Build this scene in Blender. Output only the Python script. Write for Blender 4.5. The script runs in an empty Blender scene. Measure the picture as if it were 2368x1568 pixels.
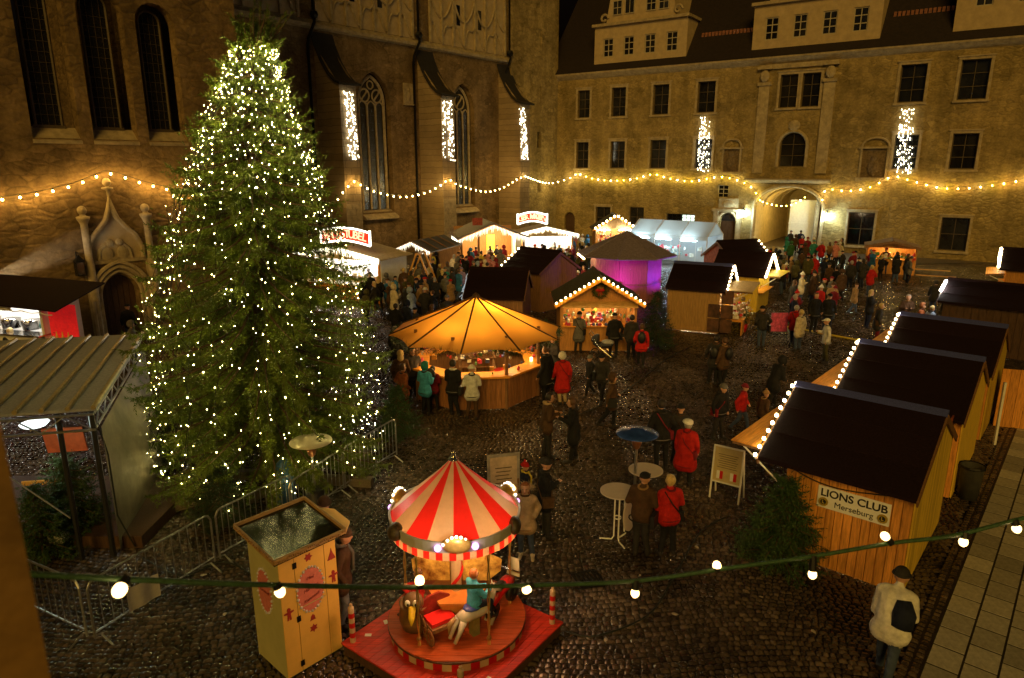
import bpy, bmesh, math, random
import numpy as np
from mathutils import Vector, Matrix
R = math.radians
rnd = random.Random(7)
S = bpy.context.scene
COL = S.collection

# ------------------------------------------------------------------ camera, sky, light, exposure
CAMH, TILT, FPX, PCX, PCY = 7.3, R(14.3), 1578.0, 1183.5, 784.0
cd = bpy.data.cameras.new('camera'); cam = bpy.data.objects.new('camera', cd); COL.objects.link(cam)
cam.location = (0, 0, CAMH); cam.rotation_euler = (R(90) - TILT, 0, 0)
cd.lens = 24; cd.sensor_width = 36; cd.clip_start = 0.05; cd.clip_end = 600
cd.dof.use_dof = True; cd.dof.focus_distance = 16; cd.dof.aperture_fstop = 4.0
S.camera = cam
w = bpy.data.worlds.new('World'); S.world = w; w.use_nodes = True
nt = w.node_tree; bgn = nt.nodes['Background']
sky = nt.nodes.new('ShaderNodeTexSky'); sky.sky_type = 'NISHITA'; sky.sun_disc = False
sky.sun_elevation = R(-3.5); sky.sun_rotation = R(200); sky.altitude = 100
nt.links.new(sky.outputs[0], bgn.inputs[0]); bgn.inputs[1].default_value = 0.06
# added sun lamp standing in for unseen amber lamps and glow behind the viewer
sl = bpy.data.lights.new('amber_wash', 'SUN'); sl.energy = 0.98; sl.angle = R(25); sl.color = (1.0, 0.6, 0.12)
so = bpy.data.objects.new('amber_wash', sl); COL.objects.link(so)
so.rotation_euler = Vector((0.1, 1.0, -0.5)).to_track_quat('-Z', 'Y').to_euler()
S.view_settings.view_transform = 'Standard'; S.view_settings.look = 'None'
S.view_settings.exposure = 0.4; S.view_settings.gamma = 1.0
cy = S.cycles
cy.use_denoising = True; cy.max_bounces = 5; cy.diffuse_bounces = 2; cy.glossy_bounces = 2
cy.transmission_bounces = 3; cy.transparent_max_bounces = 6
cy.sample_clamp_indirect = 2.0; cy.sample_clamp_direct = 30.0; cy.caustics_reflective = False; cy.caustics_refractive = False
cy.blur_glossy = 0.6
try:
    cy.use_light_tree = True; cy.denoiser = 'OPENIMAGEDENOISE'; cy.denoising_input_passes = 'RGB_ALBEDO_NORMAL'; cy.denoising_prefilter = 'ACCURATE'
except Exception: pass

# ------------------------------------------------------------------ survey helpers: sight lines met with the ground or a wall
def ray(x, y):
    u = (x - PCX) / FPX; v = (y - PCY) / FPX
    return (u, math.cos(TILT) - v * math.sin(TILT), -math.sin(TILT) - v * math.cos(TILT))
def G(x, y, z=0.0):
    r = ray(x, y); t = (z - CAMH) / r[2]
    return Vector((r[0] * t, r[1] * t, z))
def AT(x, y, Y):
    r = ray(x, y); t = Y / r[1]
    return Vector((r[0] * t, Y, CAMH + r[2] * t))
def HIT(x, y, o, d, off=0.0):
    n = (d[1], -d[0]); ox, oy = o[0] + off * n[0], o[1] + off * n[1]
    r = ray(x, y); det = -r[0] * d[1] + d[0] * r[1]; t = (-ox * d[1] + d[0] * oy) / det
    return Vector((r[0] * t, r[1] * t, CAMH + r[2] * t))

# ------------------------------------------------------------------ materials
MATS = {}
def mk(name, col, rough=0.7, metal=0.0, var=0.25, scale=6.0, bump=0.0, bscale=40.0, spec=0.4, stretch=(1, 1, 1), col2=None, rand=0.0,
       rvar=0.0, emit=None, estr=0.0, coat=0.0, big=0.0, island=0.0):
    if name in MATS: return MATS[name]
    m = bpy.data.materials.new(name); m.use_nodes = True; MATS[name] = m
    t = m.node_tree; N = t.nodes; L = t.links; b = N['Principled BSDF']
    b.inputs['Roughness'].default_value = rough; b.inputs['Metallic'].default_value = metal
    b.inputs['Specular IOR Level'].default_value = spec; b.inputs['Coat Weight'].default_value = coat
    tc = N.new('ShaderNodeTexCoord'); mp = N.new('ShaderNodeMapping'); mp.inputs['Scale'].default_value = stretch
    L.new(tc.outputs['Object'], mp.inputs[0])
    nz = N.new('ShaderNodeTexNoise'); nz.inputs['Scale'].default_value = scale; nz.inputs['Detail'].default_value = 5; nz.inputs['Roughness'].default_value = .65
    L.new(mp.outputs[0], nz.inputs[0])
    cr = N.new('ShaderNodeValToRGB'); L.new(nz.outputs[0], cr.inputs[0])
    c2 = col2 or tuple(min(1, c * (1 + var)) for c in col); c1 = tuple(c * (1 - var) for c in col)
    cr.color_ramp.elements[0].position = .32; cr.color_ramp.elements[1].position = .68
    cr.color_ramp.elements[0].color = (*c1, 1); cr.color_ramp.elements[1].color = (*c2, 1)
    out = cr.outputs[0]
    if rand:
        oi = N.new('ShaderNodeObjectInfo'); hs = N.new('ShaderNodeHueSaturation'); mr = N.new('ShaderNodeMapRange')
        mr.inputs[3].default_value = 1 - rand; mr.inputs[4].default_value = 1 + rand
        L.new(oi.outputs['Random'], mr.inputs[0]); L.new(mr.outputs[0], hs.inputs['Value']); L.new(out, hs.inputs['Color']); out = hs.outputs[0]
    if island:                                                     # every stone of a joined field has its own tone
        gi = N.new('ShaderNodeNewGeometry'); mi_ = N.new('ShaderNodeMapRange'); mi_.inputs[3].default_value = 1 - island; mi_.inputs[4].default_value = 1 + island; L.new(gi.outputs['Random Per Island'], mi_.inputs[0])
        h3 = N.new('ShaderNodeHueSaturation'); L.new(mi_.outputs[0], h3.inputs['Value']); L.new(out, h3.inputs['Color']); out = h3.outputs[0]
    if big:
        nb_ = N.new('ShaderNodeTexNoise'); nb_.inputs['Scale'].default_value = .55; nb_.inputs['Detail'].default_value = 6; L.new(tc.outputs['Object'], nb_.inputs[0])
        mb_ = N.new('ShaderNodeMapRange'); mb_.inputs[1].default_value = .35; mb_.inputs[2].default_value = .65; mb_.inputs[3].default_value = 1 - big; mb_.inputs[4].default_value = 1 + big; L.new(nb_.outputs[0], mb_.inputs[0])
        h2 = N.new('ShaderNodeHueSaturation'); L.new(mb_.outputs[0], h2.inputs['Value']); L.new(out, h2.inputs['Color']); out = h2.outputs[0]
    L.new(out, b.inputs['Base Color'])
    if rvar:
        mr2 = N.new('ShaderNodeMapRange'); mr2.inputs[3].default_value = max(.03, rough - rvar); mr2.inputs[4].default_value = min(1, rough + rvar)
        n3 = N.new('ShaderNodeTexNoise'); n3.inputs['Scale'].default_value = .8 if big else scale * .7; n3.inputs['Detail'].default_value = 5; L.new(mp.outputs[0], n3.inputs[0])
        L.new(n3.outputs[0], mr2.inputs[0]); L.new(mr2.outputs[0], b.inputs['Roughness'])
    if bump:
        n2 = N.new('ShaderNodeTexNoise'); n2.inputs['Scale'].default_value = bscale; n2.inputs['Detail'].default_value = 4; L.new(mp.outputs[0], n2.inputs[0])
        bp = N.new('ShaderNodeBump'); bp.inputs['Strength'].default_value = bump; bp.inputs['Distance'].default_value = .02
        L.new(n2.outputs[0], bp.inputs['Height']); L.new(bp.outputs[0], b.inputs['Normal'])
    if emit:
        b.inputs['Emission Color'].default_value = (*emit, 1); b.inputs['Emission Strength'].default_value = estr
    return m
def emat(name, col, strength):
    if name in MATS: return MATS[name]
    m = bpy.data.materials.new(name); m.use_nodes = True; MATS[name] = m
    t = m.node_tree; t.nodes.remove(t.nodes['Principled BSDF']); e = t.nodes.new('ShaderNodeEmission')
    e.inputs[0].default_value = (*col, 1); e.inputs[1].default_value = strength
    t.links.new(e.outputs[0], t.nodes['Material Output'].inputs[0]); return m
def masonry(name, c1, c2, cm, bw=.55, bh=.26, bump=.7, patch=.5, mortar=.018):
    m = bpy.data.materials.new(name); m.use_nodes = True; MATS[name] = m
    t = m.node_tree; N = t.nodes; L = t.links; b = N['Principled BSDF']; b.inputs['Roughness'].default_value = .85
    tc = N.new('ShaderNodeTexCoord'); mp = N.new('ShaderNodeMapping'); mp.inputs['Rotation'].default_value = (R(90), 0, 0); mp.vector_type = 'TEXTURE'
    L.new(tc.outputs['Object'], mp.inputs[0])
    nz = N.new('ShaderNodeTexNoise'); nz.inputs['Scale'].default_value = 1.6; nz.inputs['Detail'].default_value = 4; L.new(mp.outputs[0], nz.inputs[0])
    mx = N.new('ShaderNodeMix'); mx.data_type = 'VECTOR'; mx.inputs[0].default_value = .17
    L.new(mp.outputs[0], mx.inputs[4]); L.new(nz.outputs['Color'], mx.inputs[5])
    bk = N.new('ShaderNodeTexBrick'); L.new(mx.outputs[1], bk.inputs[0])
    bk.inputs['Color1'].default_value = (*c1, 1); bk.inputs['Color2'].default_value = (*c2, 1); bk.inputs['Mortar'].default_value = (*cm, 1)
    bk.inputs['Scale'].default_value = 1; bk.inputs['Brick Width'].default_value = bw; bk.inputs['Row Height'].default_value = bh
    bk.inputs['Mortar Size'].default_value = mortar; bk.inputs['Mortar Smooth'].default_value = .4; bk.offset = .43; bk.squash = 1.25; bk.squash_frequency = 3
    n2 = N.new('ShaderNodeTexNoise'); n2.inputs['Scale'].default_value = .45; n2.inputs['Detail'].default_value = 8; n2.inputs['Roughness'].default_value = .7; L.new(mp.outputs[0], n2.inputs[0])
    cr = N.new('ShaderNodeValToRGB'); cr.color_ramp.elements[0].position = .3; cr.color_ramp.elements[1].position = .72
    k = 1 - patch; cr.color_ramp.elements[0].color = (k, k * .95, k * .9, 1); cr.color_ramp.elements[1].color = (1.15, 1.12, 1.05, 1); L.new(n2.outputs[0], cr.inputs[0])
    ml = N.new('ShaderNodeMix'); ml.data_type = 'RGBA'; ml.blend_type = 'MULTIPLY'; ml.inputs[0].default_value = 1
    L.new(bk.outputs[0], ml.inputs[6]); L.new(cr.outputs[0], ml.inputs[7]); L.new(ml.outputs[2], b.inputs['Base Color'])
    n4 = N.new('ShaderNodeTexNoise'); n4.inputs['Scale'].default_value = 5; n4.inputs['Detail'].default_value = 6; L.new(mp.outputs[0], n4.inputs[0])
    ad = N.new('ShaderNodeMath'); ad.operation = 'SUBTRACT'; L.new(n4.outputs[0], ad.inputs[0]); L.new(bk.outputs['Fac'], ad.inputs[1])
    bp = N.new('ShaderNodeBump'); bp.inputs['Strength'].default_value = bump; bp.inputs['Distance'].default_value = .06
    L.new(ad.outputs[0], bp.inputs['Height']); L.new(bp.outputs[0], b.inputs['Normal']); return m
def rubble(name, col, sx=2.0, sz=3.6, amt=.3, patch=.5, bump=.9, edge=.35):
    """irregular rubble under thin plaster: cells, joints, blotches"""
    m = bpy.data.materials.new(name); m.use_nodes = True; MATS[name] = m
    t = m.node_tree; N = t.nodes; L = t.links; b = N['Principled BSDF']; b.inputs['Roughness'].default_value = .88; b.inputs['Specular IOR Level'].default_value = .2
    tc = N.new('ShaderNodeTexCoord'); nz = N.new('ShaderNodeTexNoise'); nz.inputs['Scale'].default_value = 1.3; nz.inputs['Detail'].default_value = 5; L.new(tc.outputs['Object'], nz.inputs[0])
    mx = N.new('ShaderNodeMix'); mx.data_type = 'VECTOR'; mx.inputs[0].default_value = .22; L.new(tc.outputs['Object'], mx.inputs[4]); L.new(nz.outputs['Color'], mx.inputs[5])
    mp = N.new('ShaderNodeMapping'); mp.inputs['Scale'].default_value = (sx, sx, sz); L.new(mx.outputs[1], mp.inputs[0])
    v1 = N.new('ShaderNodeTexVoronoi'); v1.inputs['Scale'].default_value = 1; L.new(mp.outputs[0], v1.inputs[0]); v2 = N.new('ShaderNodeTexVoronoi'); v2.feature = 'DISTANCE_TO_EDGE'; v2.inputs['Scale'].default_value = 1; L.new(mp.outputs[0], v2.inputs[0])
    bw = N.new('ShaderNodeRGBToBW'); L.new(v1.outputs['Color'], bw.inputs[0])
    n2 = N.new('ShaderNodeTexNoise'); n2.inputs['Scale'].default_value = .35; n2.inputs['Detail'].default_value = 9; n2.inputs['Roughness'].default_value = .72; L.new(tc.outputs['Object'], n2.inputs[0])
    n3 = N.new('ShaderNodeTexNoise'); n3.inputs['Scale'].default_value = 7; n3.inputs['Detail'].default_value = 6; L.new(tc.outputs['Object'], n3.inputs[0])
    def rmp(src, lo, hi, a=.3, c=.7):
        r = N.new('ShaderNodeMapRange'); r.inputs[1].default_value = a; r.inputs[2].default_value = c; r.inputs[3].default_value = lo; r.inputs[4].default_value = hi; L.new(src, r.inputs[0]); return r.outputs[0]
    def mul(a, c):
        k = N.new('ShaderNodeMath'); k.operation = 'MULTIPLY'; L.new(a, k.inputs[0]); L.new(c, k.inputs[1]); return k.outputs[0]
    n5 = N.new('ShaderNodeTexNoise'); n5.inputs['Scale'].default_value = .6; n5.inputs['Detail'].default_value = 4; L.new(tc.outputs['Object'], n5.inputs[0]); mask = rmp(n5.outputs[0], .12, 1, .38, .66)
    def fade(src):                                                  # stones show only where the plaster has gone
        a_ = N.new('ShaderNodeMath'); a_.operation = 'SUBTRACT'; L.new(src, a_.inputs[0]); a_.inputs[1].default_value = 1; b_ = N.new('ShaderNodeMath'); b_.operation = 'MULTIPLY_ADD'; L.new(a_.outputs[0], b_.inputs[0]); L.new(mask, b_.inputs[1]); b_.inputs[2].default_value = 1; return b_.outputs[0]
    n6 = N.new('ShaderNodeTexNoise'); n6.inputs['Scale'].default_value = 2.2; n6.inputs['Detail'].default_value = 8; n6.inputs['Roughness'].default_value = .75; L.new(tc.outputs['Object'], n6.inputs[0])
    mw = N.new('ShaderNodeMapping'); mw.inputs['Scale'].default_value = (1.1, 1.1, .12); L.new(tc.outputs['Object'], mw.inputs[0]); n7 = N.new('ShaderNodeTexNoise'); n7.inputs['Scale'].default_value = 1; n7.inputs['Detail'].default_value = 6; L.new(mw.outputs[0], n7.inputs[0])
    f = mul(mul(fade(rmp(bw.outputs[0], 1 - amt, 1 + amt, .15, .85)), rmp(n2.outputs[0], 1 - patch, 1.2)), mul(fade(rmp(v2.outputs['Distance'], 1 - edge, 1, 0, .12)), rmp(n3.outputs[0], .85, 1.15)))
    f = mul(f, mul(rmp(n6.outputs[0], .72, 1.25), rmp(n7.outputs[0], .72, 1.15)))
    vm = N.new('ShaderNodeVectorMath'); vm.operation = 'SCALE'; vm.inputs[0].default_value = col; L.new(f, vm.inputs['Scale']); L.new(vm.outputs[0], b.inputs['Base Color'])
    h = N.new('ShaderNodeMath'); h.operation = 'ADD'; L.new(rmp(v2.outputs['Distance'], 0, .6, 0, .25), h.inputs[0]); L.new(n3.outputs[0], h.inputs[1])
    bp = N.new('ShaderNodeBump'); bp.inputs['Strength'].default_value = bump; bp.inputs['Distance'].default_value = .07; L.new(h.outputs[0], bp.inputs['Height']); L.new(bp.outputs[0], b.inputs['Normal']); return m
M_church = rubble('church_stone', (.27, .18, .085), 1.9, 4.0, .34, .55, .6, .4)
M_rubble = rubble('plastered_rubble', (.38, .28, .115), 2.3, 4.2, .26, .5, .6, .35)
M_ashlar = masonry('ashlar', (.36, .27, .16), (.27, .2, .115), (.16, .12, .07), .7, .4, .5, .35)
M_trim = mk('cut_stone', (.38, .3, .18), .8, var=.3, scale=3, bump=.4, bscale=14)
M_plaster = mk('dormer_plaster', (.45, .34, .19), .85, var=.15, scale=2, bump=.2, bscale=30)
M_tile = mk('roof_tile', (.018, .011, .009), .75, var=.4, scale=5, bump=.6, bscale=12)
M_lead = mk('lead_roof', (.025, .022, .02), .6, var=.3, scale=5, bump=.3)
M_dark = mk('dark_iron', (.015, .014, .013), .45, .6, var=.2)
M_pane = mk('window_glass', (.016, .016, .018), .08, 0, var=.5, scale=1.2, spec=.6, rand=.7, bump=.08, bscale=3)
M_pane2 = mk('leaded_glass', (.016, .015, .013), .22, 0, var=.4, scale=20, spec=.6, bump=.5, bscale=9)
M_frame = mk('window_frame', (.09, .065, .035), .6, var=.2)
M_fwhite = mk('painted_frame', (.42, .36, .25), .6, var=.1)
M_cobble = mk('wet_cobble', (.052, .037, .027), .15, 0, var=.4, scale=9, bump=.25, bscale=40, spec=.8, rvar=.13, big=.5, island=.55, col2=(.1, .075, .055))
M_cobbler = mk('wet_cobble_single', (.065, .047, .035), .24, 0, var=.4, scale=12, bump=.3, bscale=30, spec=.5, rvar=.14, rand=.4, big=.4)
M_joint = mk('joint_sand', (.018, .013, .009), .6, var=.3, scale=3, bump=.5, bscale=25, rvar=.2)
M_slab = mk('paving_slab', (.38, .36, .3), .6, var=.25, scale=5, bump=.35, bscale=60, rvar=.15, rand=.3)
M_woodO = mk('orange_wood', (.6, .26, .05), .55, var=.4, scale=4, stretch=(9, 9, .7), bump=.15, rand=.24)
M_woodY = mk('yellow_wood', (.66, .45, .05), .6, var=.3, scale=4, stretch=(9, 9, .7), bump=.15, rand=.2)  # on the hut backs the yellow light they catch is put into the colour
M_woodB = mk('brown_wood', (.20, .10, .042), .6, var=.4, scale=4, stretch=(9, 9, .7), bump=.2, rand=.15)
M_woodH = mk('pine_boards', (.68, .28, .03), .5, var=.3, scale=4, stretch=(.7, 9, 9), bump=.15, rand=.12)
M_woodD = mk('dark_wood', (.07, .035, .018), .6, var=.4, scale=4, stretch=(8, 8, 1), bump=.2)
M_felt = mk('roof_felt', (.015, .0072, .0095), .8, var=.35, scale=30, bump=.5, bscale=90, spec=.1, rand=.2)
M_feltg = mk('roof_felt_green', (.055, .05, .022), .8, var=.3, scale=14, bump=.4, bscale=60)
M_ridge_sky = mk('skylit_ridge_strip', (.05, .06, .22), .5, var=.3, scale=40, bump=.3)  # blue light of the sky put into the cap colour
M_white = mk('white_paint', (.75, .73, .68), .5, var=.08)
M_red = mk('red_paint', (.5, .012, .012), .35, var=.15)
M_steel = mk('galvanised_steel', (.42, .42, .42), .38, .9, var=.2, scale=20)
M_chrome = mk('polished_steel', (.75, .72, .65), .14, 1, var=.05)
M_black = mk('black_plastic', (.012, .012, .012), .5, var=.2)
M_cable = mk('cable_rubber', (.012, .015, .011), .5, var=.3)
M_gcable = mk('green_cable', (.045, .11, .05), .4, var=.4, scale=60, bump=.4, bscale=200)
M_bark = mk('bark', (.10, .06, .035), .85, var=.4, scale=10, stretch=(3, 3, .6), bump=.5)
E_warm = emat('bulb_warm', (1.0, .58, .14), 140)
E_yel = emat('bulb_yellow', (1.0, .72, .06), 115)
E_cool = emat('bulb_clear', (1.0, .76, .3), 130)
E_verge = emat('bulb_verge', (1.0, .8, .42), 30)
E_vwarm = emat('bulb_verge_warm', (1.0, .66, .25), 26)
E_border = emat('sign_bulbs', (1.0, .93, .75), 4)
E_fairy = emat('fairy_bulb', (1.0, .82, .28), 130)
E_ice = emat('icicle_bulb', (1.0, .88, .62), 3)
E_tube = emat('light_tube', (1.0, .95, .85), 45)
E_lamp = emat('lantern_glass', (.8, 1.0, .95), 110)

# ------------------------------------------------------------------ mesh kit
class MB:
    def __init__(s): s.v = []; s.f = []; s.m = []
    def add(s, vs, fs, mi=0):
        o = len(s.v); s.v += [tuple(v) for v in vs]; s.f += [tuple(i + o for i in f) for f in fs]; s.m += [mi] * len(fs); return s
    def bx(s, x0, x1, y0, y1, z0, z1, mi=0):
        return s.add([(x, y, z) for z in (z0, z1) for x, y in ((x0, y0), (x1, y0), (x1, y1), (x0, y1))],
                     [(3, 2, 1, 0), (4, 5, 6, 7), (0, 1, 5, 4), (1, 2, 6, 5), (2, 3, 7, 6), (3, 0, 4, 7)], mi)
    def hexa(s, b, t, mi=0):
        return s.add(list(b) + list(t), [(3, 2, 1, 0), (4, 5, 6, 7), (0, 1, 5, 4), (1, 2, 6, 5), (2, 3, 7, 6), (3, 0, 4, 7)], mi)
    def beam(s, a, b, wd, ht, up=(0, 0, 1), mi=0):
        a = Vector(a); b = Vector(b); d = (b - a).normalized(); u = Vector(up); sd = d.cross(u)
        if sd.length < 1e-4: sd = d.cross(Vector((1, 0, 0)))
        sd.normalize(); u = sd.cross(d); q = [sd * (i * wd / 2) + u * (j * ht / 2) for i, j in ((-1, -1), (1, -1), (1, 1), (-1, 1))]
        return s.hexa([a + k for k in q], [b + k for k in q], mi)
    def prism(s, poly, fn, a, b, mi=0):          # poly of 2D points, fn(p, t) -> 3D
        n = len(poly); vs = [fn(p, a) for p in poly] + [fn(p, b) for p in poly]
        fs = [tuple(range(n)), tuple(range(2 * n - 1, n - 1, -1))] + [((i + 1) % n, i, i + n, (i + 1) % n + n) for i in range(n)]
        return s.add(vs, fs, mi)
    def tube(s, pts, r, n=6, mi=0, caps=True, closed=False):
        pts = [Vector(p) for p in pts]; k = len(pts); rs = r if isinstance(r, (list, tuple)) else [r] * k; vs = []; u = None
        for i, p in enumerate(pts):
            if closed: d = pts[(i + 1) % k] - pts[i - 1]
            else: d = pts[min(i + 1, k - 1)] - pts[max(i - 1, 0)]
            d.normalize()
            if u is None: u = d.orthogonal().normalized()
            u = (u - d * u.dot(d)); u = u.normalized() if u.length > 1e-5 else d.orthogonal().normalized(); v = d.cross(u)
            vs += [p + (u * math.cos(2 * math.pi * j / n) + v * math.sin(2 * math.pi * j / n)) * rs[i] for j in range(n)]
        fs = []
        for i in range(k if closed else k - 1):
            i2 = (i + 1) % k; fs += [(i * n + j, i * n + (j + 1) % n, i2 * n + (j + 1) % n, i2 * n + j) for j in range(n)]
        if caps and not closed: fs += [tuple(range(n - 1, -1, -1)), tuple(range((k - 1) * n, k * n))]
        return s.add(vs, fs, mi)
    def lathe(s, prof, n=16, c=(0, 0, 0), mi=0, a0=0.0, mif=None):
        k = len(prof); vs = [(c[0] + r * math.cos(a0 + 2 * math.pi * j / n), c[1] + r * math.sin(a0 + 2 * math.pi * j / n), c[2] + z) for r, z in prof for j in range(n)]
        o = len(s.v); s.v += vs
        for i in range(k - 1):
            for j in range(n):
                s.f.append(tuple(o + q for q in (i * n + j, i * n + (j + 1) % n, (i + 1) * n + (j + 1) % n, (i + 1) * n + j))); s.m.append(mif(i, j) if mif else mi)
        return s
    def sph(s, c, r, nu=8, nv=6, mi=0, fn=None):
        if not isinstance(r, (tuple, list)): r = (r, r, r)
        vs = [(0, 0, -1)] + [(math.sin(math.pi * i / nv) * math.cos(2 * math.pi * j / nu), math.sin(math.pi * i / nv) * math.sin(2 * math.pi * j / nu), -math.cos(math.pi * i / nv)) for i in range(1, nv) for j in range(nu)] + [(0, 0, 1)]
        if fn: vs = [fn(v) for v in vs]
        vs = [(c[0] + v[0] * r[0], c[1] + v[1] * r[1], c[2] + v[2] * r[2]) for v in vs]; n = len(vs)
        fs = [(0, 1 + (j + 1) % nu, 1 + j) for j in range(nu)] + [(n - 1, n - 1 - nu + j, n - 1 - nu + (j + 1) % nu) for j in range(nu)]
        for i in range(nv - 2): fs += [(1 + i * nu + j, 1 + i * nu + (j + 1) % nu, 1 + (i + 1) * nu + (j + 1) % nu, 1 + (i + 1) * nu + j) for j in range(nu)]
        return s.add(vs, fs, mi)
    def mesh(s, name, mats, smooth=False):
        me = bpy.data.meshes.new(name); me.from_pydata(s.v, [], s.f)
        for m in (mats if isinstance(mats, (list, tuple)) else [mats]): me.materials.append(m)
        if any(s.m): me.polygons.foreach_set('material_index', s.m)
        if smooth: me.polygons.foreach_set('use_smooth', [True] * len(s.f))
        me.update(); return me
    def build(s, name, mats, parent=None, smooth=False, loc=None, fix=True):
        me = s.mesh(name, mats, smooth)
        if fix:
            b = bmesh.new(); b.from_mesh(me); bmesh.ops.recalc_face_normals(b, faces=b.faces); b.to_mesh(me); b.free()
        return link(name, me, parent, loc)
def link(name, me, parent=None, loc=None, rz=0, scale=None):
    o = bpy.data.objects.new(name, me); COL.objects.link(o)
    if parent: o.parent = parent
    if loc is not None: o.location = loc
    if rz: o.rotation_euler = (0, 0, rz)
    if scale: o.scale = scale
    return o
def tag(o, label, cat, group=None, kind=None):
    if label: o['label'] = label
    if cat: o['category'] = cat
    if group: o['group'] = group
    if kind: o['kind'] = kind
    return o
def thing(name, label, cat, loc=(0, 0, 0), rz=0, group=None):
    o = bpy.data.objects.new(name, None); COL.objects.link(o); o.empty_display_size = .2
    o.location = loc; o.rotation_euler = (0, 0, rz); return tag(o, label, cat, group)
def structure(o): o['kind'] = 'structure'; return o
def stuff(o): o['kind'] = 'stuff'; return o
def copy_tree(o, parent=None):
    c = o.copy(); COL.objects.link(c); c.parent = parent
    for ch in o.children: copy_tree(ch, c)
    return c
def plight(loc, power, col=(1, .75, .4), r=.08, parent=None, name='lamp_light'):
    l = bpy.data.lights.new(name, 'POINT'); l.energy = power; l.color = col; l.shadow_soft_size = r
    o = bpy.data.objects.new(name, l); COL.objects.link(o); o.location = loc; o.parent = parent; return o
def alight(loc, size, power, col, rot=(0, 0, 0), parent=None, sy=None):
    l = bpy.data.lights.new('lamp_panel', 'AREA'); l.energy = power; l.color = col; l.size = size
    if sy: l.shape = 'RECTANGLE'; l.size_y = sy
    o = bpy.data.objects.new('lamp_panel', l); COL.objects.link(o); o.location = loc; o.rotation_euler = rot; o.parent = parent; return o
def text(name, s, size, mat, parent, loc, rot, ext=.004, align='CENTER', shear=0, bold=0):
    c = bpy.data.curves.new(name, 'FONT'); c.body = s; c.size = size; c.extrude = ext; c.align_x = align; c.align_y = 'CENTER'; c.shear = shear; c.offset = bold
    o = bpy.data.objects.new(name, c); COL.objects.link(o); dg = bpy.context.evaluated_depsgraph_get(); me = bpy.data.meshes.new_from_object(o.evaluated_get(dg)); bpy.data.objects.remove(o)
    me.materials.clear(); me.materials.append(mat); o = link(name, me, parent, loc); o.rotation_euler = rot; return o
BULB = MB().sph((0, 0, 0), 1, 8, 6).mesh('bulb', [E_cool], True)
def bulb_mesh(mat):
    n = 'bulb_' + mat.name
    me = bpy.data.meshes.get(n)
    if not me: me = BULB.copy(); me.name = n; me.materials.clear(); me.materials.append(mat)
    return me
def string(name, label, pts, spacing, mats, r=.035, cable=.008, cat='string lights', group=None, drop=.05, sag=0.0, jitter=0.0, sock=True):
    """a cable through world points with one bulb object every `spacing` metres"""
    pts = [Vector(p) for p in pts]; o0 = pts[0]; t = thing(name, label, cat, o0, 0, group); P = [p - o0 for p in pts]
    if sag:
        Q = []
        for a, b in zip(P, P[1:]):
            for i in range(8): f = i / 8; q = a.lerp(b, f); q.z -= sag * 4 * f * (1 - f); Q.append(q)
        P = Q + [P[-1]]
    mb = MB().tube(P, cable, 5); d = 0; nxt = spacing * .5; k = 0; sp = []
    for a, b in zip(P, P[1:]):
        L = (b - a).length
        while nxt <= d + L: sp.append(a.lerp(b, (nxt - d) / L)); nxt += spacing
        d += L
    for q in sp:
        if sock: mb.tube([q, q - Vector((0, 0, drop))], cable * 1.6, 5)
    mb.build('cable', M_cable, t)
    for q in sp:
        m = mats[k % len(mats)] if isinstance(mats, (list, tuple)) else mats; k += 1
        link('bulb', bulb_mesh(m), t, q - Vector((rnd.uniform(-jitter, jitter), 0, drop + r * .8)), scale=(r, r, r * 1.15))
    return t
# ------------------------------------------------------------------ ground
def inframe(x, y, z=0.0, mg=30):
    d = y * math.cos(TILT) - (z - CAMH) * math.sin(TILT)
    if d < .3: return False
    px = PCX + FPX * x / d; py = PCY + FPX * (-(z - CAMH) * math.cos(TILT) - y * math.sin(TILT)) / d
    return -mg < px < 2367 + mg and -mg < py < 1568 + mg * 2
HU = (.757, -.653); HW = (.648, .76)                       # hut row: along the ridges, along the row
def uw(x, y): return x * HU[0] + y * HU[1], x * HW[0] + y * HW[1]
def fuw(u, w_):                                            # inverse
    det = HU[0] * HW[1] - HU[1] * HW[0]
    return ((u * HW[1] - w_ * HU[1]) / det, (HU[0] * w_ - HW[0] * u) / det)
def cobble_far():
    m = bpy.data.materials.new('far_cobbles'); m.use_nodes = True; t = m.node_tree; N = t.nodes; L = t.links; b = N['Principled BSDF']
    tc = N.new('ShaderNodeTexCoord'); vo = N.new('ShaderNodeTexVoronoi'); vo.inputs['Scale'].default_value = 6.5; L.new(tc.outputs['Object'], vo.inputs[0])
    v2 = N.new('ShaderNodeTexVoronoi'); v2.feature = 'DISTANCE_TO_EDGE'; v2.inputs['Scale'].default_value = 6.5; L.new(tc.outputs['Object'], v2.inputs[0])
    cr = N.new('ShaderNodeValToRGB'); cr.color_ramp.elements[0].color = (.035, .025, .018, 1); cr.color_ramp.elements[1].color = (.10, .08, .06, 1); L.new(vo.outputs['Color'], cr.inputs[0]); L.new(cr.outputs[0], b.inputs['Base Color'])
    b.inputs["Roughness"].default_value = .42
    bp = N.new('ShaderNodeBump'); bp.inputs['Strength'].default_value = .8; bp.inputs['Distance'].default_value = .03; L.new(v2.outputs['Distance'], bp.inputs['Height']); L.new(bp.outputs[0], b.inputs['Normal']); return m
ground = structure(MB().add([(-160, -20, -.04), (160, -20, -.04), (160, 200, -.04), (-160, 200, -.04)], [(0, 1, 2, 3)]).build('ground', M_joint))
FARY = 52.0
structure(MB().add([(-150, FARY, -.006), (150, FARY, -.006), (150, 190, -.006), (-150, 190, -.006)], [(0, 1, 2, 3)]).build('courtyard_paving', cobble_far()))
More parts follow.
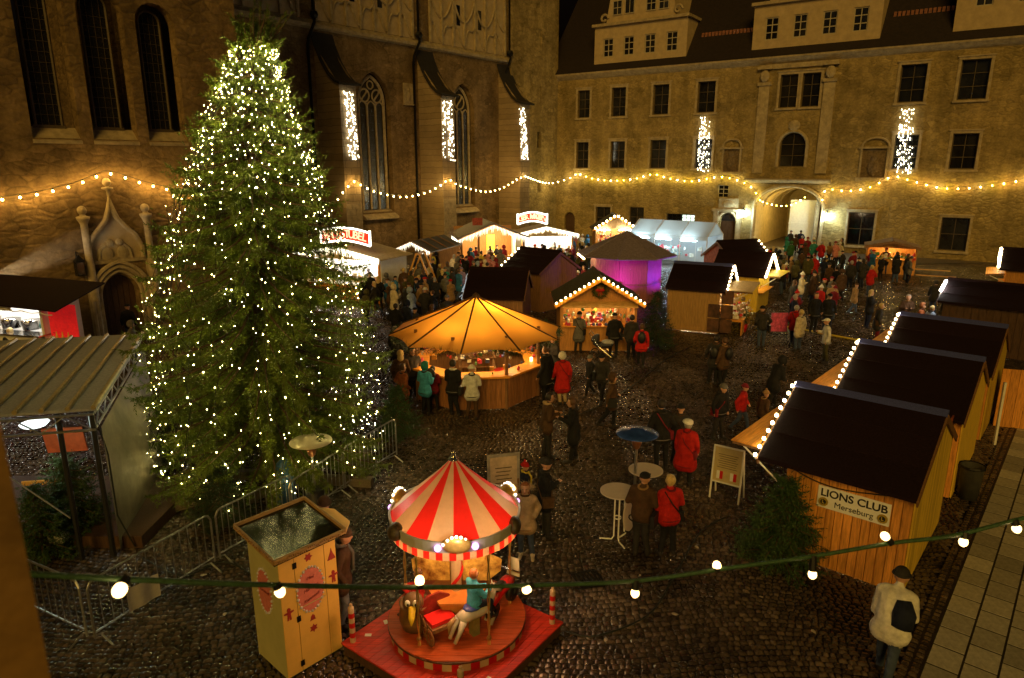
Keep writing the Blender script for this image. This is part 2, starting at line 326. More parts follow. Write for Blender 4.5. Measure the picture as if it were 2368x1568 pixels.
def cobbles():
    rg = np.random.RandomState(3); C = []
    y = 6.6; row = 0
    while y < FARY + .1:
        big = 1 + max(0, min(1, (y - 26) / 8)) * .5; hgt = (.098 + .018 * rg.rand()) * big; xm = .78 * y + 2.2; x = -xm + rg.rand() * .1
        while x < xm:
            wd = (.07 + .085 * rg.rand()) * big
            ys = y + .55 * math.sin(x * .32 + 1.0) + .18 * math.sin(x * .95 + y * .4) + .05 * math.sin(y * 1.7)
            sl = .176 * math.cos(x * .32 + 1.0) + .17 * math.cos(x * .95 + y * .4)
            xc = x + wd / 2
            if inframe(xc, ys) and uw(xc, ys)[0] < -1.32: C.append((xc, ys, wd, hgt, math.atan(sl), rg.rand()))
            x += wd + .01
        y += hgt + .01; row += 1
    return C
CB = cobbles()
CB.sort(key=lambda c: c[1])
near = [c for c in CB if c[1] > 7.9 and not (-4.3 < c[0] < 1.2 and 7.6 < c[1] < 11.2)][:290]; ids = set(id(c) for c in near)
far = np.array([c for c in CB if id(c) not in ids])
def cobble_variant(seed):
    q = random.Random(seed); mb = MB(); n = 8; rings = []
    for k, (f, z) in enumerate(((1.0, -.04), (.985, -.01), (.9, .002), (.5, .007))):
        rings.append([((abs(math.cos(a)) ** .45) * math.copysign(.5, math.cos(a)) * f * (1 + q.uniform(-.06, .06)), (abs(math.sin(a)) ** .45) * math.copysign(.5, math.sin(a)) * f * (1 + q.uniform(-.06, .06)), z + q.uniform(-.003, .003) * (k > 1)) for a in [2 * math.pi * (i + .5) / n for i in range(n)]])
    vs = sum(rings, []); fs = [(k * n + j, k * n + (j + 1) % n, (k + 1) * n + (j + 1) % n, (k + 1) * n + j) for k in range(3) for j in range(n)] + [tuple(range(3 * n, 4 * n))]
    return mb.add(vs, fs).mesh('cobble', [M_cobbler], True)
CV = [cobble_variant(i) for i in range(8)]
for i, c in enumerate(near):
    o = link('cobble', CV[i % 8], ground, (c[0], c[1], (c[5] - .5) * .012), rz=c[4], scale=(c[2], c[3], 1)); o.scale = (c[2], c[3], .7); o.rotation_euler = ((c[5] - .5) * .12, rnd.uniform(-.06, .06), c[4])
def cobble_mesh(A):
    n = len(A); rg = np.random.RandomState(5)
    t = np.array([(-1, -1), (1, -1), (1, 1), (-1, 1)]) * .5; sink = .012 * np.sin(A[:, 0] * 1.1 + 2) * np.sin(A[:, 1] * .9)
    V = np.zeros((n, 8, 3)); ca, sa = np.cos(A[:, 4]), np.sin(A[:, 4]); tx, ty = (rg.rand(n) - .5) * .16, (rg.rand(n) - .5) * .16
    for k, (f, z) in enumerate(((1.0, -.022), (.6, .006))):
        for j in range(4):
            lx = t[j, 0] * f * A[:, 2] * (1 + .16 * (rg.rand(n) - .5)); ly = t[j, 1] * f * A[:, 3] * (1 + .16 * (rg.rand(n) - .5))
            V[:, k * 4 + j, 0] = A[:, 0] + ca * lx - sa * ly; V[:, k * 4 + j, 1] = A[:, 1] + sa * lx + ca * ly
            V[:, k * 4 + j, 2] = z + (A[:, 5] - .5) * .012 + lx * tx + ly * ty + sink
    F = np.array([[j, (j + 1) % 4, 4 + (j + 1) % 4, 4 + j] for j in range(4)] + [[4, 5, 6, 7]])
    FA = (F[None] + (np.arange(n) * 8)[:, None, None]).reshape(-1)
    me = bpy.data.meshes.new('cobble_field'); me.vertices.add(n * 8); me.vertices.foreach_set('co', V.reshape(-1))
    me.loops.add(len(FA)); me.loops.foreach_set('vertex_index', FA.astype(np.int32)); nf = n * 5
    me.polygons.add(nf); me.polygons.foreach_set('loop_start', np.arange(nf, dtype=np.int32) * 4); me.polygons.foreach_set('loop_total', np.full(nf, 4, dtype=np.int32))
    me.polygons.foreach_set('use_smooth', np.ones(nf, bool)); me.materials.append(M_cobble); me.update(calc_edges=True); me.validate(); return me
stuff(link('cobble_field', cobble_mesh(far), ground))
# slab pavement behind the huts, with a border of small setts
pave = structure(MB().add([(*fuw(-1.3, 2), -.005), (*fuw(14, 2), -.005), (*fuw(14, 40), -.005), (*fuw(-1.3, 40), -.005)], [(0, 1, 2, 3)]).build('slab_pavement', M_joint))
SLB = []
for i in range(5):
    q = random.Random(i); mb = MB(); mb.hexa([(-.5, -.5, -.03), (.5, -.5, -.03), (.5, .5, -.03), (-.5, .5, -.03)], [(-.498, -.498, 0), (.498, -.498, 0), (.498, .498, 0), (-.498, .498, 0)]); SLB.append(mb.mesh('slab', [M_slab]))
ang = math.atan2(HU[1], HU[0])
nslab = 0
for iu in range(26):
    for iw in range(70):
        u = -1.02 + iu * .44 + .22; w_ = 6 + iw * .56 + (.28 if iu % 2 else 0) + .09 * (iu % 3); x, y = fuw(u, w_)
        if inframe(x, y, mg=40) and y > 7.5 and nslab < 295:
            o = link('slab', SLB[(iu * 7 + iw) % 5], pave, (x, y, rnd.uniform(0, .003)), scale=(.41, .525, 1)); o.rotation_euler = (rnd.uniform(-.003, .003), rnd.uniform(-.003, .003), ang); nslab += 1
bm_ = []
for iw in range(230):
    for k in range(2):
        x, y = fuw(-1.24 + k * .135, 6 + iw * .13 + k * .06)
        if inframe(x, y): bm_.append((x, y, .12, .115, ang, rnd.random()))
stuff(link('sett_border', cobble_mesh(np.array(bm_)), pave))

# ------------------------------------------------------------------ buildings
def wall(mb, x0, x1, z0, z1, holes, y=0.0, depth=.35, mi=0):
    """front face in the plane y with rectangular openings and their reveals; holes = (x0, x1, z0, z1)"""
    xs = sorted({x0, x1} | {h[i] for h in holes for i in (0, 1)}); zs = sorted({z0, z1} | {h[i] for h in holes for i in (2, 3)})
    for a, b in zip(xs, xs[1:]):
        for c, d in zip(zs, zs[1:]):
            mx, mz = (a + b) / 2, (c + d) / 2
            if not any(h[0] < mx < h[1] and h[2] < mz < h[3] for h in holes): mb.add([(a, y, c), (b, y, c), (b, y, d), (a, y, d)], [(0, 1, 2, 3)], mi)
    for h in holes:
        a, b, c, d = h[:4]; Y = y + depth
        mb.add([(a, y, c), (b, y, c), (b, y, d), (a, y, d), (a, Y, c), (b, Y, c), (b, Y, d), (a, Y, d)], [(0, 4, 7, 3), (5, 1, 2, 6), (3, 7, 6, 2), (4, 0, 1, 5)], mi)
    return mb
def arc(cx, hw, zs, rise, n=10, ogive=False):
    """points of an arch from left spring to right spring"""
    if ogive:
        r = (hw * hw + rise * rise) / (2 * hw); L = []
        am = math.asin(min(1, rise / r))
        for i in range(n + 1): a = am * i / n; L.append((cx - hw + r - r * math.cos(a), zs + r * math.sin(a)))
        return L + [(2 * cx - x, z) for x, z in reversed(L[:-1])]
    return [(cx - hw * math.cos(math.pi * i / n), zs + rise * math.sin(math.pi * i / n)) for i in range(n + 1)]
def spandrel(mb, cx, hw, zs, rise, y=0.0, depth=.35, ogive=False, mi=0):
    """fill of the two corners above an arch inside its bounding rectangle (top at zs+rise), with the soffit"""
    P = arc(cx, hw, zs, rise, 10, ogive); k = len(P) // 2
    for seq, cxn in ((P[:k + 1], cx - hw), (P[k:], cx + hw)):
        c = (cxn, y, zs + rise)
        for a, b in zip(seq, seq[1:]): mb.add([c, (a[0], y, a[1]), (b[0], y, b[1])], [(0, 1, 2)], mi)
    for a, b in zip(P, P[1:]): mb.add([(a[0], y, a[1]), (b[0], y, b[1]), (b[0], y + depth, b[1]), (a[0], y + depth, a[1])], [(0, 1, 2, 3)], mi)
def window(parent, x0, x1, z0, z1, y, nx=2, nz=3, fr=M_frame, pane=M_pane, bar=.05, fw=.07, name='window', label=None):
    f = MB()
    f.bx(x0, x0 + fw, y - .05, y + .04, z0, z1); f.bx(x1 - fw, x1, y - .05, y + .04, z0, z1); f.bx(x0 + fw, x1 - fw, y - .05, y + .04, z0, z0 + fw); f.bx(x0 + fw, x1 - fw, y - .05, y + .04, z1 - fw, z1)
    for i in range(1, nx): x = x0 + (x1 - x0) * i / nx; f.bx(x - bar / 2, x + bar / 2, y - .04, y + .03, z0 + fw, z1 - fw)
    for i in range(1, nz): z = z0 + (z1 - z0) * i / nz; f.bx(x0 + fw, x1 - fw, y - .033, y + .025, z - bar / 2, z + bar / 2)
    o = f.build(name, fr, parent)
    if label: o['label'] = label
    MB().add([(x0 + .02, y + .01, z0 + .02), (x1 - .02, y + .01, z0 + .02), (x1 - .02, y + .01, z1 - .02), (x0 + .02, y + .01, z1 - .02)], [(0, 1, 2, 3)]).build('pane', pane, o).rotation_euler = (rnd.uniform(-.012, .012) * (1 if z0 < 4 else .2), 0, 0)
    return o
def surround(parent, x0, x1, z0, z1, wd=.2, pr=.06, mat=M_trim, sill=True):
    m = MB(); m.bx(x0 - wd, x0, -pr, .02, z0 - .05, z1 + wd); m.bx(x1, x1 + wd, -pr, .02, z0 - .05, z1 + wd); m.bx(x0, x1, -pr, .02, z1, z1 + wd); m.bx(x0 - wd - .08, x1 + wd + .08, -pr - .07, .02, z1 + wd, z1 + wd + .1)
    if sill: m.bx(x0 - wd - .06, x1 + wd + .06, -pr - .1, .02, z0 - .2, z0 - .05)
    return m.build('stone_surround', mat, parent)
CORN = (4.5, 75.4); DN = (.624, .7815); DR = (.82, -.572)
# ---- nave of the church
nave = thing('church_nave', 'tall brown stone church nave with buttresses and two traceried gothic windows', 'church', (*CORN, 0), math.atan2(DN[1], DN[0]))
mb = MB(); GW = [(-25.75, -23.2), (-15.45, -13.1)]
wall(mb, -46, -7.8, 0, 16.8, [(a - .35, b + .35, 3.6, 14.3) for a, b in GW], 0, .5)
for a, b in GW: spandrel(mb, (a + b) / 2, (b - a) / 2 + .35, 12.1, 2.2, 0, .5, True)
mb.add([(-46, 0, 16.8), (-7.8, 0, 16.8), (-7.8, 0, 27), (-46, 0, 27)], [(0, 1, 2, 3)])
mb.build('wall', M_church, nave)
m = MB(); m.prism([(-.02, 0), (-.3, .1), (-.34, .3), (-.02, .62)], lambda p, t: (t, p[0], 16.6 + p[1]), -46, -7.8); m.build('string_course', M_trim, nave)
for a, b in GW:
    c = (a + b) / 2; hw = (b - a) / 2; q = MB()                       # frame, mullions, tracery
    q.tube([(a, .42, 3.8)] + [(x, .42, z) for x, z in arc(c, hw, 12.1, 1.9, 10, True)] + [(b, .42, 3.8)], .13, 6)
    for k in (1, 2): x = a + (b - a) * k / 3; q.bx(x - .07, x + .07, .36, .5, 3.8, 12.0)
    for k in range(3): x = a + (b - a) * (k + .5) / 3; q.tube([(px, .42, pz) for px, pz in arc(x, hw / 3, 11.6, .55, 5, True)], .06, 5)
    for x in ((c - .62, c + .62) if c < -20 else (c,)):
        zz = 12.55 if c < -20 else 12.75; r = .48 if c < -20 else .62
        q.tube([(x + r * math.cos(t), .42, zz + r * math.sin(t)) for t in [math.pi * i / 8 for i in range(16)]], .07, 5, closed=True)
        q.tube([(x + r * .5 * math.sin(t * 1.0) * (1 if t < 3.15 else 1), .42, zz + r * math.cos(t / 2)) for t in [2 * math.pi * i / 10 for i in range(11)]], .07, 5)
    if c < -20: q.tube([(c + .3 * math.cos(t), .42, 13.35 + .3 * math.sin(t)) for t in [math.pi * i / 6 for i in range(12)]], .06, 5, closed=True)
    wn = q.build('tracery', M_trim, nave)
    g = MB(); g.add([(x, .47, z) for x, z in [(a, 3.8)] + arc(c, hw, 12.1, 1.9, 8, True) + [(b, 3.8)]], [tuple(range(len(arc(c, hw, 12.1, 1.9, 8, True)) + 2))]); g.build('pane', M_pane2, wn)
    q = MB()
    for k in range(3):
        x = a + (b - a) * (k + .5) / 3
        for i in range(1, 15): q.bx(x - hw / 3 + .05, x + hw / 3 - .05, .445, .462, 3.8 + i * .56 - .012, 3.8 + i * .56 + .012)
    q.build('glazing_bar', M_dark, wn)
    s = MB(); s.prism([(.45, 3.75), (-.45, 3.2), (-.45, 3.05), (.3, 3.05)], lambda p, t: (t, p[0], p[1]), a - .45, b + .45); s.build('sloping_sill', M_trim, nave)
# gable blind tracery: slim uprights and curved ribs on pale panels
for (xa, xb) in ((-29.5, -20.2), (-18.2, -8.4), (-46, -31)):
    MB().add([(xa, -.02, 17.25), (xb, -.02, 17.25), (xb, -.02, 27), (xa, -.02, 27)], [(0, 1, 2, 3)]).build('gable_panel', M_plaster, nave)
    n = int((xb - xa) / 1.28); st = (xb - xa) / n
    for i in range(n + 1): MB().bx(xa + i * st - .09, xa + i * st + .09, -.2, -.02, 17.2, 27).build('upright', M_trim, nave)
    for i in range(n):
        x0 = xa + i * st; r = st * (1.35 if i % 3 else .8)
        q = MB(); q.tube([(x0 + (st * .97) * t, -.1, 17.5 + (1.7 if i % 2 else 1.1) * math.sin(t * math.pi / 2 if i % 2 else (1 - t) * math.pi / 2) + .35 * math.sin(t * 6)) for t in [k / 8 for k in range(9)]], .08, 5)
        q.tube([(x0 + (st * .97) * t, -.1, 19.3 + (1.8 * t * t if i % 2 else 1.8 * (1 - t) ** 2)) for t in [k / 8 for k in range(9)]], .09, 5); q.build('curved_rib', M_trim, nave)
    for i in (n // 3, 2 * n // 3):
        x0 = xa + (i + .5) * st; MB().bx(x0 - .22, x0 + .22, -.06, -.03, 19.0, 20.6).build('gable_slit', M_pane, nave)
for x in (-29.95, -19.85, -8.05):                                     # downpipes with their hoppers
    m = MB(); m.tube([(x + .1, -.28, 25), (x + .1, -.28, 17.4), (x, -.5, 17.0), (x - .45, -.3, 15.9), (x - .45, -.16, 15.4), (x - .45, -.14, .2)], .11, 6); m.sph((x + .1, -.35, 17.5), (.35, .3, .3), 6, 4); m.build('downpipe', M_dark, nave)
BUT = [(-29.8, -28.35), (-19.7, -18.15), (-9.25, -7.75)]
for k, (a, b) in enumerate(BUT):
    m = MB(); m.bx(a, b, -2.6, 0, 0, 12.75); m.bx(a - .12, b + .12, -2.75, 0, 0, 1.1); m.bx(a - .08, b + .08, -2.68, -2.2, 7.6, 7.8); m.add([(a, -2.6, 12.75), (a, 0, 12.75), (a, 0, 15.7), (b, -2.6, 12.75), (b, 0, 12.75), (b, 0, 15.7)], [(0, 1, 2), (3, 5, 4)])
    bt = m.build('buttress', M_ashlar, nave)
    m = MB(); prof = [(-2.95, 12.72), (-2.3, 12.95), (-1.6, 13.5), (-.9, 14.4), (-.3, 15.5), (.0, 16.3)]
    for (p, q) in zip(prof, prof[1:]): m.hexa([(a - .25, p[0], p[1]), (b + .25, p[0], p[1]), (b + .25, q[0], q[1]), (a - .25, q[0], q[1])], [(a - .25, p[0], p[1] + .16), (b + .25, p[0], p[1] + .16), (b + .25, q[0], q[1] + .16), (a - .25, q[0], q[1] + .16)])
    m.build('lean_to_roof', M_lead, bt)
    if k < 2:                                                         # lowest ashlar courses read stone by stone
        for i in range(8):
            z = 1.2 + i * .42; mid = a + (b - a) * (.35 if i % 2 else .6)
            for x0, x1 in ((a + .01, mid), (mid + .02, b - .01)): MB().bx(x0 + .01, x1, -2.63, -2.59, z, z + .4).build('stone', M_trim, bt)
pl = MB(); pl.bx(-21.4, -20.35, -.12, 0, 12.15, 13.75); pl.bx(-21.5, -20.25, -.2, 0, 12.05, 12.16); pl.sph((-20.9, -.14, 12.75), (.22, .1, .4), 8, 6); pl.sph((-20.9, -.14, 13.25), (.13, .1, .15), 8, 6); pl.build('relief_plaque', M_trim, nave)
# ---- stair tower in the corner
tower = thing('stair_tower', 'plain square stone tower filling the corner between church and castle wing', 'tower', (*CORN, 0), math.atan2(DN[1], DN[0]))
wall(MB(), -7.8, -.02, 0, 32, [(-3.15, -2.95, 18.6, 20.2), (-3.1, -2.9, 13.4, 15), (-3.5, -2.85, 9.0, 10.6), (-3.4, -2.85, 4.6, 5.7)], -.35, .5).build('wall', M_rubble, tower)
for (x0, x1, z0, z1) in [(-3.15, -2.95, 18.6, 20.2), (-3.1, -2.9, 13.4, 15), (-3.5, -2.85, 9.0, 10.6), (-3.4, -2.85, 4.6, 5.7)]: window(tower, x0, x1, z0, z1, .05, 1, 2, M_dark)
MB().add([(-7.8, -.35, 0), (-7.8, .5, 0), (-7.8, .5, 32), (-7.8, -.35, 32)], [(0, 1, 2, 3)]).build('side_wall', M_rubble, tower)
# ---- transept with the ogee portal
TR = G(275, 790); DT = (.64, .768)
tran = thing('church_transept', 'dark brown church transept with three tall round-arched windows and ogee portal', 'church', TR, math.atan2(DT[1], DT[0]))
mb = MB(); TW = [(-1.62, -.7), (.48, 1.45), (2.62, 3.5)]
holes = [(a - .3, b + .42, 8.3, 13.75 + (.3 if i < 2 else 0)) for i, (a, b) in enumerate(TW)] + [(-.38, 1.06, 0, 2.85)]
wall(mb, -30, 6.7, 0, 30, holes, 0, .55)
for h in holes[:3]: spandrel(mb, (h[0] + h[1]) / 2, (h[1] - h[0]) / 2, h[3] - (h[1] - h[0]) / 2, (h[1] - h[0]) / 2, 0, .55)
spandrel(mb, .34, .72, 2.0, .85, 0, .55, True)
mb.add([(6.7, 0, 0), (6.7, 24, 0), (6.7, 24, 30), (6.7, 0, 30)], [(0, 1, 2, 3)])
mb.build('wall', M_church, tran)
for i, (a, b) in enumerate(TW):
    zt = 13.5 + (.35 if i < 2 else 0); c = (a + b) / 2; hw = (b - a) / 2; P = [(a, 8.75)] + arc(c, hw, zt - hw, hw, 8) + [(b, 8.75)]
    q = MB(); q.tube([(x, .5, z) for x, z in P], .06, 5); q.bx(a - .1, b + .1, .45, .55, 8.68, 8.8); wn = q.build('window', M_frame, tran)
    MB().add([(x, .52, z) for x, z in P], [tuple(range(len(P)))]).build('pane', M_pane2, wn)
    for j in range(1, 4): x = a + (b - a) * j / 4; MB().bx(x - .008, x + .008, .49, .505, 8.8, zt - .15).build('glazing_bar', M_frame, wn)
    for j in range(1, 12): MB().bx(a, b, .488, .503, 8.8 + j * .38 - .008, 8.8 + j * .38 + .008).build('glazing_bar', M_frame, wn)
    s = MB(); s.prism([(.5, 8.72), (-.05, 8.2), (-.05, 8.1), (.5, 8.1)], lambda p, t: (t, p[0], p[1]), a - .32, b + .44); s.build('sloping_sill', M_trim, tran)
def portal():
    p = []
    m = MB()                                                          # door surround in stepped orders
    for k, r in enumerate((.08, .1, .09)):
        o = .1 + k * .17; m.tube([(-.38 - o, -.1 - k * .05, 0), (-.38 - o, -.1 - k * .05, 2.0)] + [(x, -.1 - k * .05, z) for x, z in arc(.34, .72 + o, 2.0, .9 + o * 1.1, 8, True)] + [(1.06 + o, -.1 - k * .05, 0)], r, 6)
    m.build('arch_moulding', M_trim, tran)
    m = MB(); m.bx(-.95, 1.63, -.1, -.002, 3.35, 3.5); m.bx(-.9, -.82, -.1, -.002, 0, 3.35); m.bx(1.5, 1.58, -.1, -.002, 0, 3.35); m.build('frame', M_trim, tran)
    m = MB(); og = [(-.72, 3.5), (-.7, 4.0), (-.5, 4.45), (-.12, 4.85), (.12, 5.15), (.28, 5.6), (.34, 6.1)]
    og = og + [(.68 - x, z) for x, z in reversed(og[:-1])]; m.tube([(x, -.16, z) for x, z in og], [.1] * 6 + [.08] + [.1] * 6, 7); m.build('ogee_moulding', M_trim, tran)
    m = MB(); m.add([(x, -.04, z) for x, z in og], [tuple(range(len(og)))]); m.build('tympanum', M_plaster, tran)
    m = MB()                                                          # coat of arms relief
    for dx in (-.32, .3): m.sph((.34 + dx, -.07, 3.75), (.26, .07, .3), 10, 6)
    for dx in (-.18, .2): m.sph((.34 + dx, -.08, 4.2), (.16, .08, .16), 8, 6)
    for dx in (-.65, .62): m.tube([(.34 + dx, -.07, 3.5), (.34 + dx * .9, -.07, 3.9), (.34 + dx * .6, -.07, 4.1)], .07, 6)
    m.bx(-.3, .98, -.1, -.03, 3.52, 3.6); m.build('heraldic_relief', M_trim, tran)
    m = MB(); m.lathe([(.05, 6.05), (.07, 6.3), (.22, 6.36), (.22, 6.42), (.06, 6.44), (.06, 6.5)], 10, (.34, -.16, 0)); m.sph((.34, -.16, 6.62), .17, 10, 8); m.build('finial', M_trim, tran, True)
    for x in (-.72, 1.68):
        m = MB(); m.lathe([(.17, 1.9), (.17, 3.4), (.14, 3.5), (.14, 5.0), (.18, 5.1), (.24, 5.2), (.26, 5.3), (.12, 5.34), (.1, 5.42)], 8, (x, -.2, 0)); m.sph((x, -.2, 5.55), .18, 10, 8); m.build('pinnacle', M_trim, tran, True)
    d = MB(); d.bx(-.38, 1.06, .4, .5, 0, 2.85)
    for i in range(6): d.bx(-.34 + i * .235, -.13 + i * .235, .37, .405, .05, 2.8)
    d.build('door', M_woodD, tran)
portal()
ln = thing('wall_lantern', 'dark iron wall lantern unlit beside the ogee church portal', 'lantern', TR, math.atan2(DT[1], DT[0]))
m = MB(); m.bx(-1.28, -.98, -.45, -.15, 3.0, 3.04); m.bx(-1.28, -.98, -.45, -.15, 3.55, 3.6)
for x in (-1.27, -.99): 
    for y in (-.44, -.16): m.bx(x - .015, x + .015, y - .015, y + .015, 3.0, 3.6)
m.add([(-1.28, -.45, 3.6), (-.98, -.45, 3.6), (-.98, -.15, 3.6), (-1.28, -.15, 3.6), (-1.13, -.3, 3.85)], [(0, 1, 4), (1, 2, 4), (2, 3, 4), (3, 0, 4)]); m.build('cage', M_dark, ln)
MB().tube([(-1.13, 0, 3.5), (-1.13, -.1, 3.95), (-1.13, -.3, 3.9)], .025, 5).build('bracket', M_dark, ln); MB().bx(-1.25, -1.01, -.42, -.18, 3.05, 3.54).build('glass', M_pane, ln)

# ---- castle wing on the right
wing = thing('castle_wing', 'long ochre plastered castle wing with dormers and an arched gateway', 'castle', (*CORN, 0), math.atan2(DR[1], DR[0]))
UP = [(2.75, 4.15, 12.0, 14.65), (6.6, 8.15, 12.0, 14.7), (11.0, 12.6, 12.0, 14.7), (15.4, 17.05, 12.0, 14.7), (22.7, 24.15, 12.1, 14.8), (24.5, 25.95, 12.1, 14.8), (31.8, 33.6, 12.1, 14.9), (35.8, 37.65, 12.1, 14.95), (42, 43.8, 12.1, 14.95)]
LO = [(2.7, 4.15, 7.0, 9.6), (6.65, 8.25, 7.0, 9.6), (10.95, 12.6, 7.0, 9.65), (15.45, 17.1, 7.0, 9.65), (32.0, 33.7, 7.0, 9.65), (35.95, 37.65, 7.0, 9.65), (42, 43.7, 7, 9.65)]
GF = [(29.3, 31.3, .7, 3.45), (36.05, 37.95, .7, 3.3), (9.0, 10.6, 1.2, 3.2), (5.2, 6.9, .9, 3.1), (13.0, 15.9, 1.95, 2.7), (17.9, 18.9, 4.35, 5.5), (43, 45, .7, 3.3)]
ARCW = (23.15, 25.25, 7.15, 10.0); DOOR = (18.35, 19.75, 0, 2.95); GATE = (21.5, 27.1, 0, 5.4); SDOOR = (1.4, 2.7, 0, 2.4)
holes = UP + LO + GF + [ARCW, DOOR, GATE, SDOOR]
mb = MB(); wall(mb, 0, 60, 0, 15.9, holes, 0, .4)
spandrel(mb, 24.2, 1.05, 8.95, 1.05, 0, .4); spandrel(mb, 19.05, .7, 2.25, .7, 0, .4); spandrel(mb, 24.3, 2.8, 3.6, 1.8, 0, .4); spandrel(mb, 2.05, .65, 1.75, .65, 0, .4)
mb.build('wall', M_rubble, wing)
m = MB(); m.prism([(0, 15.7), (-.25, 15.9), (-.5, 16.15), (-.5, 16.3), (0, 16.3)], lambda p, t: (t, p[0], p[1]), 0, 60); m.build('eaves_cornice', M_trim, wing)
MB().add([(-1, -.55, 16.3), (60, -.55, 16.3), (60, 8, 27), (-1, 8, 27)], [(0, 1, 2, 3)]).build('roof', M_tile, wing)
for k, h in enumerate(UP):
    window(wing, *h, .3, 2, 3, label='window with a pale curtain drawn on one side' if k == 6 else None); surround(wing, *h)
    if k == 6: MB().bx(h[0] + .95, h[0] + 1.5, .36, .38, h[2], h[3]).build('curtain', M_fwhite, wing)
for h in LO: window(wing, *h, .3, 2, 3); surround(wing, *h)
for k, h in enumerate(GF):
    if k == 4:
        for x0 in (13.05, 14.5): window(wing, x0, x0 + 1.35, 1.98, 2.68, .25, 3, 2, M_dark, emat('lit_pane', (.8, .95, .75), 1.6) if x0 > 14 else M_pane, label='small lit window with glowing pale panes' if x0 > 14 else None)
    else: window(wing, *h, .25, 2, 2 if k != 5 else 3, M_fwhite if k == 5 else M_frame)
    if k in (0, 1, 3): surround(wing, *h, .16)
window(wing, ARCW[0], ARCW[1], ARCW[2], ARCW[3] - .02, .32, 2, 3); m = MB(); m.tube([(23.0, -.05, 7.1), (23.0, -.05, 8.95)] + [(x, -.05, z) for x, z in arc(24.2, 1.2, 8.95, 1.2)] + [(25.4, -.05, 7.1)], .14, 6); m.sph((24.2, -.1, 10.6), (.5, .15, .45), 8, 6); m.build('arched_surround', M_trim, wing)
for x in (21.4, 26.7):                                                # lesenes with scroll consoles
    m = MB(); m.bx(x - .45, x + .45, -.16, -.002, 6.6, 14.0); m.build('pilaster', M_trim, wing)
    m = MB(); m.bx(x - .55, x + .55, -.3, -.002, 14.0, 14.25); m.sph((x, -.25, 14.75), (.4, .22, .5), 8, 6); m.bx(x - .6, x + .6, -.4, -.002, 15.3, 15.55); m.build('console', M_trim, wing)
MB().bx(21.0, 27.2, -.2, -.002, 15.3, 15.68).build('entablature', M_trim, wing)
m = MB(); m.prism([(0, 5.75), (-.3, 5.8), (-.42, 6.0), (-.42, 6.1), (0, 6.15)], lambda p, t: (t, p[0], p[1]), 20.4, 27.6); m.build('gate_cornice', M_trim, wing)
m = MB(); m.tube([(21.4, -.08, 0), (21.4, -.08, 3.6)] + [(x, -.08, z) for x, z in arc(24.3, 2.95, 3.6, 1.95, 14)] + [(27.2, -.08, 0)], .16, 6); m.build('gate_moulding', M_trim, wing)
for c, hw, zb, zt in ((19.0, .72, 6.7, 9.3), (30.7, .9, 6.3, 9.2)):    # niches with a relief
    m = MB(); m.bx(c - hw - .15, c - hw, -.2, -.002, zb, zt - .6); m.bx(c + hw, c + hw + .15, -.2, -.002, zb, zt - .6); m.bx(c - hw - .3, c + hw + .3, -.3, -.002, zb - .25, zb); m.bx(c - hw - .3, c + hw + .3, -.3, -.002, zt - .6, zt - .45)
    m.tube([(x, -.15, z) for x, z in arc(c, hw + .1, zt - .45, .7, 8, c < 20)], .1, 6); m.build('niche_frame', M_trim, wing)
    m = MB(); m.bx(c - hw, c + hw, -.04, -.002, zb, zt - .6); m.sph((c, -.1, zb + .8), (.45, .14, .7), 8, 6); m.sph((c, -.1, zb + 1.55), (.25, .14, .25), 8, 6); m.build('niche_relief', mk('dark_relief', (.16, .11, .06), .8, var=.4, bump=.4), wing)
# portal to the left of the gate, with its relief
m = MB(); m.bx(17.75, 18.2, -.25, -.002, 0, 3.1); m.bx(19.9, 20.35, -.25, -.002, 0, 3.1); m.bx(17.6, 20.5, -.35, -.002, 3.1, 3.35); m.tube([(x, -.1, z) for x, z in arc(19.05, .85, 2.25, .85)], .12, 6); m.build('portal_frame', M_trim, wing)
m = MB(); m.bx(18.15, 19.95, -.15, -.002, 3.36, 4.3); m.sph((19.05, -.16, 3.8), (.6, .1, .3), 8, 6); m.build('portal_relief', M_trim, wing)
m = MB(); m.bx(18.37, 19.73, .3, .38, 0, 2.2); m.bx(18.5, 19.0, .26, .3, .2, 2.0); m.bx(19.1, 19.6, .26, .3, .2, 2.0); m.build('door', M_woodD, wing)
MB().add([(x, .33, z) for x, z in arc(19.05, .68, 2.22, .68)], [tuple(range(11))]).build('fanlight', M_pane, wing)
MB().bx(1.42, 2.68, .3, .4, 0, 2.4).build('side_door', M_woodD, wing)
# gateway passage
M_pass = mk('passage_plaster', (.55, .42, .2), .8, var=.2, scale=2)
m = MB(); m.bx(21.2, 21.5, .4, 12, 0, 5.4); m.bx(27.1, 27.4, .4, 12, 0, 5.4); m.build('passage_wall', M_pass, wing)
m = MB(); P = arc(24.3, 2.8, 3.6, 1.8, 12)
for a, b in zip(P, P[1:]): m.add([(a[0], .4, a[1]), (b[0], .4, b[1]), (b[0], 12, b[1]), (a[0], 12, a[1])], [(0, 1, 2, 3)])
m.build('passage_vault', M_pass, wing)
MB().bx(21.2, 27.4, 12, 12.2, 0, 5.4).build('passage_end', M_pass, wing)
for k in range(3): MB().tube([(x, 2.5 + k * 3, z - .05) for x, z in P], .12, 5).build('vault_rib', M_trim, wing)
m = MB(); m.bx(24.3, 26.6, 1.0, 1.12, 0, 4.3); m.bx(24.25, 26.65, .96, 1.16, 2.15, 2.3); m.build('open_gate_leaf', M_white, wing)
m = MB(); m.bx(26.6, 26.95, .2, .9, 0, 4.6); m.build('gate_jamb', M_trim, wing); MB().bx(26.95, 27.08, .12, 3, 0, 4.4).build('dark_gate_leaf', M_woodD, wing)
plight((24.0, 3.5, 3.9), 230, (1, .72, .22), .25, wing)
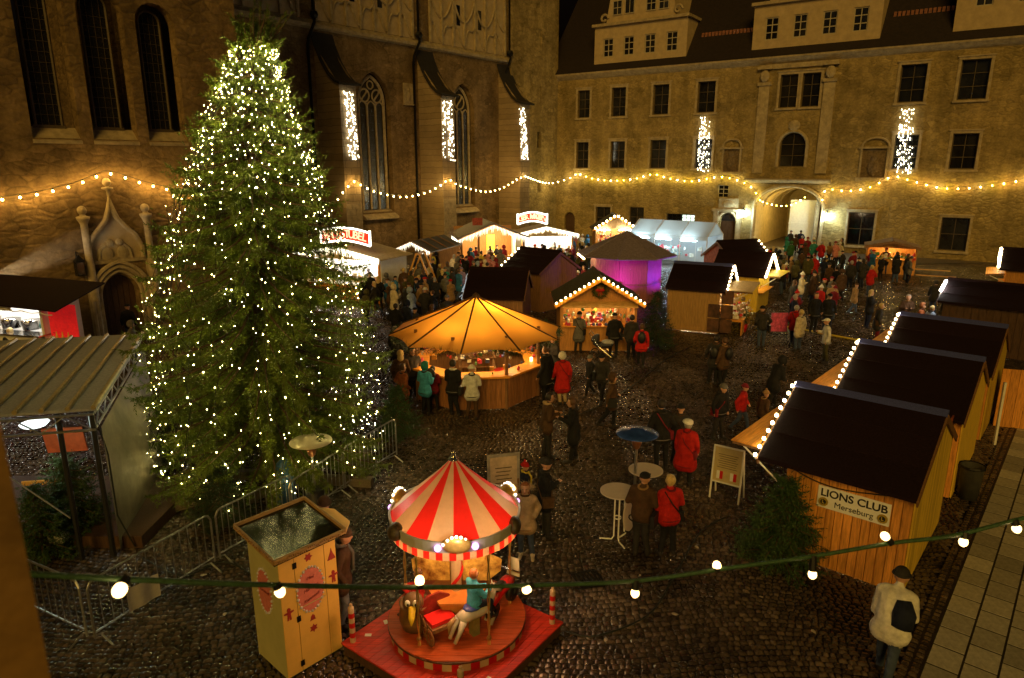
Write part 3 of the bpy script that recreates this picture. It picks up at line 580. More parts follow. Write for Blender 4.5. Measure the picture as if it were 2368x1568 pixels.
# dormers
def dormer(x0, x1, z0, z1, nw, wz0, wz1, top=True):
    m = MB(); ws = []; st = (x1 - x0) / (nw + .35)
    for i in range(nw): c = x0 + st * (i + .68); ws.append((c - .55, c + .55, wz0, wz1))
    wall(m, x0, x1, z0, z1, ws, .02, .2); m.add([(x0, .02, z0), (x0, 6, z0), (x0, 6, z1), (x0, .02, z1)], [(0, 1, 2, 3)]); m.add([(x1, .02, z0), (x1, 6, z0), (x1, 6, z1), (x1, .02, z1)], [(0, 1, 2, 3)])
    d = m.build('dormer', M_plaster, wing)
    for h in ws: window(d, *h, .16, 2, 3, M_fwhite, fw=.09, bar=.07)
    MB().bx(x0 - .2, x1 + .2, -.3, 6.2, z1, z1 + .25).build('dormer_cornice', M_trim, d)
    if top:
        m = MB(); m.prism([(x0 + 1.2, z1 + .25), (x1 - 1.2, z1 + .25), (x1 - 1.6, z1 + 2.6), (x1 - 3, z1 + 4.4), (x0 + 3, z1 + 4.4), (x0 + 1.6, z1 + 2.6)], lambda p, t: (p[0], t, p[1]), .05, 5); m.build('upper_gable', M_plaster, d)
        for i in range(4): c = x0 + st * (i + .68) if nw == 4 else x0 + 2 + i * 1.5; window(d, max(x0 + 1.9, min(x1 - 2.9, c - .5)), max(x0 + 2.9, min(x1 - 1.9, c + .5)), z1 + .9, z1 + 2.2, .0, 2, 2, M_fwhite)
        for sx in (x0 + 1.0, x1 - 1.0): MB().tube([(sx + .45 * math.cos(a) * (1 - a / 9), -.02, z1 + .7 + .45 * math.sin(a) * (1 - a / 9)) for a in [i * .6 for i in range(11)]], .12, 5).build('volute', M_trim, d)
dormer(4.5, 14.05, 16.45, 20.4, 4, 17.6, 19.3); dormer(20.0, 30.0, 16.45, 20.5, 4, 17.7, 19.5); dormer(34.9, 46, 16.5, 22, 4, 18.6, 20.6, False)
for i in range(16): MB().bx(14.9 + i * .32, 15.12 + i * .32, 1.4, 1.9, 18.6, 19.1).build('roof_vent_brick', mk('vent_brick', (.25, .1, .06), .8, var=.3), wing)
for i in range(14): MB().bx(30.6 + i * .3, 30.8 + i * .3, 1.4, 1.9, 18.6, 19.1).build('roof_vent_brick', MATS['vent_brick'], wing)
# wall lamps by the gate
for x, lab in ((20.55, 'bright white wall lantern between the small portal and the gateway'), (27.65, 'bright white wall lantern on the far side of the gateway')):
    p = wing.matrix_basis @ Vector((0, 0, 0)); t = thing('wall_lamp', lab, 'lamp', (*CORN, 0), math.atan2(DR[1], DR[0]), 'wall lamps by the gateway')
    m = MB(); m.bx(x - .16, x + .16, -.62, -.3, 2.72, 2.76); m.bx(x - .2, x + .2, -.66, -.26, 3.28, 3.34); m.tube([(x, 0, 3.0), (x, -.25, 3.6), (x, -.46, 3.5), (x, -.46, 3.34)], .03, 5)
    for dx in (-.15, .15):
        for dy in (-.61, -.31): m.bx(x + dx - .012, x + dx + .012, dy - .012, dy + .012, 2.76, 3.28)
    m.build('lamp_frame', M_dark, t); MB().bx(x - .13, x + .13, -.59, -.33, 2.77, 3.27).build('lamp_glass', E_lamp, t)
    plight((x, -.9, 3.0), 120, (.75, 1.0, .9), .18, t)
# ------------------------------------------------------------------ market huts
def boards(mb, a, b, z0, z1f, n, th=.03, gap=.012, out=(0, -1), mi=0):
    """vertical boards from a to b (2D points), top height z1f(t)"""
    a = Vector(a); b = Vector(b); o = Vector(out) * th; L = []
    for i in range(n):
        t0 = i / n + gap / 2 / (b - a).length; t1 = (i + 1) / n - gap / 2 / (b - a).length; p = a.lerp(b, t0); q = a.lerp(b, t1)
        L.append(MB().hexa([(p.x, p.y, z0), (q.x, q.y, z0), (q.x + o.x, q.y + o.y, z0), (p.x + o.x, p.y + o.y, z0)], [(p.x, p.y, z1f(t0)), (q.x, q.y, z1f(t1)), (q.x + o.x, q.y + o.y, z1f(t1)), (p.x + o.x, p.y + o.y, z1f(t0))], mi))
    return L
def frontrz(dx, dy): return math.atan2(dy, dx) + math.pi / 2
def W2(t, p):
    c, s = math.cos(t.rotation_euler.z), math.sin(t.rotation_euler.z); return Vector((t.location.x + p[0] * c - p[1] * s, t.location.y + p[0] * s + p[1] * c, t.location.z + p[2]))
def hut(name, label, cat, c, rz, W=2.8, D=2.1, hw=2.0, hr=2.85, of=.35, ob=.15, os=.2, wm=M_woodO, bm=None, rm=M_felt, front='open', counter=1.0,
        awn=None, awm=M_woodH, bulbs=None, blabel=None, light=0, lcol=(1, .75, .4), planks='n', npl=14, ridge=M_ridge_sky, ws=.28, gable=True, group='wooden market huts', fascia=M_woodB, bsides=(1, -1), br=.04, inner=M_woodO, fboard=True):
    t = thing(name, label, cat, (c[0], c[1], 0), rz, group); x0, x1, y0, y1 = -W / 2, W / 2, -D / 2, D / 2; sl = (hr - hw) / (W / 2); bm = bm or wm
    def top(x): return hw + (W / 2 - abs(x)) * sl - .01
    def gab(tt): return top(x0 + W * tt)
    def side(x, ya, yb, out, nm):
        L = boards(None, (x, ya), (x, yb), .04, lambda q: hw - .01, max(4, int(npl * D / W)), out=out)
        if planks == 'y':
            f = MB().bx(min(x, x - out[0] * .03), max(x, x - out[0] * .03), y0 + .03, y1 - .03, .02, hw - .02).build(nm, wm, t)
            for p in L: p.build('plank', wm, f)
        else:
            m = MB()
            for p in L: m.add(p.v, p.f)
            m.bx(min(x, x - out[0] * .03), max(x, x - out[0] * .03), y0 + .03, y1 - .03, .02, hw - .02); m.build(nm, wm, t)
    side(x0, y0, y1, (-1, 0), 'side_wall'); side(x1, y0, y1, (1, 0), 'side_wall')
    L = boards(None, (x1, y1), (x0, y1), .04, gab, npl, out=(0, 1))
    m = MB(); m.prism([(x0 + .03, .02), (x1 - .03, .02), (x1 - .03, hw - .02), (0, hr - .04), (x0 + .03, hw - .02)], lambda p, q: (p[0], q, p[1]), y1 - .03, y1); f = m.build('back_wall', bm, t)
    if planks == 'y':
        for p in L: p.build('plank', bm, f)
    else:
        m = MB()
        for p in L: m.add(p.v, p.f)
        m.build('board_cladding', bm, f)
    m = MB()                                                     # front: parapet below the counter, posts, gable above
    if front == 'open':
        for p in boards(None, (x0, y0), (x1, y0), .04, lambda q: counter - .02, npl): m.add(p.v, p.f)
        m.bx(x0, x1, y0, y0 + .03, .02, counter - .03); m.build('counter_front', wm, t)
        m = MB(); m.bx(x0 + .03, x1 - .03, y0 - .25, y0 + .35, counter, counter + .04); m.build('counter', M_woodH, t)
        m = MB(); m.bx(x0 - .02, x0 + .08, y0 - .01, y0 + .08, counter, hw); m.bx(x1 - .08, x1 + .02, y0 - .01, y0 + .08, counter, hw); m.bx(x0, x1, y0 - .01, y0 + .08, hw - .1, hw + .02); m.build('front_frame', wm, t)
        MB().bx(x0 + .04, x1 - .04, y1 - .06, y1 - .04, .05, hw).build('inner_lining', inner, t)
    else:
        for p in boards(None, (x0, y0), (x1, y0), .04, lambda q: hw - .01, npl): m.add(p.v, p.f)
        m.build('front_wall', wm, t)
    if gable:
        m = MB(); m.prism([(x0 + .02, hw + .02), (x1 - .02, hw + .02), (0, hr - .03)], lambda p, q: (p[0], q, p[1]), y0, y0 + .03)
        for p in boards(None, (x0, y0), (x1, y0), hw + .03, lambda q: max(hw + .035, gab(q)), npl, .02): m.add(p.v, p.f)
        m.build('front_gable', wm, t)
    for s in (-1, 1):
        xo = s * (W / 2 + os); zo = hw - os * sl; m = MB()
        m.hexa([(0, y0 - of, hr), (xo, y0 - of, zo), (xo, y1 + ob, zo), (0, y1 + ob, hr)], [(0, y0 - of, hr + .06), (xo, y0 - of, zo + .06), (xo, y1 + ob, zo + .06), (0, y1 + ob, hr + .06)]); rp = m.build('roof_panel', rm, t)
        for k in range(3):                                         # overlapping felt courses
            f0, f1 = 1 - k / 3, max(0.02, 1 - (k + 1.06) / 3); za, zb = hr + (zo - hr) * f0 + .066 + .004 * k, hr + (zo - hr) * f1 + .062 + .004 * k; w1 = rnd.uniform(-.012, .012)
            MB().hexa([(xo * f0, y0 - of - .01, za - .003), (xo * f0, y1 + ob + .01, za - .003 + w1), (xo * f1, y1 + ob + .01, zb), (xo * f1, y0 - of - .01, zb)], [(xo * f0, y0 - of - .01, za + .014), (xo * f0, y1 + ob + .01, za + .014 + w1), (xo * f1, y1 + ob + .01, zb + .006), (xo * f1, y0 - of - .01, zb + .006)]).build('felt_course', rm, rp)
        m = MB(); m.beam((0, y0 - of - .02, hr - .03), (xo, y0 - of - .02, zo - .03), .03, .15, (0, 0, 1)); m.build('verge_board', fascia, rp)
        m = MB(); m.beam((0, y1 + ob + .02, hr - .02), (xo, y1 + ob + .02, zo - .02), .03, .12, (0, 0, 1)); m.build('verge_board', fascia, rp)
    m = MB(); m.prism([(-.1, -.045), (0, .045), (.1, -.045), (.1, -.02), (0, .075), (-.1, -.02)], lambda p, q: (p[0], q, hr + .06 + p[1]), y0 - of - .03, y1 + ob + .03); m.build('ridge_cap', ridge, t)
    if awn:
        ln, zi, zo = awn; ya, yb = y0 - .05, y0 - ln; f = MB().beam((x0 + .1, ya, zi - .05), (x0 + .1, yb, zo - .05), .05, .06).build('awning_frame', M_woodB, t); MB().beam((x1 - .1, ya, zi - .05), (x1 - .1, yb, zo - .05), .05, .06).build('awning_bar', M_woodB, f)
        n = max(4, int(ln / .1))
        for i in range(n):
            p = i / n; q = (i + .92) / n; ya1 = ya + (yb - ya) * p; ya2 = ya + (yb - ya) * q; za = zi + (zo - zi) * p; zb = zi + (zo - zi) * q
            MB().hexa([(x0, ya1, za), (x1, ya1, za), (x1, ya2, zb), (x0, ya2, zb)], [(x0, ya1, za + .022), (x1, ya1, za + .022), (x1, ya2, zb + .022), (x0, ya2, zb + .022)]).build('slat', awm, f)
        for s in (x0 + .12, x1 - .12): MB().tube([(s, yb + .15, zo - .04), (s, y0 - .03, counter + .25)], .018, 5).build('prop', M_white, f)
    if bulbs:
        for s in bsides:
            xo = s * (W / 2 + os); zo = hw - os * sl
            a = W2(t, (0.02 * s, y0 - of - .07, hr + .06)); b = W2(t, (xo, y0 - of - .07, zo + .06))
            string('verge_lights', f'bulb row on {"one" if s > 0 else "the other"} verge of {blabel}', [a, b], ws, bulbs, br, .01, group='bulb rows on hut gables', drop=-.05, sock=False)
    if light:
        plight((0, -.2, hw - .25), light * 1.3, lcol, .12, t); MB().sph((0, 0, hw - .12), .07, 8, 6).build('lamp', E_cool, t)
    return t
def hutp(ridge_back, ridge_front, z, **kw):
    """place a hut by the two ends of its ridge as seen on site"""
    a = G(*ridge_back, z); b = G(*ridge_front, z); d = (b - a).to_2d(); L = d.length; d.normalize(); of, ob = kw.get('of', .35), kw.get('ob', .15)
    D = L - of - ob; kw['D'] = D; c = a.to_2d() + d * (ob + D / 2); kw.setdefault('hr', z - .06); return c, frontrz(d.x, d.y), kw
# three huts seen from behind, on the right
for i, (wc, lab, pl) in enumerate(((14.02, 'nearest black-roofed hut bearing the white club sign on its plank wall', 'y'), (18.7, 'middle hut of three in a row, black roof and yellow-lit back wall', 'n'), (23.1, 'third hut of the row, farthest from the sign, black roof', 'n'))):
    c = fuw(-2.75, wc)
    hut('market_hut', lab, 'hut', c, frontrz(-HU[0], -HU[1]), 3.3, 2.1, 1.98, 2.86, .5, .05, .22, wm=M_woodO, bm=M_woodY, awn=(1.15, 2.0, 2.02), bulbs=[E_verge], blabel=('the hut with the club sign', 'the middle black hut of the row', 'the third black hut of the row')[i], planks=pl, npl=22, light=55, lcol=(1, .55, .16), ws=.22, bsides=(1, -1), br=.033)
# gap boards between the huts
for i, wc in enumerate((16.36, 20.9)):
    t = thing('gap_panel', ('reddish board panel closing the gap behind the club-sign hut', 'dark board panel closing the gap after the middle black hut')[i], 'panel', (*fuw(-1.85, wc), 0), frontrz(*HU), 'board panels between huts')
    for j in range(5): MB().bx(-.6 + j * .24, -.38 + j * .24, 0, .03, 0, 2.0 - .06 * (j % 2)).build('plank', (mk('redbrown_wood', (.22, .05, .02), .6, var=.3, scale=4, stretch=(9, 9, .7))) if i == 0 else M_woodB, t)
# club sign
sg = thing('club_sign', 'white rectangular sign reading LIONS CLUB Merseburg on hut wall', 'sign', (0, 0, 0), frontrz(-HW[0], -HW[1]))
p = G(1996, 1172, 1.3); sc = fuw(-2.62, 12.325); sg.location = (sc[0], sc[1], 1.43)
MB().bx(-.6, .6, 0, .015, -.21, .21).build('board', mk('sign_white', (.8, .8, .76), .4, var=.04), sg)
M_ink = mk('sign_ink', (.015, .015, .015), .6)
text('lettering', 'LIONS CLUB', .2, M_ink, sg, (0, -.004, .085), (R(90), 0, 0), .003, bold=.004); text('lettering', 'Merseburg', .15, M_ink, sg, (.02, -.004, -.1), (R(90), 0, 0), .003)
for x in (-.49, .49):
    m = MB(); m.lathe([(.0, .012), (.085, .012), (.085, 0), (0, 0)], 14); e = m.build('emblem', mk('emblem_gold', (.5, .36, .05), .4, .4, var=.3, scale=60), sg, loc=(x, -.002, -.09)); e.rotation_euler = (R(90), 0, 0)
    MB().lathe([(0, .016), (.05, .016), (.05, .012), (0, .012)], 12).build('emblem_disc', M_ink, e); text('emblem_letter', 'L', .085, mk('emblem_gold2', (.6, .45, .08), .4, .3), e, (0, 0, .018), (0, 0, 0), .002, bold=.003)
# cable on the near wall of that hut
m = MB(); P = [Vector((*fuw(-3.8 + 2.1 * f, 12.31), 1.86 - .22 * math.sin(f * 3.1) * (1.3 - f))) for f in [i / 14 for i in range(15)]]
tag(MB().tube(P, .011, 5).build('power_cable', M_cable), 'thin black power cable sagging above the club sign', 'cable')

# ---- wreath stall
cg = (3.46, 27.75); M_honey = mk('honey_boards', (.5, .24, .07), .5, var=.3, scale=4, stretch=(9, 9, .7), bump=.15)
g = hut('gift_stall', 'gabled wooden gift stall with green roof and wreath under its lit gable', 'stall', cg, 0, 3.0, 2.2, 2.12, 3.02, .4, .1, .28, wm=M_honey, rm=M_feltg, counter=1.05, bulbs=[E_verge, E_vwarm], blabel='the wreath gift stall', light=75, lcol=(1, .68, .28), ws=.21, npl=18, fascia=M_woodH, ridge=M_feltg, br=.036, inner=M_honey)
MB().hexa([(-1.5, -1.12, 2.02), (1.5, -1.12, 2.02), (1.5, -1.5, 1.86), (-1.5, -1.5, 1.86)], [(-1.5, -1.12, 2.05), (1.5, -1.12, 2.05), (1.5, -1.5, 1.89), (-1.5, -1.5, 1.89)]).build('canvas_valance', mk('amber_canvas', (.6, .34, .1), .7, var=.2), g)
for k in range(9): MB().beam((.1 + k * .16, -.92, 1.05), (.6 + k * .16 if k < 5 else 1.4, -.92, 1.85), .02, .02).build('trellis_lath', M_woodH, g)
M_needle = mk('spruce_needles', (.035, .075, .018), .55, var=.45, scale=3, spec=.35)
M_needlek = mk('dark_needles', (.022, .045, .014), .6, var=.45, scale=3)
def fuzzy_ring(mb, path, thick, n, ln, wd=.012, seed=1):
    q = random.Random(seed)
    for i in range(n):
        f = q.random() * (len(path) - 1); k = int(f); p = Vector(path[k]).lerp(Vector(path[min(k + 1, len(path) - 1)]), f - k)
        d = Vector((q.gauss(0, 1), q.gauss(0, 1), q.gauss(0, 1))).normalized(); a = p + d * thick * q.random(); s = d.orthogonal().normalized() * wd; b = a + (d + Vector((q.gauss(0, .5), q.gauss(0, .5), q.gauss(0, .5)))) * ln
        mb.add([a - s, a + s, b], [(0, 1, 2)])
wr = thing('wreath', 'round fir wreath with red bow above the gift stall counter', 'wreath', (cg[0], cg[1] - 1.22, 2.52), 0)
m = MB(); fuzzy_ring(m, [(.25 * math.cos(a), 0, .25 * math.sin(a)) for a in [i * math.pi / 12 for i in range(25)]], .09, 500, .09); stuff(m.build('greenery', M_needle, wr, fix=False))
m = MB(); m.sph((-.08, -.1, .02), (.1, .05, .06), 8, 6); m.sph((.08, -.1, .02), (.1, .05, .06), 8, 6); m.sph((0, -.12, 0), .04, 6, 5); m.beam((-.02, -.1, 0), (-.07, -.1, -.2), .05, .02); m.beam((.02, -.1, 0), (.08, -.1, -.18), .05, .02); m.build('bow', M_red, wr)
def goods(label, fn, n, seed, sizes=(.03, .09), pal=None):
    """loose small wares: box, ball and bottle forms scattered where fn() says"""
    q = random.Random(seed); cols = pal or [(.6, .03, .03), (.7, .6, .4), (.65, .3, .05), (.1, .25, .08), (.75, .72, .65), (.5, .05, .1), (.1, .12, .35)]
    ms = [mk('ware_%d_%d_%d' % tuple(int(c * 99) for c in cc), cc, .4, var=.25, scale=12) for cc in cols]; m = MB()
    for i in range(n):
        p = fn(q); r = q.uniform(*sizes); k = q.randrange(3); mi = q.randrange(len(ms))
        if k == 0: m.sph(p, r, 7, 5, mi)
        elif k == 1: m.bx(p[0] - r, p[0] + r, p[1] - r * .7, p[1] + r * .7, p[2] - r, p[2] + r * .8, mi)
        else: m.lathe([(0, -r), (r * .6, -r), (r * .7, r * .3), (r * .3, r * .8), (r * .3, r * 1.3), (0, r * 1.3)], 7, p, mi)
    return tag(m.build('merchandise', ms, fix=False), label, 'merchandise', kind='stuff')
goods('small toys and ornaments laid out and hung in the wreath gift stall', lambda q: (cg[0] + q.uniform(-1.35, 1.35), cg[1] + (-1.2 if q.random() < .5 else q.uniform(-.6, .9)), 1.14 if q.random() < .55 else q.uniform(1.2, 1.95)), 170, 2)
# ---- awning stall right of it
c, rz, kw = hutp((1560, 606), (1694, 614), 2.9, W=2.9, hw=2.0, of=.25, ob=.1)
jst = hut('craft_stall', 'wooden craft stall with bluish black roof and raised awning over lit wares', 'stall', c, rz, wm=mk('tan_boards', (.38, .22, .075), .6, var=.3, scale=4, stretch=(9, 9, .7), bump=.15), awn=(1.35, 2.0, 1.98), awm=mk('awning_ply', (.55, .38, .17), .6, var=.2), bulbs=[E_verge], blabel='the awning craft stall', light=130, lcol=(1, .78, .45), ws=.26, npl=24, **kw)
def jl(x, y, z): return tuple(W2(jst, (x, y, z)))
Dj = kw['D']
goods('bright wares and lights crowded on the awning craft stall', lambda q: jl(q.uniform(-1.3, 1.3), -Dj / 2 - q.uniform(-.3, 1.0), q.uniform(.75, 1.2) if q.random() < .7 else q.uniform(1.5, 1.9)), 170, 5, (.04, .1), [(.75, .7, .62), (.8, .75, .7), (.6, .05, .04), (.7, .5, .3), (.3, .2, .1)])
m = MB(); m.bx(-1.4, 1.4, -Dj / 2 - 1.05, -Dj / 2 - .26, .62, .68); m.bx(-1.4, 1.4, -Dj / 2 - 1.03, -Dj / 2 - .98, 0, .62); m.build('display_table', M_woodH, jst)
pw = mk('poster_board', (.05, .03, .025), .5, var=.6, scale=3, col2=(.16, .07, .04))
for k, (y0, z0) in enumerate(((0, .1), (0, .75), (.55, .1), (.55, .75), (0, 1.4))): MB().bx(-1.52, -1.49, -Dj / 2 - .6 + y0, -Dj / 2 - .1 + y0, z0, z0 + .6).build('picture_board', pw, jst)
# plant in red pot in front
pp = G(1717, 767); t = thing('potted_plant', 'flowering plant in a red pot in front of the craft stall', 'plant', pp)
MB().lathe([(0, 0), (.13, 0), (.19, .36), (.17, .36), (.15, .32), (0, .32)], 14).build('pot', M_red, t, True)
m = MB(); fuzzy_ring(m, [(0, 0, .4), (0, 0, .95)], .22, 260, .16, .02, 4); m.build('foliage', M_needle, t, fix=False); m = MB(); q = random.Random(3)
for i in range(22): m.sph((q.gauss(0, .16), q.gauss(0, .16), .55 + q.random() * .5), .035, 6, 4)
stuff(m.build('blossom', M_white, t))
# ---- pair of huts behind the bar pavilion
c, rz, kw = hutp((1222, 623), (1087, 620), 2.95, W=2.7, hw=2.0, of=.25, ob=.1)
hut('market_hut', 'black-roofed hut behind the bar tent, its gable hung with blue-white frost decor', 'hut', c, rz, wm=M_woodB, bm=M_woodB, rm=M_felt, npl=16, ridge=M_felt, light=25, lcol=(.6, .8, 1), **kw)
hfr = (c, rz, kw)
c, rz, kw = hutp((1296, 582), (1205, 572), 3.0, W=2.9, hw=2.1, of=.25, ob=.1)
hut('market_hut', 'black-roofed hut with plain brown plank gable behind the frost-decorated hut', 'hut', c, rz, wm=M_woodB, bm=mk('planks_umber', (.25, .13, .05), .6, var=.3, scale=4, stretch=(9, 9, .7)), rm=M_felt, npl=20, ridge=M_felt, light=60, bulbs=[E_verge], blabel='the plain brown gabled hut', ws=.3, bsides=(-1, 1), **kw)
# frost decoration: white twigs on a blue board
t = thing('frost_decoration', 'white frosted branches and blue panel on the hut gable above the crowd', 'decoration', (*hfr[0], 0), hfr[1]); y = -hfr[2]['D'] / 2 - .32
MB().bx(-.75, .2, y, y + .03, 1.5, 2.0).build('blue_panel', mk('blue_panel', (.04, .16, .6), .4, emit=(.05, .25, 1), estr=.5), t)
q = random.Random(8); m = MB()
for i in range(90):
    x = q.uniform(-1.3, 1.3); z = 2.9 - abs(x) * .62 - q.random() * .5 - .1; m.tube([(x, y - .04, z), (x + q.uniform(-.25, .25), y - .1, z - q.uniform(.05, .35))], .014, 4)
m.build('frosted_twig', mk('frost_white', (.7, .8, .9), .5, emit=(.5, .75, 1), estr=.25), t)['kind'] = 'stuff'
# ---- huts at the middle right
c, rz, kw = hutp((1658, 558), (1749, 554), 2.9, W=2.6, hw=2.0, of=.2, ob=.1)
hut('market_hut', 'small hut with red-brown gable behind the star-lit gable hut', 'hut', c, rz, wm=M_woodO, bm=mk('red_gable', (.38, .09, .035), .6, var=.3), ridge=M_felt, bulbs=[E_verge], blabel='the red-brown gabled hut', ws=.3, light=30, **kw)
c, rz, kw = hutp((1663, 579), (1786, 587), 2.9, W=2.5, hw=1.95, of=.3, ob=.1)
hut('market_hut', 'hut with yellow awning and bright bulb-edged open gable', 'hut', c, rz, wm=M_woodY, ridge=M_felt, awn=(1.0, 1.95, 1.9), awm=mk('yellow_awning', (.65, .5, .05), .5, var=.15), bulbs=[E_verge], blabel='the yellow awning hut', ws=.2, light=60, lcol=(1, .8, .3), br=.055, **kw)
# far stalls
c = (8.6, 58.5); hut('market_stall', 'small far stall with bulb-lit brown gable beside the white tent', 'stall', c, 0, 3.2, 2.2, 2.25, 3.25, .4, .1, .3, wm=M_honey, bulbs=[E_verge, E_vwarm], blabel='the small far gabled stall', light=130, ws=.36, npl=14, br=.075, rm=M_feltg, fascia=M_woodH, inner=M_honey)
for x in (7.6, 9.4): tag(MB().bx(x - .5, x + .5, 57.1, 57.16, 2.05, 2.1).build('light_tube', emat('glint_tube', (.7, .93, 1), 80)), f'added white light tube at the {"left" if x < 8 else "right"} end of the small far stall', 'lamp', 'added light tubes of the far stall')  # tubes added to throw white glints on the wet cobbles
goods('colourful wares in the small far gabled stall', lambda q: (8.6 + q.uniform(-1.4, 1.4), 57.2, q.uniform(1.1, 2.0)), 50, 9, (.05, .12))
c = G(2068, 618); hut('market_stall', 'low far stall with warm lit counter under the castle window', 'stall', (26.4, 47.6), frontrz(-.45, -.9), 3.0, 2.0, 1.9, 2.25, .4, .1, .2, wm=M_woodO, rm=M_woodB, light=70, lcol=(1, .6, .2), npl=14, gable=True, ridge=M_woodB)
goods('gifts and white toys along the low far stall counter', lambda q: W2(bpy.data.objects['market_stall.001'], (q.uniform(-1.3, 1.4), -1.15, q.uniform(1.0, 1.5))), 70, 10, (.05, .12))
hut('market_hut', 'hut at the picture edge with diagonal row of bulbs and small orange shelf', 'hut', (28.4, 36.3), frontrz(-.82, .57), 3.0, 3.2, 2.0, 2.85, .3, .2, .2, wm=M_woodO, awn=(.9, 1.7, 1.6), bulbs=[E_verge], blabel='the hut at the picture edge', ws=.26, npl=14, light=40, lcol=(1, .6, .2), br=.07, ridge=M_felt)
e = hut('market_hut', 'large dark hut with white light tube on its roof edge', 'hut', (20.2, 26.9), frontrz(-.757, .653), 3.4, 4.4, 2.0, 2.6, .2, .1, .2, wm=M_woodD, rm=M_felt, light=45, lcol=(1, .92, .8), npl=14, ridge=M_felt)
a = W2(e, (1.2, -2.45, 2.32)); b = W2(e, (.2, -2.45, 2.6)); tag(MB().tube([a, b], .05, 8).build('light_tube', E_tube), 'white fluorescent tube glowing on the dark hut roof edge', 'lamp'); plight((a + b) / 2 - Vector((.2, .1, .1)), 20, (1, .95, .85), .1)
for k, (px, py) in enumerate(((2195, 720), (2215, 700), (2222, 725), (2205, 690))):
    p = G(px, py, 1.05); m = MB(); q = random.Random(k); m.sph((0, 0, .13), (.2 + .05 * k, .17, .16), 9, 7, fn=lambda v: (v[0] + q.uniform(-.08, .08), v[1] + q.uniform(-.08, .08), v[2] + q.uniform(-.05, .05)))
    tag(m.build('cloth_bundle', [mk('bundle%d' % k, ((.7, .68, .62), (.75, .73, .7), (.45, .3, .2), (.6, .58, .52))[k], .8, var=.15)], None, True, p), ('white cloth bundle by the dark hut counter, lower one', 'white cloth bundle at the back of the dark hut counter', 'tan cloth bundle beside the white ones on the dark hut counter', 'pale rounded bundle highest on the dark hut counter')[k], 'bundle', 'bundles on the dark hut counter')
# orange plank wall and white post at the right edge
t = thing('board_wall', 'orange-brown board wall at the edge behind the huts', 'wall', G(2295, 985), frontrz(-.3, -.95))
for i in range(12): MB().bx(i * .22, i * .22 + .212, 0, .04, 0, 1.72).build('plank', M_woodO, t)
p = G(2298, 1028); q = AT(2275, 862, p.y); tag(MB().beam(p, (p.x, p.y + .02, 1.75), .06, .06).build('prop_post', M_white), 'slim white post leaning by the back of the third hut', 'post')

# ------------------------------------------------------------------ fairground stalls along the church
def icicles(t, a, b, n, ln=.35, seed=1, name='icicle_lights', r=.022):
    """bright icicle lights hanging from an edge"""
    q = random.Random(seed); m = MB(); a = Vector(a); b = Vector(b)
    for i in range(n):
        p = a.lerp(b, (i + .5) / n); h = ln * q.uniform(.45, 1.1)
        m.lathe([(0, -h), (r * .5, -h * .7), (r, 0), (0, .02)], 5, p)
    return stuff(m.build(name, E_ice, t, fix=False))
# timbered open hut
t = thing('timbered_hut', 'open timber-framed hut with brown felt roof and icicle-lit gable', 'hut', (-1.75, 49.6, 0), R(12), 'fairground stalls by the church')
M_rfelt = mk('brown_roof', (.13, .1, .075), .5, var=.3, scale=12, bump=.3)
for s in (-1, 1):
    x = s * 2.55; m = MB().hexa([(0, -2.4, 3.35), (x, -2.4, 2.35), (x, 2.6, 2.35), (0, 2.6, 3.35)], [(0, -2.4, 3.45), (x, -2.4, 2.45), (x, 2.6, 2.45), (0, 2.6, 3.45)]); rp = m.build('roof_panel', M_rfelt, t)
    icicles(t, (0, -2.45, 3.3), (x, -2.45, 2.3), 26, .45, 3 + s)
icicles(t, (-2.55, -2.4, 2.35), (-2.55, .6, 2.35), 22, .4, 9)
for x in (-2.2, -1.0, 2.2):
    for y in (-2.0,): MB().bx(x - .07, x + .07, y - .07, y + .07, 0, 2.75 if abs(x) < 1.5 else 2.4).build('timber_post', M_woodB, t)
for y in (0, 2.2): MB().bx(-2.27, -2.13, y - .07, y + .07, 0, 2.4).build('timber_post', M_woodB, t)
w_ = MB(); wall(w_, -2.0, 2.2, 0, 2.4, [(-2.0 + .9, .2, 1.0, 2.1)], 0, .1); MB().bx(-2.2, 2.2, 2.2, 2.25, 0, 2.9).build('back_wall', M_honey, t)
MB().bx(-2.24, -2.2, -2.0, 2.2, 0, 1.0).build('side_wall', M_honey, t); MB().bx(2.2, 2.24, -2.0, 2.2, 0, 2.3).build('side_wall', M_honey, t)
m = MB(); m.beam((-2.26, -1.9, .05), (-2.26, -.1, .95), .04, .1); m.beam((-2.26, .1, .95), (-2.26, 2.0, .05), .04, .1); m.build('cross_brace', M_woodB, t)
for y0 in (-1.6, .3): window(t, 0, 0.001, 0, 0.001, 0) if False else None
f = MB()
for y in (-1.95, -1.1, -.25): f.bx(-2.24, -2.18, y - .04, y + .04, 1.0, 2.35)
for z in (1.0, 1.65, 2.3): f.bx(-2.235, -2.185, -1.95, -.25, z - .03, z + .03)
f.build('window', M_woodB, t)
MB().bx(-1.4, 1.6, -1.5, -.9, 0, 1.05).build('counter', M_honey, t); MB().bx(.3, .9, 2.12, 2.18, .6, 2.2).build('yellow_panel', mk('yellow_pane', (.8, .6, .05), .4, emit=(1, .75, .05), estr=1.2), t); MB().bx(1.6, 2.0, -2.06, -2.0, 0, 2.6).build('white_post_panel', M_white, t)
for x, p in ((-1.2, 260), (1.1, 300)): plight((x, -.2, 2.35), p, (1, .72, .35), .15, t)
m = MB(); m.bx(-.35, .35, -.03, .03, .0, .5); s = m.build('roof_sign', mk('sign_maroon', (.3, .05, .03), .5, var=.4, scale=9), t, loc=(-1.0, -1.6, 3.25))
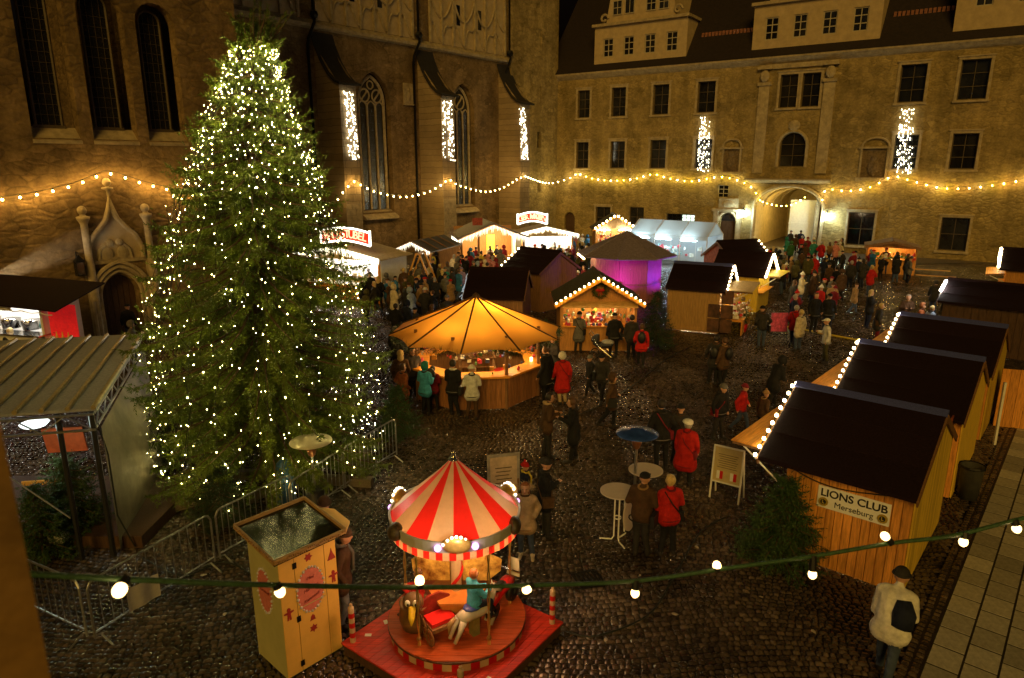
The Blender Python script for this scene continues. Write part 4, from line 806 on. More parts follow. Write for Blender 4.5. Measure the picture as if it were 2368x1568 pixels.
# frosted bush and lamp on roofs behind
m = MB(); fuzzy_ring(m, [(-4.3, 48.2, 2.6), (-4.1, 48.2, 3.0)], .35, 160, .14, .02, 6); tag(m.build('frosted_bush', mk('frosted_leaves', (.3, .22, .17), .8, var=.4), fix=False), 'pale dried bouquet standing on the timbered hut corner', 'decoration')
# sweet stalls with curved glowing name boards
def sweet_stall(name, label, loc, rz, W, D, words, sz, slabel, seed, signx=0, signw=2.2, signz=3.35):
    t = thing(name, label, 'stall', loc, rz, 'fairground stalls by the church'); hW = W / 2
    MB().bx(-hW, hW, -D / 2, -D / 2 + .08, 0, .95).build('counter_front', M_woodH, t); MB().bx(-hW - .05, hW + .05, -D / 2 - .3, -D / 2 + .4, .95, 1.0).build('counter', M_white, t)
    MB().bx(-hW, hW, D / 2 - .05, D / 2, 0, 2.6).build('back_wall', M_white, t)
    for x in (-hW, hW - .06): MB().bx(x, x + .06, -D / 2 + .08, D / 2, 0, 2.5).build('side_wall', M_white, t)
    for x in (-hW + .05, hW - .15): MB().bx(x, x + .1, -D / 2 - .02, -D / 2 + .08, .95, 2.5).build('corner_post', M_woodH, t)
    m = MB(); m.prism([(-hW - .3, 2.45), (0, 3.0), (hW + .3, 2.45), (hW + .3, 2.38), (-hW - .3, 2.38)], lambda p, q: (p[0], q, p[1]), -D / 2 - .5, D / 2 + .2); m.build('roof', mk('cream_roof', (.5, .4, .22), .6, var=.2), t)
    icicles(t, (-hW - .3, -D / 2 - .52, 2.5), (0, -D / 2 - .52, 3.05), int(W * 10), .4, seed, r=.03); icicles(t, (0, -D / 2 - .52, 3.05), (hW + .3, -D / 2 - .52, 2.5), int(W * 10), .4, seed + 1, r=.03)
    MB().bx(-hW + .2, hW - .2, -D / 2 + .5, -D / 2 + .55, 1.0, 1.35).build('glass_screen', mk('clear_screen', (.8, .8, .8), .1, var=.02), t)
    for x in (-W * .28, W * .28): plight((x, -.5, 2.2), 220, (1, .93, .8), .12, t)
    for x in (-W * .3, 0, W * .3): MB().bx(x - .35, x + .35, -.1, -.02, 2.3, 2.36).build('light_tube', E_tube, t)
    goods('sweets and jars along the ' + slabel + ' counter', lambda q: W2(t, (q.uniform(-hW + .2, hW - .2), -D / 2 + q.uniform(-.2, .3), q.uniform(1.05, 1.5))), 60, seed, (.05, .12), [(.8, .8, .75), (.7, .3, .1), (.75, .6, .3), (.8, .75, .6)])
    s = thing('name_board', f'{slabel} board with white bulb border above its stall', 'sign', W2(t, (signx, -D / 2 - .45, signz)), rz, 'curved name boards'); h = sz; K = 12
    def cv(f, dz): x = (f - .5) * signw; return (x, 0, .22 * math.sin(math.pi * f) + dz)
    m = MB(); P = [cv(i / K, -h * .55) for i in range(K + 1)] + [cv(1 - i / K, h * .55) for i in range(K + 1)]; m.add([(p[0], .02, p[2]) for p in P] + [(p[0], .05, p[2]) for p in P], [(i, i + 1, 2 * K - i, 2 * K + 1 - i) for i in range(K)] + [(26 + i, 26 + i + 1, 26 + 2 * K - i, 26 + 2 * K + 1 - i) for i in range(K)]); m.build('backing', mk('sign_red', (.55, .04, .02), .5, emit=(1, .04, .01), estr=.55), s)
    m = MB(); m.tube([cv(i / K, -h * .62) for i in range(K + 1)], .055, 6); m.tube([cv(i / K, h * .62) for i in range(K + 1)], .055, 6)
    for f in (0, 1): m.tube([cv(f, -h * .62), cv(f, h * .62 + .12)], .06, 6)
    m.build('bulb_border', E_border, s)
    n = len(words); M_let = mk('sign_letter', (.9, .7, .5), .5, emit=(1, .75, .45), estr=.9)
    for i, ch in enumerate(words):
        if ch == ' ': continue
        f = (i + .5) / n * .86 + .07; x, _, z = cv(f, 0); text('letter', ch, h * 1.05, M_let, s, (x, 0, z), (R(90), -math.atan(.22 * math.pi * math.cos(math.pi * f) / signw), 0), .01, bold=.008)
    return t
sweet_stall('almond_stall', 'white glowing sweets stall below the smaller curved name board', (2.2, 50.6, 0), R(8), 4.2, 2.4, 'GEBR. MANDELN', .5, 'almond stall', 11, -1.0, 2.1, 3.55)
sweet_stall('bakery_stall', 'white glowing bakery stall beside the spruce tree', (-8.9, 38.6, 0), R(-24), 5.2, 2.6, 'BACKSTÜBEL', .55, 'bakery stall', 21, .75, 3.2, 3.5)
# dark tarpaulin lean-to between bakery and timbered hut
t = thing('tarpaulin_canopy', 'dark ribbed tarpaulin canopy between bakery and timbered hut', 'canopy', (-5.6, 43.2, 0), R(-20), 'fairground stalls by the church')
for s in (-1, 1): MB().hexa([(0, -1.6, 2.75), (s * 1.3, -1.6, 2.15), (s * 1.3, 3.0, 2.15), (0, 3.0, 2.75)], [(0, -1.6, 2.8), (s * 1.3, -1.6, 2.2), (s * 1.3, 3.0, 2.2), (0, 3.0, 2.8)]).build('roof_panel', mk('tarp', (.06, .055, .04), .5, var=.2), t)
for y in (-1.6, -.4, .8, 2.0): MB().tube([(-1.3, y, 2.22), (0, y, 2.82), (1.3, y, 2.22)], .03, 5).build('roof_rib', M_woodB, t)
for x in (-1.25, 1.25): MB().bx(x - .05, x + .05, -1.55, -1.45, 0, 2.2).build('post', M_honey, t)
icicles(t, (-1.3, -1.65, 2.2), (0, -1.65, 2.75), 14, .4, 31); icicles(t, (0, -1.65, 2.75), (1.3, -1.65, 2.2), 14, .4, 32); plight((0, -.3, 2.2), 45, (1, .75, .4), .1, t); MB().bx(-1.2, 1.2, 2.8, 2.85, 0, 2.2).build('back_wall', M_honey, t)
# timber A-frame swing seat
t = thing('swing_frame', 'orange timber A-frame with crossbars among the queue', 'frame', G(975, 685), R(-10)); M_orange = mk('orange_beam', (.6, .3, .06), .5, var=.2, scale=6)
for y in (-.5, .5):
    for s in (-1, 1): MB().beam((s * 1.05, y, 0), (s * .08, y, 2.5), .09, .09).build('leg', M_orange, t)
    MB().beam((-.6, y, 1.15), (.6, y, 1.15), .07, .09).build('crossbar', M_orange, t)
MB().beam((0, -.7, 2.5), (0, .7, 2.5), .09, .1).build('top_beam', M_orange, t); MB().bx(-.85, .85, -.2, .2, .45, .5).build('seat', M_orange, t)
# ---- white frame tent
a = G(1456, 537, 2.3); b = G(1635, 549, 2.3); d = (b - a).to_2d().normalized(); L = (b - a).to_2d().length; nrm = Vector((-d.y, d.x)); D = 2.9
t = thing('frame_tent', 'white frame tent with grey-blue roof lit from inside near the castle wall', 'tent', (*((a + b).to_2d() / 2 + nrm * D / 2), 0), math.atan2(d.y, d.x)); hL = L / 2
M_tent = bpy.data.materials.new('tent_fabric'); M_tent.use_nodes = True; nt_ = M_tent.node_tree; tr = nt_.nodes.new('ShaderNodeBsdfTranslucent'); tr.inputs[0].default_value = (.6, .68, .7, 1); ms = nt_.nodes.new('ShaderNodeMixShader'); ms.inputs[0].default_value = .3
pb = nt_.nodes['Principled BSDF']; pb.inputs['Base Color'].default_value = (.5, .53, .55, 1); pb.inputs['Roughness'].default_value = .5; nt_.links.new(pb.outputs[0], ms.inputs[1]); nt_.links.new(tr.outputs[0], ms.inputs[2]); nt_.links.new(ms.outputs[0], nt_.nodes['Material Output'].inputs[0])
for i in range(3):
    x0 = -hL + i * L / 3 + .02; x1 = x0 + L / 3 - .04
    for s in (-1, 1): MB().add([(x0, s * D / 2, 2.3), (x1, s * D / 2, 2.3), (x1, 0, 3.25), (x0, 0, 3.25)], [(0, 1, 2, 3)]).build('roof_sheet', M_tent, t)
    MB().bx(x0, x1, D / 2 - .02, D / 2, 0, 2.2).build('rear_sheet', M_tent, t)
    for s in (-1, 1): MB().add([(x0, s * (D / 2 + .01), 2.02), (x1, s * (D / 2 + .01), 2.02), (x1, s * (D / 2 + .01), 2.3), (x0, s * (D / 2 + .01), 2.3)], [(0, 1, 2, 3)]).build('valance', M_tent, t)
for i in range(4):
    x = -hL + i * L / 3; MB().tube([(x, -D / 2, 0), (x, -D / 2, 2.3), (x, 0, 3.25), (x, D / 2, 2.3), (x, D / 2, 0)], .035, 6).build('tent_frame', M_white, t)
for s in (-1, 1): MB().add([(s * (hL + .01), -D / 2, 2.3), (s * (hL + .01), D / 2, 2.3), (s * (hL + .01), 0, 3.25)], [(0, 1, 2)]).build('tent_gable', M_tent, t)
for x in (-2.2, -.4, 1.6): plight((x, 0, 2.3), 26, (.75, .95, 1.0), .15, t); MB().bx(x - .6, x + .6, -D / 2 + .2, -D / 2 + .26, 1.92, 1.98).build('light_tube', emat('glint_tube', (.7, .93, 1), 80), t)  # tubes added under the valance so the wet cobbles reflect them
goods('boxes and cups on tables inside the white tent', lambda q: W2(t, (q.uniform(-2, 2.4), q.uniform(-1.1, .2), q.uniform(.8, 1.4))), 40, 12, (.06, .16), [(.7, .8, .8), (.6, .1, .12), (.3, .5, .55)])
# ---- purple octagonal pavilion
pc = (6.35, 38.0); t = thing('round_pavilion', 'octagonal dark-roofed pavilion with walls lit magenta and violet', 'pavilion', (*pc, 0), R(4)); M_pw = mk('pavilion_planks', (.3, .1, .09), .6, var=.25, scale=4, stretch=(9, 9, .7)); M_proof = mk('pavilion_roof', (.2, .165, .22), .55, var=.3, scale=10, bump=.3)
def ring8(r, z, a0=math.pi / 8, n=8): return [(r * math.cos(a0 + 2 * math.pi * i / n), r * math.sin(a0 + 2 * math.pi * i / n), z) for i in range(n)]
ro = ring8(2.75, 2.52); rw = ring8(1.95, 0); rt = ring8(1.95, 2.8)
for i in range(8):
    j = (i + 1) % 8; MB().add([ro[i], ro[j], (0, 0, 3.75), (ro[i][0], ro[i][1], ro[i][2] - .05), (ro[j][0], ro[j][1], ro[j][2] - .05), (0, 0, 3.68)], [(0, 1, 2), (5, 4, 3), (0, 3, 4, 1)]).build('roof_panel', M_proof, t)
    MB().tube([ro[i], (0, 0, 3.77)], .04, 5).build('roof_rib', M_proof, t)
    a = Vector(rw[i]); b = Vector(rw[j]); m = MB()
    for p in boards(None, a.to_2d(), b.to_2d(), .02, lambda q: 2.75, 10, out=((a + b).to_2d() / 2).normalized()): m.add(p.v, p.f)
    m.build('wall_panel', M_pw, t)
m = MB(); m.lathe([(1.99, 1.02), (2.06, 1.02), (2.06, 1.1), (1.99, 1.1)], 8, a0=math.pi / 8); m.build('dado_rail', M_woodB, t)
def spot(loc, to, power, col, ang=70, r=.08):
    l = bpy.data.lights.new('flood', 'SPOT'); l.energy = power; l.color = col; l.spot_size = R(ang); l.spot_blend = .5; l.shadow_soft_size = r; o = bpy.data.objects.new('flood', l); COL.objects.link(o); o.location = loc; o.rotation_euler = (Vector(to) - Vector(loc)).to_track_quat('-Z', 'Y').to_euler(); return o
for (ax, ay, col, pw_) in ((-.9, -2.35, (.7, .04, 1), 170), (2.35, -1.15, (.16, .03, 1), 220), (2.0, -1.9, (.6, .05, 1), 90)):
    p = W2(t, (ax, ay, 1.15)); MB().bx(ax - .06, ax + .06, ay - .05, ay + .05, 1.02, 1.18).build('floodlight', M_black, t); spot(W2(t, (ax * 1.25, ay * 1.25, 1.1)), W2(t, (ax * .7, ay * .7, 1.9)), pw_, col, 105)
string('eave_lights', 'small white bulbs along the far eave of the purple-lit pavilion', [W2(t, (ro[k][0], ro[k][1], ro[k][2] - .06)) for k in (3, 4)], .2, [E_cool], .035, .008, drop=.03)
m = MB(); m.bx(-.6, .1, -.01, .01, -.4, .4); tag(m.build('pink_poster', mk('pink_poster', (.55, .08, .2), .5, var=.5, scale=8), None, loc=G(1815, 745, .9)), 'crimson poster panel at the end of the craft stall', 'poster')
# ------------------------------------------------------------------ spruces
def lean(z): return .0125 * np.maximum(0, z - 4) ** 2 - .03          # the tall tree bows slightly to one side
def spruce_mesh(prof, H, nb, seed, dens=.1, K=13, nl=.075, nw=.011, droop=.35, zlow=.4, axis=(0, 0), tw=1.0, gapf=None):
    """needle triangles of a spruce; prof = [(z, radius)...]; returns mesh arrays and outer points for lights"""
    rg = np.random.RandomState(seed); zs = np.array([p[0] for p in prof]); rs = np.array([p[1] for p in prof])
    T0 = []; TD = []; TL = []; tips = []; br = []
    for b in range(nb):
        f = (b + rg.rand()) / nb; z = zlow + (H - zlow) * f ** 1.12; z = (z if H < 5 else (round(z / .36) * .36 + rg.uniform(-.07, .07))); L = np.interp(z, zs, rs) * (rg.uniform(.72, 1.12) if H < 5 else rg.choice([rg.uniform(.6, .85), rg.uniform(.88, 1.14)], p=[.35, .65])); a = b * 2.39996 + rg.uniform(-.4, .4)
        zr = z + L * .18; d = np.array([math.cos(a), math.sin(a), 0]); sd = np.array([-math.sin(a), math.cos(a), 0])
        n = max(3, int(L / dens)); dz = droop * rg.uniform(.6, 1.3); pts = []
        for i in range(n + 1):
            s = i / n; p = d * L * s + np.array([0, 0, zr - dz * L * s + .32 * dz * L * s * s * s]); pts.append(p)
            if s < .18: continue
            for side in (-1, 1):
                ln = (.10 + .34 * (1 - s) * min(1, L)) * rg.uniform(.7, 1.25) * tw
                q = d * .75 + sd * side * rg.uniform(.6, 1.1) + np.array([0, 0, -rg.uniform(.15, .9)]); T0.append(p); TD.append(q / np.linalg.norm(q)); TL.append(ln)
            if rg.rand() < .75: q = d * .25 + np.array([rg.uniform(-.2, .2), rg.uniform(-.2, .2), -1]); T0.append(p); TD.append(q / np.linalg.norm(q)); TL.append(rg.uniform(.12, .36) * tw * min(1, .4 + L))
        T0.append(pts[-1]); q = d + np.array([0, 0, .35]); TD.append(q / np.linalg.norm(q)); TL.append(.2 * tw); tips.append((pts[-1], d)); tips.append((pts[int(n * .75)], d)); br.append(pts)
    for i in range(int(nb * .05) + 4):                                 # upright leaders
        a = rg.rand() * 6.28; r = rg.rand() * .3 * min(1, rs[0]); p = np.array([r * math.cos(a), r * math.sin(a), H * (.95 - .03 * rg.rand())]); q = np.array([math.cos(a) * .5, math.sin(a) * .5, 1.2]); T0.append(p); TD.append(q / np.linalg.norm(q)); TL.append(H * .045 * rg.uniform(.6, 1.4))
    if H > 5:
        for i in range(26):                                            # long sparse top shoots
            a = rg.rand() * 6.28; r = rg.rand() * .28; p = np.array([r * math.cos(a), r * math.sin(a), H * .945]); q = np.array([math.cos(a) * rg.uniform(.1, 1.0), math.sin(a) * rg.uniform(.1, 1.0), 1.3]); ll = rg.uniform(.35, 1.0); T0 += [p] * 5; TD += [q / np.linalg.norm(q)] * 5; TL += [ll] * 5; br.append([p, p + q / np.linalg.norm(q) * ll * .5, p + q / np.linalg.norm(q) * ll])
        for i in range(150):                                           # upright shoots breaking the outline
            z = rg.uniform(2, 9.2); a = rg.rand() * 6.28; r = np.interp(z, zs, rs) * rg.uniform(.92, 1.1); q = np.array([math.cos(a) * .55, math.sin(a) * .55, rg.uniform(.3, 1.1)]); T0.append(np.array([r * math.cos(a), r * math.sin(a), z])); TD.append(q / np.linalg.norm(q)); TL.append(rg.uniform(.18, .45))
    T0 = np.array(T0); TD = np.array(TD); TL = np.array(TL); n = len(T0)
    t = rg.rand(n, K); base = T0[:, None] + TD[:, None] * (TL[:, None, None] * t[..., None])
    v = rg.normal(size=(n, K, 3)); v -= (v * TD[:, None]).sum(-1, keepdims=True) * TD[:, None]; v /= np.linalg.norm(v, axis=-1, keepdims=True)
    nd = v * .8 + TD[:, None] * .9; nd /= np.linalg.norm(nd, axis=-1, keepdims=True); w_ = np.cross(nd, rg.normal(size=(n, K, 3))); w_ /= np.linalg.norm(w_, axis=-1, keepdims=True)
    ln = nl * rg.uniform(.7, 1.25, (n, K, 1)); V = np.stack([base - w_ * nw, base + w_ * nw, base + nd * ln], 2).reshape(-1, 3)
    if H > 5:
        V[:, 0] += lean(V[:, 2]); br = [[np.array([p[0] + lean(p[2]), p[1], p[2]]) for p in pts] for pts in br]
    return V, tips, br
def tri_mesh(name, V, mat):
    n = len(V) // 3; me = bpy.data.meshes.new(name); me.vertices.add(n * 3); me.vertices.foreach_set('co', V.astype(np.float32).reshape(-1)); me.loops.add(n * 3); me.loops.foreach_set('vertex_index', np.arange(n * 3, dtype=np.int32))
    me.polygons.add(n); me.polygons.foreach_set('loop_start', np.arange(n, dtype=np.int32) * 3); me.polygons.foreach_set('loop_total', np.full(n, 3, np.int32)); me.materials.append(mat); me.update(calc_edges=True); return me
def spruce(name, label, loc, prof, H, nb, seed, mat, trunk_r, group=None, cat='tree', **kw):
    t = thing(name, label, cat, loc, 0, group); V, tips, br = spruce_mesh(prof, H, nb, seed, **kw)
    link('crown', tri_mesh('crown', V, mat), t); MB().tube([(float(lean(H * f)) if H > 5 else 0, 0, H * f - .02) for f in (0, .3, .5, .75, .97)], [trunk_r, trunk_r * .8, trunk_r * .6, trunk_r * .35, trunk_r * .12], 9).build('trunk', M_bark, t, True)
    m = MB()
    for pts in br: m.tube([tuple(p) for p in (pts[0], pts[len(pts) // 2], pts[-1])], [trunk_r * .16 + .004, trunk_r * .1 + .003, .003], 4, caps=False)
    stuff(m.build('limbs', M_bark, t, fix=False)); return t, tips
M_xmas = mk('christmas_spruce', (.075, .135, .012), .5, var=.5, scale=2.2, spec=.4, col2=(.17, .235, .018))
PROF = [(.3, 2.3), (1.3, 2.62), (3, 2.55), (4.6, 2.25), (6.6, 1.66), (8.4, .95), (9.2, .6), (9.8, .42), (10.3, .22), (10.7, .1)]
TL = G(637, 1100); TL.x += .0
xt, tips = spruce('christmas_tree', 'tall lit Christmas spruce standing in the courtyard', TL, PROF, 10.2, 580, 4, M_xmas, .2, dens=.085, K=15, nl=.085, nw=.011, zlow=.55)
# fairy lights on that tree
fl = thing('fairy_light_chain', 'chain of tiny white lights wound over the tall Christmas spruce', 'string lights', TL); q = random.Random(12); L = []; WIRES = []
for k in range(56):                                               # strings hang down the crown
    a = k * 2 * math.pi / 56 + q.uniform(-.07, .07); z = 9.65; n = 0; W_ = []
    while z > .55:
        r = np.interp(z, [p[0] for p in PROF], [p[1] for p in PROF]) * q.uniform(.8, 1.04) + .02
        da = q.uniform(-.5, .5) / (r + .5) * .4; L.append((r * math.cos(a + da), r * math.sin(a + da), z - q.uniform(0, .2))); W_.append(L[-1]); z -= q.uniform(.12, .62) * (.55 if z > 7.2 else 1)
    WIRES.append(W_)
WIRES = [[(p[0] + float(lean(p[2])), p[1], p[2]) for p in W_] for W_ in WIRES]; L = [(p[0] + float(lean(p[2])), p[1], p[2]) for p in L]
cs = Vector((-TL.x, -TL.y)).normalized(); L = [p for p in L if p[0] * cs.x + p[1] * cs.y > -.35 * math.hypot(p[0], p[1])]
L.sort(key=lambda p: -(p[0] * cs.x + p[1] * cs.y) - .05 * p[2]); FB = MB().sph((0, 0, 0), 1, 6, 4).mesh('fairy_bulb', [E_fairy], True)
for p in L[:295]: link('bulb', FB, fl, p, scale=(lambda k: ((.0074 * k), (.0074 * k), (.01 * k)))(rnd.choice((.75, .9, 1, 1.1, 1.5))))
m = MB()
for W_ in WIRES: m.tube([Vector(p) * .99 for p in W_], .006, 4, caps=False)
stuff(m.build('light_wire', M_cable, fl, fix=False)); m = MB()
for p in L[295:]: k = rnd.choice((.75, .9, 1, 1.1, 1.4)); m.sph(p, ((.0074 * k), (.0074 * k), (.01 * k)), 6, 4)
stuff(m.build('bulb_mass', E_fairy, fl, fix=False))
# smaller conifers
def sp(lab, px, py, H, Rr, seed, nb=90, name='small_spruce', mat=None, **kw):
    kw.setdefault('dens', .07); kw.setdefault('nl', .06); kw.setdefault('nw', .007); kw.setdefault('zlow', .12)
    return spruce(name, lab, G(px, py), [(.1, Rr), (H * .3, Rr * .95), (H * .7, Rr * .5), (H, .06)], H, nb, seed, mat or M_needle, .03 + H * .012, 'small cut spruces', **kw)
sp('bushy small spruce against the plank wall of the club-sign hut', 1800, 1300, 1.75, .72, 21, 150, K=14)
sp('dark spruce between the wreath stall and the awning craft stall', 1515, 800, 2.3, .8, 22, 110, mat=M_needlek)
sp('young pine with upright shoots left of the bar tent', 920, 1010, 1.5, .6, 23, 90)
sp('small spruce at the foot of the tall tree beside the stage tarp', 372, 1075, 1.7, .75, 24, 110, mat=M_needlek)
sp('low spruce behind the crowd barrier below the tall tree', 515, 1215, 1.35, .6, 25, 90, mat=M_needlek)
sp('green spruce inside the stage front opening', 175, 1235, 1.7, .75, 26, 110)
sp('spruce at the lower stage opening beside the window frame', 105, 1285, 1.5, .6, 27, 90)
sp('little spruce peeping over the huts near the bulb-edged gable', 1712, 700, 2.6, .5, 28, 70, mat=M_needlek)

# ------------------------------------------------------------------ bar pavilion
pv = thing('bar_pavilion', 'round wooden bar under a glowing amber canvas roof', 'pavilion', (-1.17, 21.75, 0), R(6))
M_canvas = bpy.data.materials.new('amber_tent_canvas'); M_canvas.use_nodes = True; nt_ = M_canvas.node_tree; pb = nt_.nodes['Principled BSDF']; pb.inputs['Base Color'].default_value = (.5, .33, .11, 1); pb.inputs['Roughness'].default_value = .75
tr = nt_.nodes.new('ShaderNodeBsdfTranslucent'); tr.inputs[0].default_value = (.75, .36, .05, 1); ms = nt_.nodes.new('ShaderNodeMixShader'); ms.inputs[0].default_value = .55; nz = nt_.nodes.new('ShaderNodeTexNoise'); nz.inputs['Scale'].default_value = 5; bp = nt_.nodes.new('ShaderNodeBump'); bp.inputs['Strength'].default_value = .35; bp.inputs['Distance'].default_value = .08
nt_.links.new(nz.outputs[0], bp.inputs['Height']); nt_.links.new(bp.outputs[0], pb.inputs['Normal']); nt_.links.new(pb.outputs[0], ms.inputs[1]); nt_.links.new(tr.outputs[0], ms.inputs[2]); nt_.links.new(ms.outputs[0], nt_.nodes['Material Output'].inputs[0])
NR = 10; RIM, ZR, ZA = 2.85, 2.02, 3.2
def can(a, f, sag=0):                                              # canopy surface: f 0 at the apex, 1 at the rim
    z = ZA - (ZA - ZR) * (f ** .93); return Vector((RIM * f * math.cos(a), RIM * f * math.sin(a), z - sag))
for i in range(NR):
    a0 = 2 * math.pi * i / NR + .1; a1 = a0 + 2 * math.pi / NR; vs = []; fs = []; K = 6; J = 8
    for jf in range(J + 1):
        f = jf / J
        for k in range(K + 1):
            t = k / K; fr = f * (1 + .0 * t); p0 = can(a0, f); p1 = can(a1, f); p = p0.lerp(p1, t); p.z -= .05 * 4 * t * (1 - t) * f; 
            if jf == J: p = p * (1 - .035 * 4 * t * (1 - t)); p.z = p0.z + .06 * 4 * t * (1 - t) - .0
            vs.append(p)
    fs = [(r * (K + 1) + k, r * (K + 1) + k + 1, (r + 1) * (K + 1) + k + 1, (r + 1) * (K + 1) + k) for r in range(J) for k in range(K)]
    MB().add(vs, fs).build('canvas_panel', M_canvas, pv, True)
    MB().tube([can(a0, f) + Vector((0, 0, .012)) for f in (0.02, .3, .6, .85, 1)], .028, 5).build('canopy_rib', M_woodD, pv)
m = MB(); m.lathe([(.12, -.05), (.1, .05), (0, .12)], 10, (0, 0, ZA)); m.build('canopy_cap', M_woodD, pv)
m = MB(); path = [tuple(can(2 * math.pi * i / 40, .96) - Vector((0, 0, .08 + .05 * math.sin(i * math.pi / 2)))) for i in range(41)]; fuzzy_ring(m, path, .09, 2400, .1, .009, 5); stuff(m.build('fir_garland', M_needlek, pv, fix=False))
OB = ring8(2.1, 0, math.pi / 8)
M_bar = mk('bar_planks', (.3, .13, .05), .45, var=.4, scale=4, stretch=(9, 9, .7), bump=.15, rand=.2)
for i in range(8):
    j = (i + 1) % 8; a = Vector(OB[i]); b = Vector(OB[j]); o = ((a + b).to_2d() / 2).normalized()
    f = MB().add([(a.x * .985, a.y * .985, 0), (b.x * .985, b.y * .985, 0), (b.x * .985, b.y * .985, 1.02), (a.x * .985, a.y * .985, 1.02)], [(0, 1, 2, 3)]).build('bar_panel', M_woodB, pv)
    for p in boards(None, a.to_2d(), b.to_2d(), .03, lambda q: 1.03, 10, .025, .012, o): p.build('plank', M_bar, f)
    MB().hexa([(a.x * 1.1, a.y * 1.1, 1.04), (b.x * 1.1, b.y * 1.1, 1.04), (b.x * .8, b.y * .8, 1.04), (a.x * .8, a.y * .8, 1.04)], [(a.x * 1.1, a.y * 1.1, 1.1), (b.x * 1.1, b.y * 1.1, 1.1), (b.x * .8, b.y * .8, 1.1), (a.x * .8, a.y * .8, 1.1)]).build('bar_top', M_woodH, pv)
    MB().tube([(a.x, a.y, 0), (a.x, a.y, 2.32)], .055, 6).build('post', M_woodB, pv)
m = MB(); m.bx(-.5, .5, -.35, .35, 0, 1.7)
for z in (.9, 1.2, 1.5): m.bx(-.6, .6, -.45, .45, z, z + .03)
m.build('bottle_shelf', M_woodB, pv); MB().bx(.45, 1.2, -.7, -.1, .75, .78).build('red_worktop', M_red, pv)
goods('bottles, cups and lanterns inside the amber bar tent', lambda q: W2(pv, (lambda a, r: (r * math.cos(a), r * math.sin(a), q.choice((1.14, 1.3, 1.55, 1.75))))(q.uniform(0, 6.28), q.uniform(.3, 1.0) if q.random() < .6 else 1.9)), 110, 33, (.03, .08))
for k in range(7): a = k * .9 + .3; MB().sph((1.35 * math.cos(a), 1.35 * math.sin(a), 1.95), .05, 8, 6).build('pendant_lamp', E_warm, pv)
plight((.35, -.1, 2.55), 75, (1, .62, .2), .1, pv); plight((-.6, -1.2, 1.85), 30, (1, .66, .28), .08, pv); plight((1.1, -.3, 1.85), 30, (1, .66, .28), .08, pv)
for k, (ax, ay) in enumerate(((-1.75, -.95), (1.75, -.55))): tag(MB().lathe([(0, 0), (.045, 0), (.045, .12), (0, .13)], 8).build('table_candle', emat('candle_glow', (1, .6, .2), 9), None, loc=W2(pv, (ax, ay, 1.11))), ('glowing candle glass on the bar top nearest the spruce', 'glowing candle glass on the bar top beside the dark-coated men')[k], 'candle', 'candles on the bar')

# ------------------------------------------------------------------ carousel
CC = (-.87, 9.42); cr = thing('carousel', 'small children carousel with red and white striped canopy', 'carousel', (*CC, 0), 0)
M_deck = mk('red_deck', (.5, .035, .018), .32, var=.35, scale=4, stretch=(.8, 9, 9), bump=.15, rand=.12); M_cream = mk('cream_canvas', (.52, .38, .25), .6, var=.15, scale=3, bump=.3, bscale=5); M_redc = mk('red_canvas', (.5, .009, .008), .5, var=.2, scale=3, bump=.3, bscale=5)
def sheer(m, col, f):                                             # thin canvas lets the lamps inside shine through
    t_ = m.node_tree; a_ = t_.nodes['Principled BSDF']; x_ = t_.nodes.new('ShaderNodeMixShader'); x_.inputs[0].default_value = f; y_ = t_.nodes.new('ShaderNodeBsdfTranslucent'); y_.inputs[0].default_value = (*col, 1)
    t_.links.new(a_.outputs[0], x_.inputs[1]); t_.links.new(y_.outputs[0], x_.inputs[2]); t_.links.new(x_.outputs[0], t_.nodes['Material Output'].inputs[0])
sheer(M_cream, (.75, .5, .3), .2); sheer(M_redc, (.75, .03, .02), .25)
A = R(8 + 45)
def pr(x, y): return (x * math.cos(A) - y * math.sin(A) - .03, x * math.sin(A) + y * math.cos(A) - .19)
base = MB().hexa([(*pr(x, y), .0) for x, y in ((-1.2, -1.2), (1.2, -1.2), (1.2, 1.2), (-1.2, 1.2))], [(*pr(x, y), .18) for x, y in ((-1.2, -1.2), (1.2, -1.2), (1.2, 1.2), (-1.2, 1.2))]).build('platform', M_woodD, cr)
for i in range(20):
    y0 = -1.23 + i * .123; MB().hexa([(*pr(x, y), .182) for x, y in ((-1.23, y0), (1.23, y0), (1.23, y0 + .117), (-1.23, y0 + .117))], [(*pr(x, y), .21) for x, y in ((-1.23, y0), (1.23, y0), (1.23, y0 + .117), (-1.23, y0 + .117))]).build('plank', M_deck, base)
NS = 48
sk = MB(); sk.lathe([(1.06, .19), (1.06, .35)], NS, mif=lambda i, j: j % 2); sk.build('striped_skirt', [M_redc, M_cream], cr)
dk = MB(); dk.lathe([(1.09, .35), (1.09, .375), (0, .375)], NS); dk.build('turntable', M_woodD, cr)
for i in range(18):
    y0 = -1.05 + i * .117; ha = math.sqrt(max(.0, 1.08 ** 2 - y0 ** 2)); hb = math.sqrt(max(.0, 1.08 ** 2 - (y0 + .112) ** 2)); MB().hexa([(-ha, y0, .376), (ha, y0, .376), (hb, y0 + .112, .376), (-hb, y0 + .112, .376)], [(-ha, y0, .39), (ha, y0, .39), (hb, y0 + .112, .39), (-hb, y0 + .112, .39)]).build('deck_plank', mk('orange_deck', (.42, .075, .018), .3, var=.35, scale=4, stretch=(.8, 9, 9), bump=.1, rand=.15), cr)
NC = 16
